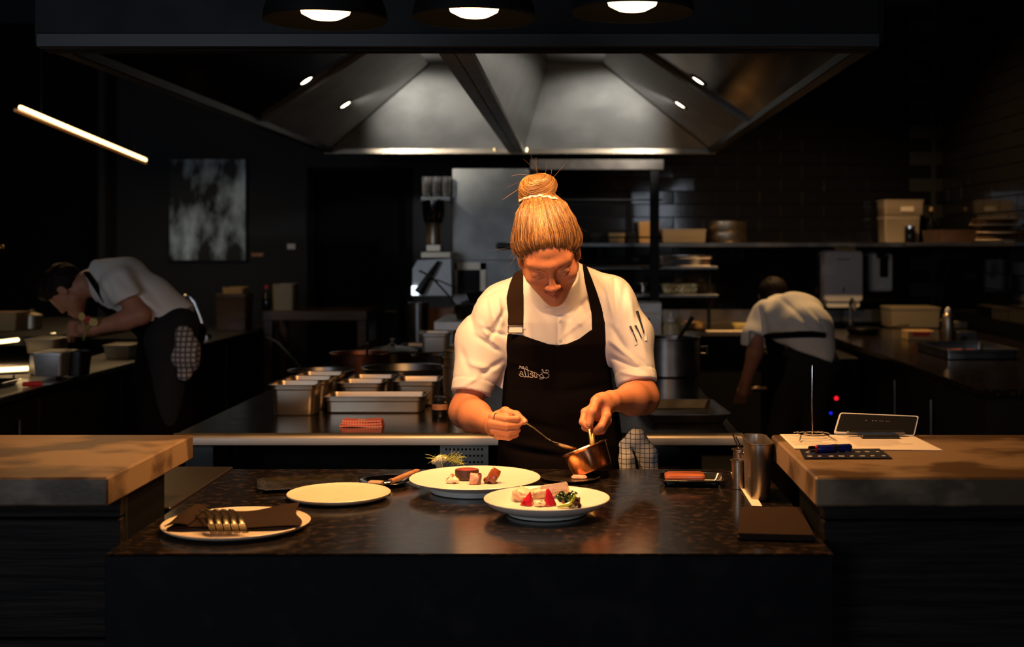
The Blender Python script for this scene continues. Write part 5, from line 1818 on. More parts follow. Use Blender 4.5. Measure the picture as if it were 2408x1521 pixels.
c_ = PZ(1828, 1183, ZP)
bm = thing('deep_insert', 'large deep steel insert standing beside the right concrete bar', 'container', (c_.x, c_.y, ZP))
bx_, by_ = .4455, c_.y + .085
MB().rrect([(.021, .070, 0, .02), (.023, .074, .006, .022), (.026, .080, .112, .024), (.0275, .082, .118, .026), (.0275, .082, .134, .026), (.031, .086, .136, .028), (.031, .086, .139, .028), (.026, .081, .138, .025), (.024, .078, .112, .022), (.020, .070, .008, .019)], 8, (bx_, by_, ZP + .001)).build('wall', M['steel'], bm)
pots = [((1737, 1100), .017, .070, 'smallest slim steel pot nearest the camera in the cluster by the deep insert', 3.20), ((1757, 1100), .019, .072, 'middle slim steel pot with a spoon beside the deep insert', 3.28), ((1742, 1090), .020, .070, 'rearmost slim steel pot beside the deep insert', 3.37)]
pl_ = []
for (q, r_, h_, lb_, yy) in pots:
    x_ = P(q[0], 0, yy).x
    pot('slim_pot', lb_, (x_, yy, ZP + .001), r_, h_, None, 'slim pots on the pass', .004)
    pl_.append((x_, yy, h_))
x_, yy, h_ = pl_[1]
t = thing('teaspoon', 'thin steel spoon leaning out of a slim pot', 'spoon', (x_, yy, ZP + .02))
MB().tube([(x_ + .002, yy, ZP + .02), (x_ - .006, yy, ZP + h_), (x_ - .028, yy + .01, ZP + h_ + .045)], [.002, .0018, .0036], 8, flat=.6).build('handle', M['chrome'], t)
MB().lathe([(.001, -.014), (.007, -.009), (.009, 0), (.006, .010), (.001, .015)], 12, (x_ + .002, yy, ZP + .018), sy=.4).build('spoon_bowl', M['chrome'], t)
x_, yy, h_ = pl_[2]
t = thing('teaspoon', 'second thin spoon, standing in the rearmost slim pot', 'spoon', (x_, yy, ZP + .02))
MB().tube([(x_ + .002, yy, ZP + .02), (x_ - .004, yy, ZP + h_), (x_ - .020, yy + .012, ZP + h_ + .040)], [.002, .0018, .0036], 8, flat=.6).build('handle', M['chrome'], t)
MB().lathe([(.001, -.014), (.007, -.009), (.009, 0), (.006, .010), (.001, .015)], 12, (x_ + .002, yy, ZP + .018), sy=.4).build('spoon_bowl', M['chrome'], t)
a, b, e, f_ = PZ(1718, 1112, ZP), PZ(1740, 1118, ZP), PZ(1792, 1194, ZP), PZ(1768, 1192, ZP)


def strip(u, v):
    q = (a.lerp(b, u)).lerp(f_.lerp(e, u), v)
    return (q.x, q.y, ZP + .002 + .003 * math.sin(v * 9) * u + .0015)


tag(MB().grid(strip, 6, 14, .001).build('paper_strip', M['paper']), 'long white paper strip beside the slim pots on the stone', 'paper')
a, b, e, f_ = PZ(1742, 1196, ZP + .01), PZ(1880, 1196, ZP + .01), PZ(1912, 1262, ZP + .01), PZ(1734, 1258, ZP + .01)
sn = thing('napkin_stack', 'folded dark brown napkins in front of the deep insert', 'napkin', tuple((a + e) / 2))
for k in range(3):
    off = Vector((.004 * (k % 2), -.004 * k, 0))

    def nq(u, v, k=k, off=off):
        q = a.lerp(b, u).lerp(f_.lerp(e, u), v) + off
        return (q.x, q.y, ZP + .0055 + .0052 * k + .002 * math.sin(3 * u + k) * math.sin(3 * v))
    MB().grid(nq, 14, 10, .0042).build('napkin_fold', M['napkin'], sn)

ZBR = 1.07
# dockets
a, b, e, f_ = PZ(1822, 1023, ZBR), PZ(2150, 1027, ZBR), PZ(2218, 1060, ZBR), PZ(1856, 1057, ZBR)


def sheet(name, label, q, dz, m, bend=.0, cat='paper', group=None):
    def fn(u, v):
        p = q[0].lerp(q[1], u).lerp(q[3].lerp(q[2], u), v)
        return (p.x, p.y, ZBR + .0012 + dz + bend * math.sin(math.pi * u))
    return tag(MB().grid(fn, 12, 8, .0006).build(name, m), label, cat, group)


ins = Vector((.012, 0, 0))
qm = lambda t: a.lerp(b, t)
qn = lambda t: f_.lerp(e, t)
s1_ = sheet('docket', 'pale order docket under the spike at the bar corner', (a + ins, qm(.45), qn(.42), f_ + ins), .0012, M['paper'], .0008, group='order dockets on the right bar')
s2_ = sheet('docket', 'pale printed order docket right of the spike, before the tablet', (qm(.38), b, e, qn(.36)), .0002, M['paper'], .0004, group='order dockets on the right bar')
for s_, t0, t1 in ((s1_, .05, .36), (s2_, .47, .95)):
    m = MB()
    for k in range(7):
        v = .12 + .11 * k
        p0 = a.lerp(f_, v).lerp(b.lerp(e, v), t0)
        p1 = a.lerp(f_, v).lerp(b.lerp(e, v), t0 + (t1 - t0) * R.uniform(.5, 1))
        m.box((p0.x, p0.y - .0012, ZBR + .0036), (p1.x, p0.y + .0012, ZBR + .0038))
    m.build('printed_lines', M['ink'], s_)
a, b, e, f_ = PZ(1880, 1060, ZBR), PZ(2068, 1058, ZBR), PZ(2098, 1080, ZBR), PZ(1890, 1081, ZBR)
cd = sheet('card', 'dark printed card lying in front of the dockets', (a, b, e, f_), .0024, M['card'], cat='card')
m = MB()
for k in range(16):
    u, v = .08 + .85 * (k % 8) / 7, .35 + .45 * (k // 8)
    p = a.lerp(b, u).lerp(f_.lerp(e, u), v)
    m.box((p.x - .006 * R.uniform(.5, 1), p.y - .003, ZBR + .0037), (p.x + .006 * R.uniform(.3, 1), p.y + .003, ZBR + .0040))
m.build('printed_marks', M['paper'], cd)
# spike with coiled wire base
c_ = PZ(1910, 1032, ZBR)
sk = thing('docket_spike', 'tall thin steel docket spike on a coiled wire base', 'spike', (c_.x, c_.y, ZBR))
MB().tube([(c_.x, c_.y, ZBR + .012), (c_.x, c_.y, ZBR + .168), (c_.x, c_.y, ZBR + .176)], [.0017, .0015, .0004], 8).build('spike', M['chrome'], sk)
coil = []
for k in range(60):
    t = k / 59
    ang = t * 2 * math.pi * 2.4
    rr_ = .012 + .036 * t
    coil.append((c_.x + rr_ * math.cos(ang), c_.y + rr_ * math.sin(ang), ZBR + .016 - .004 * t))
MB().tube(coil, .0016, 8).build('wire_coil', M['chrome'], sk)
for sx in (-1, 1):
    MB().tube([(c_.x + sx * .032, c_.y - .03, ZBR + .012), (c_.x + sx * .040, c_.y - .060, ZBR + .007), (c_.x + sx * .044, c_.y - .074, ZBR + .0075)], .0015, 6).build('wire_foot', M['chrome'], sk)
# lighter
a, b = PZ(1903, 1056, ZBR + .012), PZ(2001, 1052, ZBR + .012)
lt = thing('lighter', 'dark blue lighter lying on the dark card', 'lighter', tuple((a + b) / 2))
MB().tube([a.lerp(b, .17), a.lerp(b, .19), b.lerp(a, .03), b], [.0075, .0085, .0085, .0070], 14).build('body', M['blue_pl'], lt)
MB().tube([a, a.lerp(b, .12)], .0072, 12).build('metal_hood', M['chrome'], lt)
MB().tube([a.lerp(b, .121), a.lerp(b, .169)], .0074, 12).build('red_band', M['red_pl'], lt)
MB().tube([a.lerp(b, .56), a.lerp(b, .66)], .0092, 14).build('black_clip', M['black_pl'], lt)
# tablet on its stand, seen from behind
tb_ = thing('till_tablet', 'black order tablet with white edge on a stand behind the dockets', 'tablet', tuple(P(2065, 1026, 3.0)))
ft, bt_ = P(1975, 972, 3.135), P(2160, 980, 3.135)
fb_, bb_ = P(1960, 1022, 3.085), P(2150, 1024, 3.085)
c_ = (ft + bt_ + fb_ + bb_) / 4
ux = (bt_ - ft).normalized()
uz = ((ft + bt_) / 2 - (fb_ + bb_) / 2).normalized()
un = ux.cross(uz).normalized()
w_, h_ = (bt_ - ft).length, ((ft + bt_) / 2 - (fb_ + bb_) / 2).length
Mt = Matrix.Translation(c_) @ Matrix((ux, uz, un)).transposed().to_4x4()
MB().rrect([(w_ / 2, h_ / 2, -.0035, .006), (w_ / 2 + .001, h_ / 2 + .001, 0, .007), (w_ / 2, h_ / 2, .0035, .006)], 5).xf(Mt).build('white_frame', M['white_pl'], tb_)
MB().rrect([(w_ / 2 - .003, h_ / 2 - .0035, .0036, .004), (w_ / 2 - .0035, h_ / 2 - .004, .0046, .004)], 5).xf(Mt).build('back_plate', M['black_pl'], tb_)
m = MB()
for k, x in enumerate((-.028, -.012, -.004, .006, .012, .022, .028)):
    m.box((x - .0015, .009, .0047), (x + .0015, .0108, .0050))
m.xf(Mt).build('maker_mark', M['ink'], tb_)
MB().box(tuple(P(1990, 1012, 3.07)), tuple(P(2130, 1023, 3.055)), .002).build('stand_bracket', M['steel_dark'], tb_)
p = P(2060, 1035, 3.07)
MB().box((p.x - .045, 3.02, ZBR + .0001 + .002), (p.x + .045, 3.09, ZBR + .010), .002).build('stand_foot', M['black_pl'], tb_)


# ================================================================== cooking island: pans, trays, cloth
def gn(name, label, c, lx, ly, h, m, group=None, rz=0, cat='pan', fill=None):
    t = thing(name, label, cat, c, group, rz)
    hx, hy = lx / 2, ly / 2
    tp = .010 + h * .06
    MB().rrect([(hx - tp - .004, hy - tp - .004, 0, .016), (hx - tp, hy - tp, .005, .02), (hx - .012, hy - .012, h - .022, .022), (hx - .007, hy - .007, h - .018, .024), (hx - .006, hy - .006, h - .004, .024), (hx + .002, hy + .002, h - .0015, .014), (hx + .002, hy + .002, h, .014), (hx - .008, hy - .008, h - .001, .022), (hx - .013, hy - .013, h - .022, .020), (hx - tp - .002, hy - tp - .002, .007, .018)], 6).build('wall', m, t, True)
    if fill:
        MB().rrect([(hx - .016, hy - .016, h * .55, .018), (hx - .02, hy - .02, h * .56, .018)], 6).build('contents', fill, t, True)
    return t


Y0 = F_PX * .61 / (979 - 577)
ga = 'steel gastro pans at the left on the island'
xA = -1.006
gn('gastro_pan', 'deep steel pan nearest the camera at the left corner of the island', (xA, Y0 + .082, ZP + .001), .176, .162, .112, M['steel'], ga)
gn('gastro_pan', 'second deep steel pan, directly behind the front corner pan', (xA + .012, Y0 + .25, ZP + .001), .176, .162, .112, M['steel'], ga)
gn('gastro_pan', 'third deep steel pan, rearmost of the left column', (xA + .024, Y0 + .418, ZP + .001), .176, .162, .112, M['steel'], ga)
gn('gastro_pan', 'shallower steel pan behind the roasting tray, left one', (-.807, Y0 + .33, ZP + .001), .176, .162, .092, M['steel'], ga)
gn('gastro_pan', 'shallow steel pan of the middle column at the back', (-.795, Y0 + .50, ZP + .001), .176, .162, .092, M['steel'], ga)
gn('gastro_pan', 'shallow steel pan at the right of the row, behind the roasting tray', (-.60, Y0 + .38, ZP + .001), .176, .20, .095, M['steel'], ga)
gn('roasting_tray', 'long worn steel roasting tray beside the front corner pan', (-.728, Y0 + .155, ZP + .001), .372, .17, .062, M['steel'])
# folded red cloth
c_ = PZ(852, 1002, ZP)
rcl = thing('red_cloth', 'folded red gingham cloth on the island edge', 'cloth', (c_.x, c_.y, ZP))
for k in range(3):
    def rf(u, v, k=k):
        return (c_.x + (u - .5) * (.142 - .006 * k) + .001 * k, c_.y + (v - .5) * (.060 - .004 * k), ZP + .008 + .0075 * k + .0015 * math.sin(6 * u + k))
    MB().grid(rf, 14, 6, .0065).build('cloth_fold', M['redcloth'], rcl)
# bigger pans further back
c_ = PZ(790, 905, ZP)
skillet('saute_pan', 'wide dark saute pan with long handle up to the left', (-1.06, 5.35, ZP + .001), .135, .085, M['steel_dark'], (2.35, .30, .14))
skillet('braising_pan', 'widest black pan with bright rim behind the gastro pans', (-.72, 5.42, ZP + .001), .18, .09, M['steel_dark'], (-.2, .22, .0))
skillet('copper_pot', 'dark copper pot with lid behind the saute pan', (-.98, 5.85, ZP + .001), .135, .115, M['copper_dk'], None)
skillet('lidded_pot', 'dark pot with a knobbed lid behind the widest pan', (-.88, 6.18, ZP + .001), .12, .095, M['iron'], None, True)
skillet('iron_casserole', 'round black casserole right of the copper pot', (-.62, 5.75, ZP + .001), .11, .115, M['iron'], None)
t = thing('ladle', 'brass tipped ladle handle sticking out of the copper pot', 'ladle', (-.93, 5.8, ZP + .03))
MB().tube([(-.95, 5.85, ZP + .03), (-.945, 5.82, ZP + .12), (-.94, 5.80, ZP + .165)], [.006, .006, .008], 8).build('handle', M['brass'], t)
MB().lathe([(.004, -.02), (.028, -.014), (.035, .004), (.03, .004)], 16, (-.952, 5.85, ZP + .032)).build('ladle_bowl', M['steel'], t)
gn('tall_gastro_pan', 'tall pale steel pan behind her elbow on the island', (-.655, 5.45 + .6, ZP + .001), .15, .16, .20, M['steel_mat'])
gn('flat_lid_tray', 'flat steel tray with pale rim at the back of the stove', (-.72, 6.42, ZP + .09), .30, .2, .022, M['steel_dark'])
tag(MB().box((-.86, 6.34, ZP + .001), (-.58, 6.55, ZP + .089), .003).build('stove_block', M['iron']), 'black stove block under the flat steel tray', 'burner')
# nested bain-marie pots at her elbow
xb_, yb_ = P(1078, 0, 4.55).x, 4.62
pot('bain_marie_pot', 'tall round steel pot on the island beside her elbow', (xb_, yb_, ZP + .001), .062, .17, None, 'nested round pots')
pot('bain_marie_pot', 'second round steel pot nested on top of the tall one', (xb_, yb_, ZP + .150), .0585, .055, None, 'nested round pots')
pot('bain_marie_pot', 'topmost round steel pot of the nested stack', (xb_, yb_, ZP + .180), .0585, .050, None, 'nested round pots')
p = PZ(1030, 985, ZP)
jr = thing('spice_jar', 'small dark jar with tan band beside the round steel pots', 'jar', (p.x, p.y + .06, ZP))
MB().lathe([(.026, 0), (.028, .004), (.028, .05), (.022, .056)], 24, (p.x, p.y + .06, ZP + .001)).build('glass_body', M['screen'], jr)
MB().lathe([(.0285, .026), (.0285, .046)], 24, (p.x, p.y + .06, ZP + .001), cap0=False, cap1=False).build('band', M['wood'], jr)
MB().lathe([(.024, .0565), (.025, .068), (.02, .072)], 24, (p.x, p.y + .06, ZP + .001)).build('lid', M['black_pl'], jr)
# right half: baking tray, stock pot, bottles
c_ = PZ(1615, 985, ZP)
tr = thing('baking_tray', 'dark rectangular baking tray at the right end of the island', 'tray', (.40, 4.58, ZP))
Mz = Matrix.Translation((.385, 4.56, ZP + .001)) @ Matrix.Rotation(.05, 4, 'Z')
MB().rrect([(.115, .19, 0, .012), (.118, .193, .002, .013), (.137, .212, .030, .018), (.144, .219, .031, .022), (.144, .219, .034, .022), (.136, .211, .033, .018), (.117, .192, .004, .012)], 6).xf(Mz).build('tray_body', M['steel_dark'], tr)
c_ = P(1585, 880, 6.0)
sp_ = thing('stock_pot', 'large dark stock pot with dark ladle behind the woman at the right', 'pot', (c_.x - .02, 6.0, ZP))
MB().lathe([(.135, 0), (.14, .006), (.14, .17), (.146, .174), (.146, .179), (.136, .176), (.134, .012)], 44, (c_.x - .02, 6.0, ZP + .001)).build('wall', M['steel_dark'], sp_)
MB().tube([(c_.x - .165, 6.0, ZP + .13), (c_.x - .195, 6.0, ZP + .135), (c_.x - .195, 6.0, ZP + .10), (c_.x - .165, 6.0, ZP + .10)], .007, 8).build('side_handle', M['steel_dark'], sp_)
MB().tube([(c_.x + .125, 6.0, ZP + .13), (c_.x + .155, 6.0, ZP + .135), (c_.x + .155, 6.0, ZP + .10), (c_.x + .125, 6.0, ZP + .10)], .007, 8).build('side_handle', M['steel_dark'], sp_)
t = thing('dark_ladle', 'black utensil handle leaning out of the stock pot', 'ladle', (c_.x, 6.0, ZP + .1))
MB().tube([(c_.x - .03, 6.0, ZP + .06), (c_.x + .03, 5.98, ZP + .19), (c_.x + .085, 5.97, ZP + .275)], [.009, .009, .011], 8).build('handle', M['black_pl'], t)
MB().lathe([(.006, -.02), (.032, -.012), (.04, .006), (.034, .006)], 16, (c_.x - .04, 6.0, ZP + .05)).build('ladle_bowl', M['black_pl'], t)
for k, (x_, y_, yy, lb_) in enumerate(((1578, 812, 7.0, 'left squeeze bottle with white nozzle behind the stock pot'), (1594, 812, 7.12, 'right squeeze bottle with tan nozzle behind the stock pot'))):
    p = P(x_, y_, yy)
    t = thing('squeeze_bottle', lb_, 'bottle', (p.x, yy, ZP + .001), 'squeeze bottles behind the stock pot')
    zt = P(0, 757, yy).z - ZP
    MB().lathe([(.040, 0), (.045, .006), (.045, zt - .03), (.040, zt - .01), (.020, zt)], 24, (p.x, yy, ZP + .001)).build('body', M['bottle'], t)
    MB().lathe([(.024, zt + .0005), (.024, zt + .014), (.010, zt + .026), (.0045, zt + .058)], 16, (p.x, yy, ZP + .001)).build('nozzle', M['white_pl'] if k == 0 else M['bottle'], t)
# grey box behind her at the right
a_, b_ = P(1500, 712, 7.6), P(1557, 812, 7.6)
gb = thing('condiment_box', 'grey metal box with dark window behind the squeeze bottles', 'box', (a_.x, 7.6, ZP))
MB().box((a_.x, 7.62, ZP + .001), (b_.x, 7.86, a_.z), .004).build('body', M['steel_mat'], gb)
q0, q1 = P(1502, 748, 7.6), P(1528, 806, 7.6)
MB().box((q0.x, 7.613, q1.z), (q1.x, 7.619, q0.z), .001).build('window', M['screen'], gb)
q0, q1 = P(1500, 735, 7.6), P(1557, 740, 7.6)
MB().box((q0.x - .002, 7.612, q1.z), (q1.x + .002, 7.6195, q0.z), .001).build('rim', M['steel'], gb)
gn('roast_tray_shelf', 'shiny steel tray on the gantry shelf right of her head', (P(1610, 0, 9.0).x, 9.0, P(0, 625, 9.0).z), .40, .28, .075, M['chrome'])
wsb = thing('tray_shelf', 'dark bracket shelf under the shiny trays on the right of the gantry', 'shelf', (.75, 9.1, 1.3))
z1_, z2_ = P(0, 625, 9.0).z, P(0, 690, 9.0).z
MB().box((.05, 8.85, z1_ - .02), (1.0, 9.3, z1_ - .001), .002).build('shelf_board', M['steel_dark'], wsb)
MB().box((.05, 8.85, z2_ - .02), (1.0, 9.3, z2_ - .001), .002).build('shelf_board', M['steel_dark'], wsb)
for x in (.06, .98):
    MB().box((x - .012, 9.27, ZP + .002), (x + .012, 9.295, z1_ - .021)).build('upright', M['black'], wsb)
gn('crumpled_foil_tray', 'golden crumpled foil tray on the lower gantry shelf', (P(1597, 0, 9.05).x, 9.05, z2_ + .0005), .29, .2, .065, mat('crumpled foil', (.75, .55, .25), .25, 1, bump=.8, bscale=60))
gn('steel_tub', 'small bright steel tub left of the gantry post', (P(1512, 0, 9.0).x, 9.0, z2_ + .0005), .07, .1, .075, M['chrome'])
# towel hanging at her hip
tw = Vol((.10, 3.60, .62), (.31, 3.82, 1.06), .0042)
YT = 3.70
t0, t1, t2, t3 = P(1468, 1046, YT), P(1497, 1030, YT), P(1522, 1070, YT), P(1530, 1150, YT)
tw.chain([t0, t1, t2, t3, P(1530, 1250, YT)], [.016, .026, .030, .028, .026], .012, sq=((0, 1, 0), .9))
tw.chain([t0, P(1474, 1080, YT - .03), P(1481, 1130, YT - .035), P(1484, 1220, YT - .03)], [.014, .024, .026, .024], .004)
for (x0, y0, x1, y1) in ((1500, 1045, 1512, 1110), (1515, 1050, 1528, 1120), (1483, 1075, 1490, 1120)):
    tw.crease(P(x0, y0, YT), P(x1, y1, YT), .008, .005)
o, _, _ = tw.build('tea_towel', M['towel'])
tag(o, 'white tea towel with dark grid lines tucked at the woman\'s hip', 'towel')

# ================================================================== things on the wall shelf and back counter
zs_ = ZS + .001


def X_(px, Y):
    return P(px, 0, Y).x


def crate(name, label, x0, x1, y0, y1, z0, z1, m, cat, group=None, lid=True, taper=.01):
    t = thing(name, label, cat, ((x0 + x1) / 2, (y0 + y1) / 2, z0), group)
    hx, hy, h = (x1 - x0) / 2, (y1 - y0) / 2, z1 - z0
    MB().rrect([(hx - taper - .004, hy - taper - .004, 0, .012), (hx - taper, hy - taper, .005, .014), (hx - .003, hy - .003, h * .86, .016), (hx, hy, h * .88, .016), (hx, hy, h - .006, .016), (hx - .004, hy - .004, h - .0055, .014), (hx - .008, hy - .008, h * .85, .014), (hx - taper - .006, hy - taper - .006, .008, .012)] if lid else [(hx - taper, hy - taper, 0, .012), (hx, hy, h, .014), (hx - .004, hy - .004, h, .012), (hx - taper - .004, hy - taper - .004, .006, .01)], 5).build('tub', m, t, True)
    if lid:
        MB().rrect([(hx + .002, hy + .002, h - .005, .017), (hx + .002, hy + .002, h, .017), (hx - .01, hy - .01, h + .003, .014)], 5).build('lid', m, t, True)
    return t


YS = 9.92
crate('storage_tub', 'low pale tub with lid on the shelf right of the gantry post', X_(1553, YS), X_(1658, YS), 9.80, 10.05, zs_, P(0, 540, YS).z, M['clear_pl'], 'tub')
crate('carton', 'tan carton partly behind the gantry post on the shelf', X_(1500, YS), X_(1550, YS), 9.84, 10.04, zs_, P(0, 521, YS).z, M['carton'], 'box', taper=.004, lid=False)
cx_ = X_(1712, YS)
for k in range(2):
    t = thing('cake_ring', ['lower grey metal cake tin of the pair on the shelf', 'upper grey metal cake tin stacked on the other'][k], 'tin', (cx_, YS, zs_ + .083 * k), 'stacked cake tins')
    MB().lathe([(.140, .001), (.142, .004), (.142, .078), (.146, .081), (.146, .083), (.139, .0825), (.138, .006)], 44, (cx_, YS, zs_ + .0835 * k)).build('tin_wall', M['steel'], t)
for k, (x0, x1, w) in enumerate(((1385, 1420, .05), (1430, 1470, .06), (1472, 1500, .04))):
    t = crate('small_tub', ['dark small tub right of her ear on the shelf', 'copper rimmed tub on the shelf between her ear and the post', 'black tub beside the tan carton on the shelf'][k], X_(x0, YS), X_(x1, YS), 9.86, 10.0, zs_, P(0, 548, YS).z, (M['black_pl'], M['carton'], M['black_pl'])[k], 'tub', lid=False)
YC = 9.93
xs0, xs1 = X_(2072, YC), X_(2167, YC)
crate('clear_tub', 'lower clear storage tub of the stack on the wall shelf', xs0 + .004, xs1 - .03, 9.84, 10.09, zs_, P(0, 508, YC).z, M['clear_pl'], 'tub', 'stacked clear tubs')
ut = crate('clear_tub', 'upper clear labelled storage tub on the wall shelf', xs0, xs1, 9.84, 10.09, P(0, 507, YC).z + .004, P(0, 471, YC).z, M['clear_pl'], 'tub', 'stacked clear tubs')
MB().box((X_(2119, 9.84), 9.838, P(0, 497, 9.84).z), (X_(2149, 9.84), 9.848, P(0, 486, 9.84).z)).build('paper_label', M['paper'], ut)
p = P(2140, 570, 9.78)
t = thing('small_jar', 'small dark jar with bright lid in front of the clear tubs', 'jar', (p.x, 9.79, zs_))
MB().lathe([(.038, 0), (.04, .005), (.04, .10), (.035, .11)], 20, (p.x, 9.79, zs_)).build('jar_body', M['screen'], t)
MB().lathe([(.042, .1105), (.042, .128), (.038, .13)], 20, (p.x, 9.79, zs_)).build('lid', M['chrome'], t)
# stacked plates and trays at the far right of the shelf
xr_ = 2.62
for k in range(9):
    x_, rr_ = (2.73, .135) if k < 6 else (2.72, .150)
    dx = R.gauss(0, .006)
    t = tag(MB().lathe([(rr_ * .6, 0), (rr_ * .95, .008), (rr_, .014), (rr_ * .98, .016), (rr_ * .55, .008)], 32, (x_ + dx, 8.25 + R.gauss(0, .02), 1.553 + .0165 * k)).build('stacked_plate', M['wood_dk'] if k % 3 else M['plate_tan']), ['bottom', 'second', 'third', 'fourth', 'fifth', 'sixth', 'seventh', 'eighth', 'topmost'][k] + ' plate counted up in the stack on the right wall shelf', 'plate', 'stacked plates on the right wall shelf')
crate('long_tray', 'low dark wooden tray on the right wall shelf behind the plates', 2.56, 2.84, 8.9, 9.4, 1.553, 1.64, M['wood_dk'], 'tray', lid=False)
p = P(2187, 492, 9.8)
t = thing('dark_bottle', 'dark bottle with a tan tip beside the clear tubs', 'bottle', (X_(2187, 9.86), 9.86, zs_))
MB().lathe([(.034, 0), (.036, .004), (.036, .15), (.012, .19), (.012, .245)], 20, (X_(2187, 9.86) + .01, 9.86, zs_)).build('body', M['screen'], t)
MB().lathe([(.0135, .2455), (.0135, .27), (.010, .275)], 16, (X_(2187, 9.86) + .01, 9.86, zs_)).build('cap', M['carton'], t)  # cap in plain cardboard tan
# dispensers on the tiles
YD = 10.05
a_, b_ = P(1937, 588, YD), P(2032, 712, YD)
pd = thing('towel_dispenser', 'large white paper towel dispenser on the tiled wall', 'dispenser', tuple((a_ + b_) / 2))
hx_, hz_2 = (b_.x - a_.x) / 2, (a_.z - b_.z) / 2
Md = Matrix.Translation(((a_.x + b_.x) / 2, 10.186, (a_.z + b_.z) / 2)) @ Matrix.Rotation(math.pi / 2, 4, 'X')
MB().rrect([(hx_, hz_2, 0, .03), (hx_, hz_2, .10, .03), (hx_ - .012, hz_2 - .012, .125, .03)], 6).xf(Md).build('cover', M['grey_pl'], pd)
MB().rrect([(.006, .018, .1252, .004), (.006, .018, .128, .004)], 4).xf(Md @ Matrix.Translation((-.0, -.105, 0))).build('lock', M['black_pl'], pd)
MB().rrect([(.055, .006, .1252, .004), (.055, .006, .1265, .004)], 4).xf(Md @ Matrix.Translation((0, .135, 0))).build('embossed_mark', M['steel_dark'], pd)
MB().rrect([(hx_ - .02, .022, .02, .015), (hx_ - .03, .020, .11, .015)], 5).xf(Md @ Matrix.Translation((0, -hz_2 - .016, 0))).build('paper_towel', M['white_pl'], pd)
MB().box((X_(1966, YD), 10.07, a_.z + .001), (X_(2014, YD), 10.15, a_.z + .022), .006).build('yellow_top_light', M['foam'], pd)  # warm light on the dispenser top put into a yellow block
a_, b_ = P(2052, 594, YD), P(2104, 687, YD)
so = thing('soap_dispenser', 'smaller white soap dispenser with dark window right of the towel dispenser', 'dispenser', tuple((a_ + b_) / 2))
hx_, hz_2 = (b_.x - a_.x) / 2, (a_.z - b_.z) / 2
Md = Matrix.Translation(((a_.x + b_.x) / 2, 10.186, (a_.z + b_.z) / 2)) @ Matrix.Rotation(math.pi / 2, 4, 'X')
MB().rrect([(hx_, hz_2, 0, .02), (hx_, hz_2, .07, .02), (hx_ - .012, hz_2 - .012, .10, .02)], 6).xf(Md).build('cover', M['grey_pl'], so)
MB().rrect([(.034, .088, .1002, .01), (.032, .086, .1035, .01)], 5).xf(Md @ Matrix.Translation((.012, .048, 0))).build('window', M['screen'], so)
MB().rrect([(.02, .008, .1002, .004), (.02, .008, .104, .004)], 5).xf(Md @ Matrix.Translation((-.01, -.11, 0))).build('push_lever', M['white_pl'], so)
# back counter items
tag(MB().box((X_(1722, 9.3), 9.2, ZP + .001), (X_(1758, 9.3), 9.34, ZP + .045), .01).build('sponge', M['foam']), 'yellow sponge block on the back counter beside the right cook', 'sponge')
crate('carton_stack', 'dim carton behind the sponge on the back counter', X_(1612, 9.6), X_(1650, 9.6), 9.5, 9.7, ZP + .001, P(0, 757, 9.6).z, M['carton'], 'box', taper=.003, lid=False)
crate('lidded_crate', 'wide cloudy plastic crate behind the spray bottle', X_(2088, 9.5), X_(2205, 9.5), 9.4, 9.75, ZP + .001, P(0, 722, 9.5).z, M['tub'], 'crate', lid=True)
crate('plastic_tub', 'lower cloudy tub right of the spray bottle', X_(2225, 9.5), X_(2280, 9.5), 9.4, 9.7, ZP + .001, P(0, 755, 9.5).z, M['tub'], 'tub')
p = PZ(2229, 808, ZP)
sb_ = thing('spray_bottle', 'slim metal bottle with pointed cap on the right counter', 'bottle', (X_(2229, 8.0), 8.0, ZP))
hb_ = P(0, 722, 8.0).z - ZP
MB().lathe([(.034, 0), (.036, .004), (.036, hb_ * .70), (.030, hb_ * .78), (.016, hb_ * .84)], 28, (X_(2229, 8.0), 8.0, ZP + .001)).build('body', M['steel'], sb_)
MB().lathe([(.018, hb_ * .842), (.018, hb_ * .90), (.013, hb_ * .96), (.005, hb_)], 20, (X_(2229, 8.0), 8.0, ZP + .001)).build('cap', M['white_pl'], sb_)
a_, b_ = P(2135, 778, 8.2), P(2198, 808, 8.2)
yb2 = thing('printed_carton', 'yellow carton with red print on the right counter', 'box', (a_.x, 8.2, ZP))
MB().box((a_.x, 8.2, ZP + .001), (b_.x, 8.36, a_.z), .003).build('carton', M['carton'], yb2)
MB().box((a_.x + .03, 8.197, ZP + .025), (b_.x - .03, 8.1995, ZP + .055), .001).build('red_print', M['print_red'], yb2)
a_, b_ = P(2252, 780, 7.9), P(2298, 810, 7.9)
fb2 = thing('foil_carton', 'dark and pale wrapped box right of the metal bottle', 'box', (a_.x, 7.9, ZP))
MB().box((a_.x, 7.9, ZP + .001), (b_.x, 8.02, a_.z), .004).build('carton', M['steel_dark'], fb2)
MB().box((a_.x + .02, 7.897, ZP + .02), (a_.x + .06, 7.8995, ZP + .05), .001).build('print', M['black_pl'], fb2)
tr2 = gn('deep_tray', 'deep steel tray with orange cut fish on the right counter', (X_(2268, 7.1), 7.1, ZP + .001), .40, .62, .055, M['steel_dark'], cat='tray')
for k in range(5):
    x_, y_ = X_(2228 + 15 * k, 7.1), 7.1 + R.uniform(-.1, .1)
    tag(MB().rrect([(.03, .05, 0, .01), (.034, .055, .006, .012), (.026, .045, .016, .01)], 5, (x_, y_, ZP + .012)).build('fish_fillet', M['foodred']), ['first', 'second', 'third', 'fourth', 'fifth'][k] + ' orange fillet from the left in the deep tray', 'fish', 'fillets in the deep tray')
t = skillet('side_pan', 'dark pan with pale handle at the far end of the right counter', (1.98, 8.75, ZP + .001), .11, .04, M['iron'], (.1, .22, .03), cat='pan')
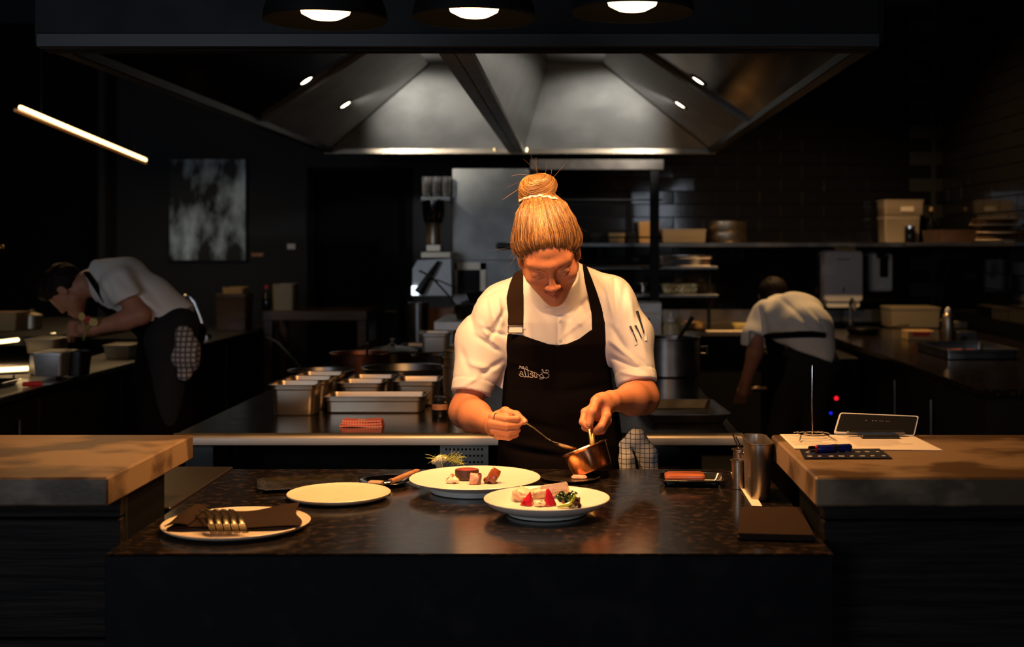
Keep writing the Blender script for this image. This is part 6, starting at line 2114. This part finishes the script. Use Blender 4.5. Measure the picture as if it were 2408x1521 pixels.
tp = thing('tap', 'dark shiny tap on the back counter right of the cook', 'tap', (X_(2010, 9.6), 9.6, ZP))
MB().tube([(X_(2010, 9.6), 9.75, ZP), (X_(2010, 9.6), 9.75, ZP + .16), (X_(2010, 9.6), 9.70, ZP + .20), (X_(2010, 9.6), 9.62, ZP + .18), (X_(2010, 9.6), 9.60, ZP + .12)], .013, 10).build('spout', M['steel_dark'], tp)
MB().lathe([(.025, 0), (.025, .03), (.015, .04)], 16, (X_(2010, 9.6), 9.75, ZP + .0005)).build('base', M['steel_dark'], tp)
# indicator lamps under the right counter
cab = thing('undercounter_fridge', 'black under counter fridge with red and blue lamps', 'fridge', (1.4, 7.9, 0))
MB().box((1.20, 7.62, .05), (1.70, 8.2, .86), .006).build('body', M['black'], cab)
p = P(1968, 937, 7.6)
MB().lathe([(.010, 0), (.012, .004), (.004, .007)], 12).xf(Matrix.Translation((p.x, 7.619, p.z)) @ Matrix.Rotation(math.pi / 2, 4, 'X')).build('red_lamp', M['led_red'], cab)
p = P(1955, 972, 7.6)
MB().lathe([(.007, 0), (.008, .004), (.003, .006)], 12).xf(Matrix.Translation((p.x, 7.619, p.z)) @ Matrix.Rotation(math.pi / 2, 4, 'X')).build('blue_lamp', M['led_blue'], cab)

# ================================================================== left counter clutter
YL = 6.0


def cr(label, x0, y0, x1, y1, Y, dep, m, name='prep_tub', cat='tub', lid=True, group=None):
    a_, b_ = P(x0, y0, Y), P(x1, y1, Y)
    zb = max(b_.z, ZP + .001) if b_.z < ZP + .12 else b_.z
    return crate(name, label, a_.x, b_.x, Y, Y + dep, zb, a_.z, m, cat, group, lid)


cr('grey steel lidded tub under the yellow tub at the left', 72, 830, 145, 886, 5.75, .2, M['steel_mat'])
crate('prep_tub', 'yellow tinted tub stacked above the grey tub at the left', P(55, 0, 6.0).x, P(128, 0, 6.0).x, 6.0, 6.2, ZP + .10, P(0, 798, 6.0).z, M['tub'], 'tub')
tag(MB().box((P(70, 0, 6.0).x, 5.99, ZP + .001), (P(135, 0, 6.0).x, 6.21, ZP + .099), .004).build('steel_riser', M['steel_dark']), 'dark steel riser under the yellow tinted tub', 'riser')
cr('dark square tub behind the red handled knife', 150, 828, 192, 886, 5.85, .14, M['black_pl'], lid=False)
cr('yellowed rectangular tub near the bending cook\'s apron', 240, 812, 306, 845, 6.85, .2, M['tub'])
cr('tan box standing on the raised dark shelf at the far left edge', -30, 735, 38, 778, 7.0, .2, M['carton'], name='box', cat='box', lid=False)
p = P(75, 752, 7.2)
t = thing('small_pot', 'small steel pot with bright lid on the raised dark shelf', 'pot', (p.x, 7.2, zl + .021))
MB().lathe([(.05, 0), (.055, .004), (.055, .075), (.058, .078), (.02, .092), (.012, .11)], 24, (p.x, 7.2, zl + .021)).build('body', M['steel'], t)
t = thing('knife', 'red handled knife lying on the left counter', 'knife', (P(85, 0, 5.5).x, 5.5, ZP))
p0, p1, p2 = P(56, 901, 5.5), P(100, 897, 5.5), P(124, 892, 5.5)
zk = ZP + .013
MB().tube([(p0.x, 5.49, zk), ((p0.x + p1.x) / 2, 5.495, zk), (p1.x, 5.50, zk)], [.010, .013, .011], 10).build('handle', M['red_pl'], t)
MB().box((p1.x + .001, 5.485, zk - .002), (p2.x, 5.515, zk + .001), .0005).build('blade', M['steel'], t)
v = Vol((-2.62, 5.0, ZP), (-2.36, 5.35, ZP + .09), .006)
px0 = P(28, 0, 5.15).x
v.ell((px0, 5.15, ZP + .02), (.09, .07, .035), .02).ell((px0 + .03, 5.17, ZP + .04), (.05, .05, .035), .02).wrinkle(.014, 70, 6)
v.cut((0, 0, ZP + .002), (0, 0, -1))
o, _, _ = v.build('crumpled_cloth', M['towel_b'])
tag(o, 'crumpled grey cloth at the near end of the left counter', 'cloth')
zt2 = P(0, 868, 5.45).z
tt = thing('shiny_tray', 'shiny steel tray with glinting edge at the far left', 'tray', (-2.55, 5.5, ZP))
MB().rrect([(.14, .09, 0, .02), (.15, .10, .02, .02), (.158, .108, .021, .022), (.149, .099, .020, .02), (.138, .088, .003, .02)], 6, (-2.60, 5.55, ZP + .001)).build('tray_body', M['chrome'], tt)
ls2 = thing('counter_glint_strip', 'short warm glowing strip for a tray glint, low at the far left edge', 'light', (-2.6, 5.8, ZP + .06))  # glowing tube added in place of a tray edge's reflection
a_, b_ = P(-40, 872, 5.85), P(66, 866, 5.9)
MB().tube([a_, b_], .010, 8).build('glowing_tube', M['led'], ls2)
MB().tube([a_ + Vector((0, .006, -.018)), b_ + Vector((0, .006, -.018))], .008, 8).build('housing', M['steel_dark'], ls2)
a_ = P(30, 0, 5.87)
MB().tube([(a_.x, 5.88, ZP), (a_.x, 5.88, P(0, 872, 5.87).z - .02)], .006, 8).build('foot', M['steel_dark'], ls2)
# tap with a tall arch beyond the cook
tp = thing('arched_tap', 'tall bright arched tap behind the bending cook\'s hip', 'tap', tuple(P(490, 790, 8.35)))
arc = [P(x, y, 8.35) for x, y in ((487, 796), (480, 775), (470, 742), (458, 712), (446, 697), (435, 694), (425, 702), (418, 718))]
MB().tube(arc, [.018, .016, .015, .015, .014, .013, .013, .014], 12).build('spout', M['chrome'], tp)
MB().lathe([(.03, 0), (.03, .02), (.02, .03)], 20, (arc[0].x, 8.35, ZP + .0005)).build('base', M['chrome'], tp)
for k, (x0, y0, x1, y1, Y, m, lb_) in enumerate(((505, 692, 580, 780, 9.1, M['wood_dk'], 'large brown tub beside the arched tap'), (522, 676, 572, 692, 9.12, M['carton'], 'thin tan tray lying on the large brown tub'), (615, 720, 680, 780, 8.9, M['wood_dk'], 'dim brown tub right of the large one'), (640, 668, 690, 700, 9.4, M['tub'], 'small grey tub on the dark table edge'), (690, 722, 760, 775, 9.2, M['wood_dk'], 'dim box under the dark table'))):
    a_, b_ = P(x0, y0, Y), P(x1, y1, Y)
    zb = ZP + .001 if k in (0, 2) else (P(0, 692, 9.1).z + .004 if k == 1 else (1.051 if k == 3 else .7))
    if k in (2, 4):
        continue
    crate('brown_tub' if k in (0, 2) else 'tan_tray' if k == 1 else 'grey_tub', lb_, a_.x, b_.x, Y, Y + .2, zb, max(a_.z, zb + .02), m, 'tub' if k != 1 else 'tray', lid=k in (0, 2), taper=.006)
p = P(627, 690, 9.45)
t = thing('tall_bottle', 'slim dark bottle with red cap on the dark table', 'bottle', (p.x, 9.45, 1.051))
MB().lathe([(.03, 0), (.032, .004), (.032, .10), (.012, .13), (.012, .16)], 16, (p.x, 9.45, 1.051)).build('body', M['screen'], t)
MB().lathe([(.014, .1605), (.014, .18), (.01, .184)], 16, (p.x, 9.45, 1.051)).build('cap', M['red_pl'], t)
p = P(990, 720, 7.6)
pot('steel_jug', 'tall steel jug left of the raised stove shelf', (P(985, 0, 7.55).x, 7.55, ZP + .001), .06, .27, M['steel_dark'])
crate('tan_block', 'tan board block beside the tall steel jug', P(1005, 0, 7.75).x, P(1070, 0, 7.75).x, 7.75, 7.9, ZP + .001, P(0, 725, 7.75).z, M['wood'], 'board', lid=False, taper=.002)

# ================================================================== cook bending at the left


def q(px, py, Y=6.1):
    return P(px, py, Y)


lw = thing('person', 'cook bending sideways over the left counter in white shirt and black apron', 'person', (q(390, 0).x, 6.1, 0))
B_ = Vol((-2.75, 5.72, .70), (-1.72, 6.45, 1.56), .0058)
hcL = q(158, 682, 6.08)
B_.chain([q(402, 772), q(345, 715), q(285, 672), q(245, 665)], [.088, .10, .10, .085], .03)
B_.chain([q(245, 655), q(208, 665), q(185, 675, 6.08)], [.065, .055, .055], .03)
for dy in (-.155, .155):
    B_.cone(q(280, 670, 6.1 + dy * .7), q(330, 738, 6.1 + dy), .052, .045, .03)
Mh = Matrix.Rotation(math.radians(-62), 3, 'Y')
Mh3 = np.array(Mh)


def hl(x, y, z):      # local: x = face forward, z = up to the crown
    return hcL + Mh @ Vector((-x, y, z))


B_.ell(hl(-.012, 0, .035), (.094, .074, .080), 0, 'u', Mh)
B_.ell(hl(.030, 0, -.025), (.060, .060, .080), .03, 'u', Mh)
B_.ell(hl(.080, 0, -.100), (.018, .020, .016), .02, 'u', Mh)
B_.cone(hl(.084, 0, .02), hl(.100, 0, -.030), .008, .0105, .012)
B_.cone(hl(.094, 0, -.062), hl(.09, 0, -.075), .009, .008, .008)
for s in (-1, 1):
    B_.cone(hl(.01, s * .05, -.06), hl(.07, s * .012, -.095), .021, .017, .03)
    B_.ell(hl(.092, s * .03, .004), (.015, .016, .011), .014, 's', Mh)
    B_.ell(hl(-.004, s * .074, -.005), (.019, .008, .031), .006, 'u', Mh)
    B_.ell(hl(-.002, s * .081, -.004), (.010, .004, .017), .004, 's', Mh)
for dy, w in ((-.155, q(222, 772, 5.93)), (.155, q(230, 775, 6.16))):
    e = q(334, 742, 6.1 + dy)
    B_.chain([e, e.lerp(w, .35), w], [.045, .046, .029], .02)
    hd = (q(158, 772, w.y + .02) - w).normalized()
    up = Vector((0, 0, 1))
    sd = hd.cross(up).normalized()
    B_.chain([w, w + hd * .055], [.030, .036], .012)
    for k in range(4):
        k0 = w + hd * .085 + up * (.026 - .018 * k)
        k1 = k0 + hd * .036 + sd * .006
        k2 = k1 + hd * .018 - up * .018 + sd * .012
        k3 = k2 - up * .018 + sd * .010
        B_.chain([w + hd * .05 + up * (.018 - .012 * k), k0, k1, k2, k3], [.012, .0115, .0105, .0095, .008], .006)
    t0 = w + hd * .02 + up * .028
    B_.chain([t0, t0 + hd * .035 + sd * .02 + up * .006, t0 + hd * .068 + sd * .03 - up * .004], [.013, .012, .010], .008)
bl, _, _ = B_.build('body', M['skin_b'], lw)
S_ = Vol((-2.60, 5.72, .98), (-1.72, 6.45, 1.56), .0065)
S_.chain([q(415, 765), q(350, 712), q(288, 670), q(255, 660)], [.122, .125, .128, .095], .04)
S_.chain([q(255, 655), q(222, 645)], [.085, .068], .03)
SL = S_.twin()
for dy in (-.155, .155):
    SL.chain([q(282, 668, 6.1 + dy * .65), q(316, 716, 6.1 + dy)], [.085, .066], .03)
    a, b = q(282, 668, 6.1 + dy * .65), q(316, 716, 6.1 + dy)
d = (b - a)
d.y = 0
SL.cut(b - d * .02, d)
S_.merge(SL, .03)
for (x0, y0, x1, y1, w, dd) in ((300, 640, 350, 690, .02, .010), (330, 640, 400, 720, .02, .008), (350, 690, 410, 740, .018, -.008), (270, 640, 300, 690, .015, .008), (310, 610, 370, 660, .02, .006), (250, 660, 280, 700, .014, .006), (370, 720, 400, 760, .014, .008)):
    S_.crease(q(x0, y0), q(x1, y1), w, dd)
S_.cut(q(425, 762), (.85, 0, -.5))
d = (q(205, 640) - q(255, 655)).normalized()
S_.cut(q(214, 643), d)
S_.wrinkle(.008, 34, 9)
S_.build('shirt', M['shirt_b'], lw)
K_ = Vol((-2.48, 5.76, .30), (-1.75, 6.42, 1.40), .0085)
K_.chain([q(420, 775), q(350, 730), q(285, 695), q(262, 690)], [.128, .118, .105, .08], .03)
K_.cut(q(240, 690), (-.8, 0, .1))
a, b = q(245, 692), q(440, 755)
d = (b - a)
n = Vector((-d.z, 0, d.x)).normalized()
K_.cut(a.lerp(b, .5), n if n.z > 0 else -n)
K_.loft([(.32, q(385, 0).x - .02, 6.1, .17, .19), (.6, q(390, 0).x - .01, 6.1, .16, .185), (.9, q(393, 0).x, 6.1, .155, .175), (1.10, q(398, 0).x, 6.1, .135, .15)], .04)
K_.build('apron', M['apron'], lw)
for dy in (-.075, .075):
    MB().tube([q(203, 640, 6.08 + dy * .9), q(222, 668, 6.05 + dy * 1.3), q(246, 706, 6.1 + dy * 1.2)], [.016, .018, .02], 8, flat=.3).build('apron_strap', M['apron'], lw)
m = Vol((q(70, 0).x, 5.9, 1.20), (q(215, 0).x, 6.28, 1.52), .006)
m.ell(hl(-.018, 0, .040), (.100, .083, .088), 0, 'u', Mh)
m.ell(hl(.05, 0, .085), (.045, .06, .04), .03, 'u', Mh)
m.ell(hl(.115, 0, -.03), (.075, .1, .085), .01, 's', Mh)
m.cut(hl(-.01, 0, -.015), Mh @ Vector((-.55, 0, -1)))
m.wrinkle(.004, 160, 2)
m.build('hair', M['hair_dk'], lw)
T_ = Vol((-2.2, 5.85, .04), (-1.70, 6.35, 1.24), .011)
for dy in (-.09, .09):
    T_.chain([q(418, 772, 6.1 + dy * .6), q(398, 800, 6.1 + dy), (q(392, 0).x + .02, 6.1 + dy, .5), (q(388, 0).x, 6.1 + dy, .07)], [.105, .105, .075, .06], .04)
T_.cut((0, 0, .05), (0, 0, -1))
T_.build('trousers', M['trouser'], lw)
for dy in (-.09, .09):
    MB().rrect([(.13, .044, 0, .04), (.135, .046, .02, .042), (.11, .04, .06, .035), (.06, .035, .09, .03)], 6, (q(388, 0).x - .03, 6.1 + dy, .002)).build('shoe', M['shoe'], lw)
v = Vol((q(395, 0).x, 5.8, .80), (q(492, 0).x, 6.1, 1.18), .006)
v.chain([q(432, 785, 5.95), q(440, 830, 5.94), q(432, 880, 5.93)], [.045, .072, .030], .03, sq=((0, 1, 0), 1.6))
v.chain([q(440, 795, 5.95), q(466, 835, 5.94), q(462, 860, 5.94)], [.04, .035, .02], .02)
v.wrinkle(.016, 55, 4)
o, _, _ = v.build('hand_cloth', M['towel_b'])
tag(o, 'patterned grey cloth hanging at the bending cook\'s hip', 'cloth')
tg = thing('garnish', 'small yellow flowers beside the bending cook\'s chin', 'garnish', tuple(q(195, 748, 5.9)))
for k, (x, y) in enumerate(((192, 744), (206, 752), (216, 757), (222, 758))):
    c_ = q(x, y, 5.88)
    b_ = MB()
    for a_ in range(6):
        t_ = a_ * math.pi / 3
        b_.lathe([(.001, -.010), (.007, -.004), (.007, .004), (.001, .010)], 8, (c_.x + .010 * math.cos(t_), 5.88, c_.z + .010 * math.sin(t_)), sy=.4)
    b_.build('flower', M['foam'] if k != 1 else M['print_red'], tg)
MB().tube([q(192, 750, 5.885), q(200, 772, 5.89), q(196, 800, 5.95)], .003, 6).tube([q(214, 760, 5.885), q(205, 775, 5.89), q(196, 800, 5.95)], .003, 6).build('stems', M['fennel'], tg)

# ================================================================== cook bending away at the right


def q(px, py, Y=7.0):
    return P(px, py, Y)


rw = thing('person', 'cook seen from behind bending down in cream shirt at the right', 'person', (q(1890, 0).x, 7.0, 0))
B_ = Vol((.88, 6.75, .60), (1.52, 7.75, 1.36), .008)
B_.chain([q(1900, 845), q(1885, 780, 7.15), q(1845, 740, 7.35)], [.10, .12, .10], .03)
hr = q(1818, 690, 7.62)
B_.chain([q(1840, 735, 7.40), q(1828, 715, 7.55)], [.06, .058], .03)
B_.ell(hr, (.078, .095, .085), .01)
B_.ell(hr + Vector((0, .05, -.05)), (.055, .055, .06), .03)
B_.ell(hr + Vector((0, .108, -.045)), (.012, .014, .016), .012)
for s in (-1, 1):
    B_.ell(hr + Vector((s * .08, .0, -.01)), (.009, .02, .03), .006)
for s, pts in ((-1, [q(1790, 745, 7.28), q(1775, 830, 7.22), q(1752, 905, 7.22)]), (1, [q(1905, 745, 7.32), q(1915, 830, 7.45), q(1880, 900, 7.5)])):
    B_.chain(pts, [.056, .046, .030], .02)
    w = pts[-1]
    hd = (pts[-1] - pts[-2]).normalized()
    B_.cone(w, w + hd * .05, .03, .036, .012)
    for k in range(4):
        k0 = w + hd * .07 + Vector((-.027 + .018 * k, 0, 0))
        B_.chain([k0, k0 + hd * .03 + Vector((0, .01, 0)), k0 + hd * .045 + Vector((0, .03, 0))], [.011, .010, .008], .005)
    B_.chain([w + hd * .02 + Vector((.03, 0, 0)), w + hd * .05 + Vector((.045, .02, 0)), w + hd * .07 + Vector((.04, .035, 0))], [.012, .011, .009], .006)
B_.build('body', M['skin_b'], rw)
S_ = Vol((.90, 6.75, .84), (1.52, 7.72, 1.36), .0072)
S_.chain([q(1908, 815, 6.98), q(1895, 780, 7.02), q(1868, 757, 7.15), q(1845, 748, 7.34)], [.118, .142, .158, .130], .05)
S_.ell(q(1832, 712, 7.40), (.07, .09, .05), .05)
S_.ell(q(1890, 730, 7.22), (.10, .13, .075), .05)
SL = S_.twin()
SL.chain([q(1798, 740, 7.30), q(1775, 795, 7.22), q(1768, 828, 7.21)], [.085, .072, .060], .04)
SL.cut(q(1768, 815, 7.21), (-.15, 0, -1))
S_.merge(SL, .04)
S_.chain([q(1890, 745, 7.34), q(1908, 790, 7.42)], [.08, .065], .04)
S_.chain([q(1925, 812, 6.95), q(1930, 838, 6.93)], [.075, .07], .03)
S_.cut(q(1900, 832, 7.0), (-.38, 0, -1), 0, q(1800, 900, 6.6), q(2010, 770, 7.2))
for (x0, y0, x1, y1, w, dd) in ((1840, 700, 1900, 770, .014, .009), (1880, 715, 1925, 770, .014, -.007), (1812, 770, 1870, 765, .010, .010), (1815, 780, 1890, 775, .009, -.008), (1905, 730, 1930, 775, .012, .007), (1800, 720, 1812, 790, .012, .010), (1885, 800, 1920, 830, .012, .008), (1900, 800, 1935, 825, .01, -.007)):
    S_.crease(q(x0, y0), q(x1, y1), w, dd)
S_.wrinkle(.007, 34, 12)
so_, SV, SQ = S_.build('shirt', M['shirt_b'], rw)
sbv = bvh_of(SV, SQ)
pts = []
for x, y in ((1800, 790), (1822, 788), (1850, 786), (1880, 785), (1910, 786), (1938, 789)):
    o = P(x, y, 6.3)
    d = (P(x, y, 8) - P(x, y, 6)).normalized()
    h = sbv.ray_cast(o, d, 2)
    pts.append(h[0] + h[1] * .006 if h[0] else P(x, y, 7.0))
MB().tube(pts, [.014, .017, .018, .018, .018, .016], 8, flat=1.0).build('apron_tie', M['apron'], rw)
K_ = Vol((1.0, 6.75, .20), (1.52, 7.40, 1.09), .009)
K_.chain([q(1840, 800, 7.20), q(1860, 850, 7.15)], [.10, .12], .03)
K_.loft([(.22, 1.21, 7.12, .13, .12), (.6, 1.21, 7.10, .135, .13), (.85, 1.22, 7.06, .15, .14), (.93, q(1888, 0).x, 7.05, .14, .13)], .04)
K_.build('apron', M['apron'], rw)
T_ = Vol((1.0, 6.75, .04), (1.60, 7.40, 1.16), .010)
T_.ell(q(1905, 858, 7.02), (.165, .15, .15), .04)
for s in (-1, 1):
    T_.chain([q(1892 + s * 26, 880, 7.02), (1.22 + s * .078, 7.03, .5), (1.22 + s * .085, 7.05, .07)], [.100, .072, .056], .04)
T_.cut((0, 0, .05), (0, 0, -1))
T_.build('trousers', M['trouser'], rw)
for s in (-1, 1):
    MB().rrect([(.044, .13, 0, .04), (.046, .135, .02, .042), (.04, .11, .06, .035), (.035, .06, .09, .03)], 6, (1.22 + s * .085, 7.08, .002)).build('shoe', M['shoe'], rw)
v = Vol(hr - Vector((.13, .15, .13)), hr + Vector((.13, .15, .14)), .007)
v.ell(hr + Vector((0, -.006, .008)), (.088, .100, .095), 0)
v.ell(hr + Vector((0, .11, -.05)), (.09, .07, .08), .01, 's')
v.wrinkle(.004, 140, 3)
v.build('hair', M['hair_dk'], rw)
p = q(1790, 912, 7.3)
tg = thing('held_tray', 'small tray with pale pieces in the right cook\'s hand', 'tray', tuple(p))
MB().rrect([(.060, .05, 0, .012), (.07, .06, .018, .014), (.068, .058, .018, .012), (.058, .048, .004, .01)], 5, (p.x, 7.3, p.z - .018)).build('tray_body', M['steel_dark'], tg)
MB().rrect([(.022, .02, 0, .008), (.026, .024, .014, .01), (.018, .016, .022, .008)], 5, (p.x - .02, 7.29, p.z - .012)).rrect([(.018, .016, 0, .006), (.02, .018, .012, .008), (.014, .012, .018, .006)], 5, (p.x + .03, 7.3, p.z - .012)).build('pieces', M['chicken'], tg)
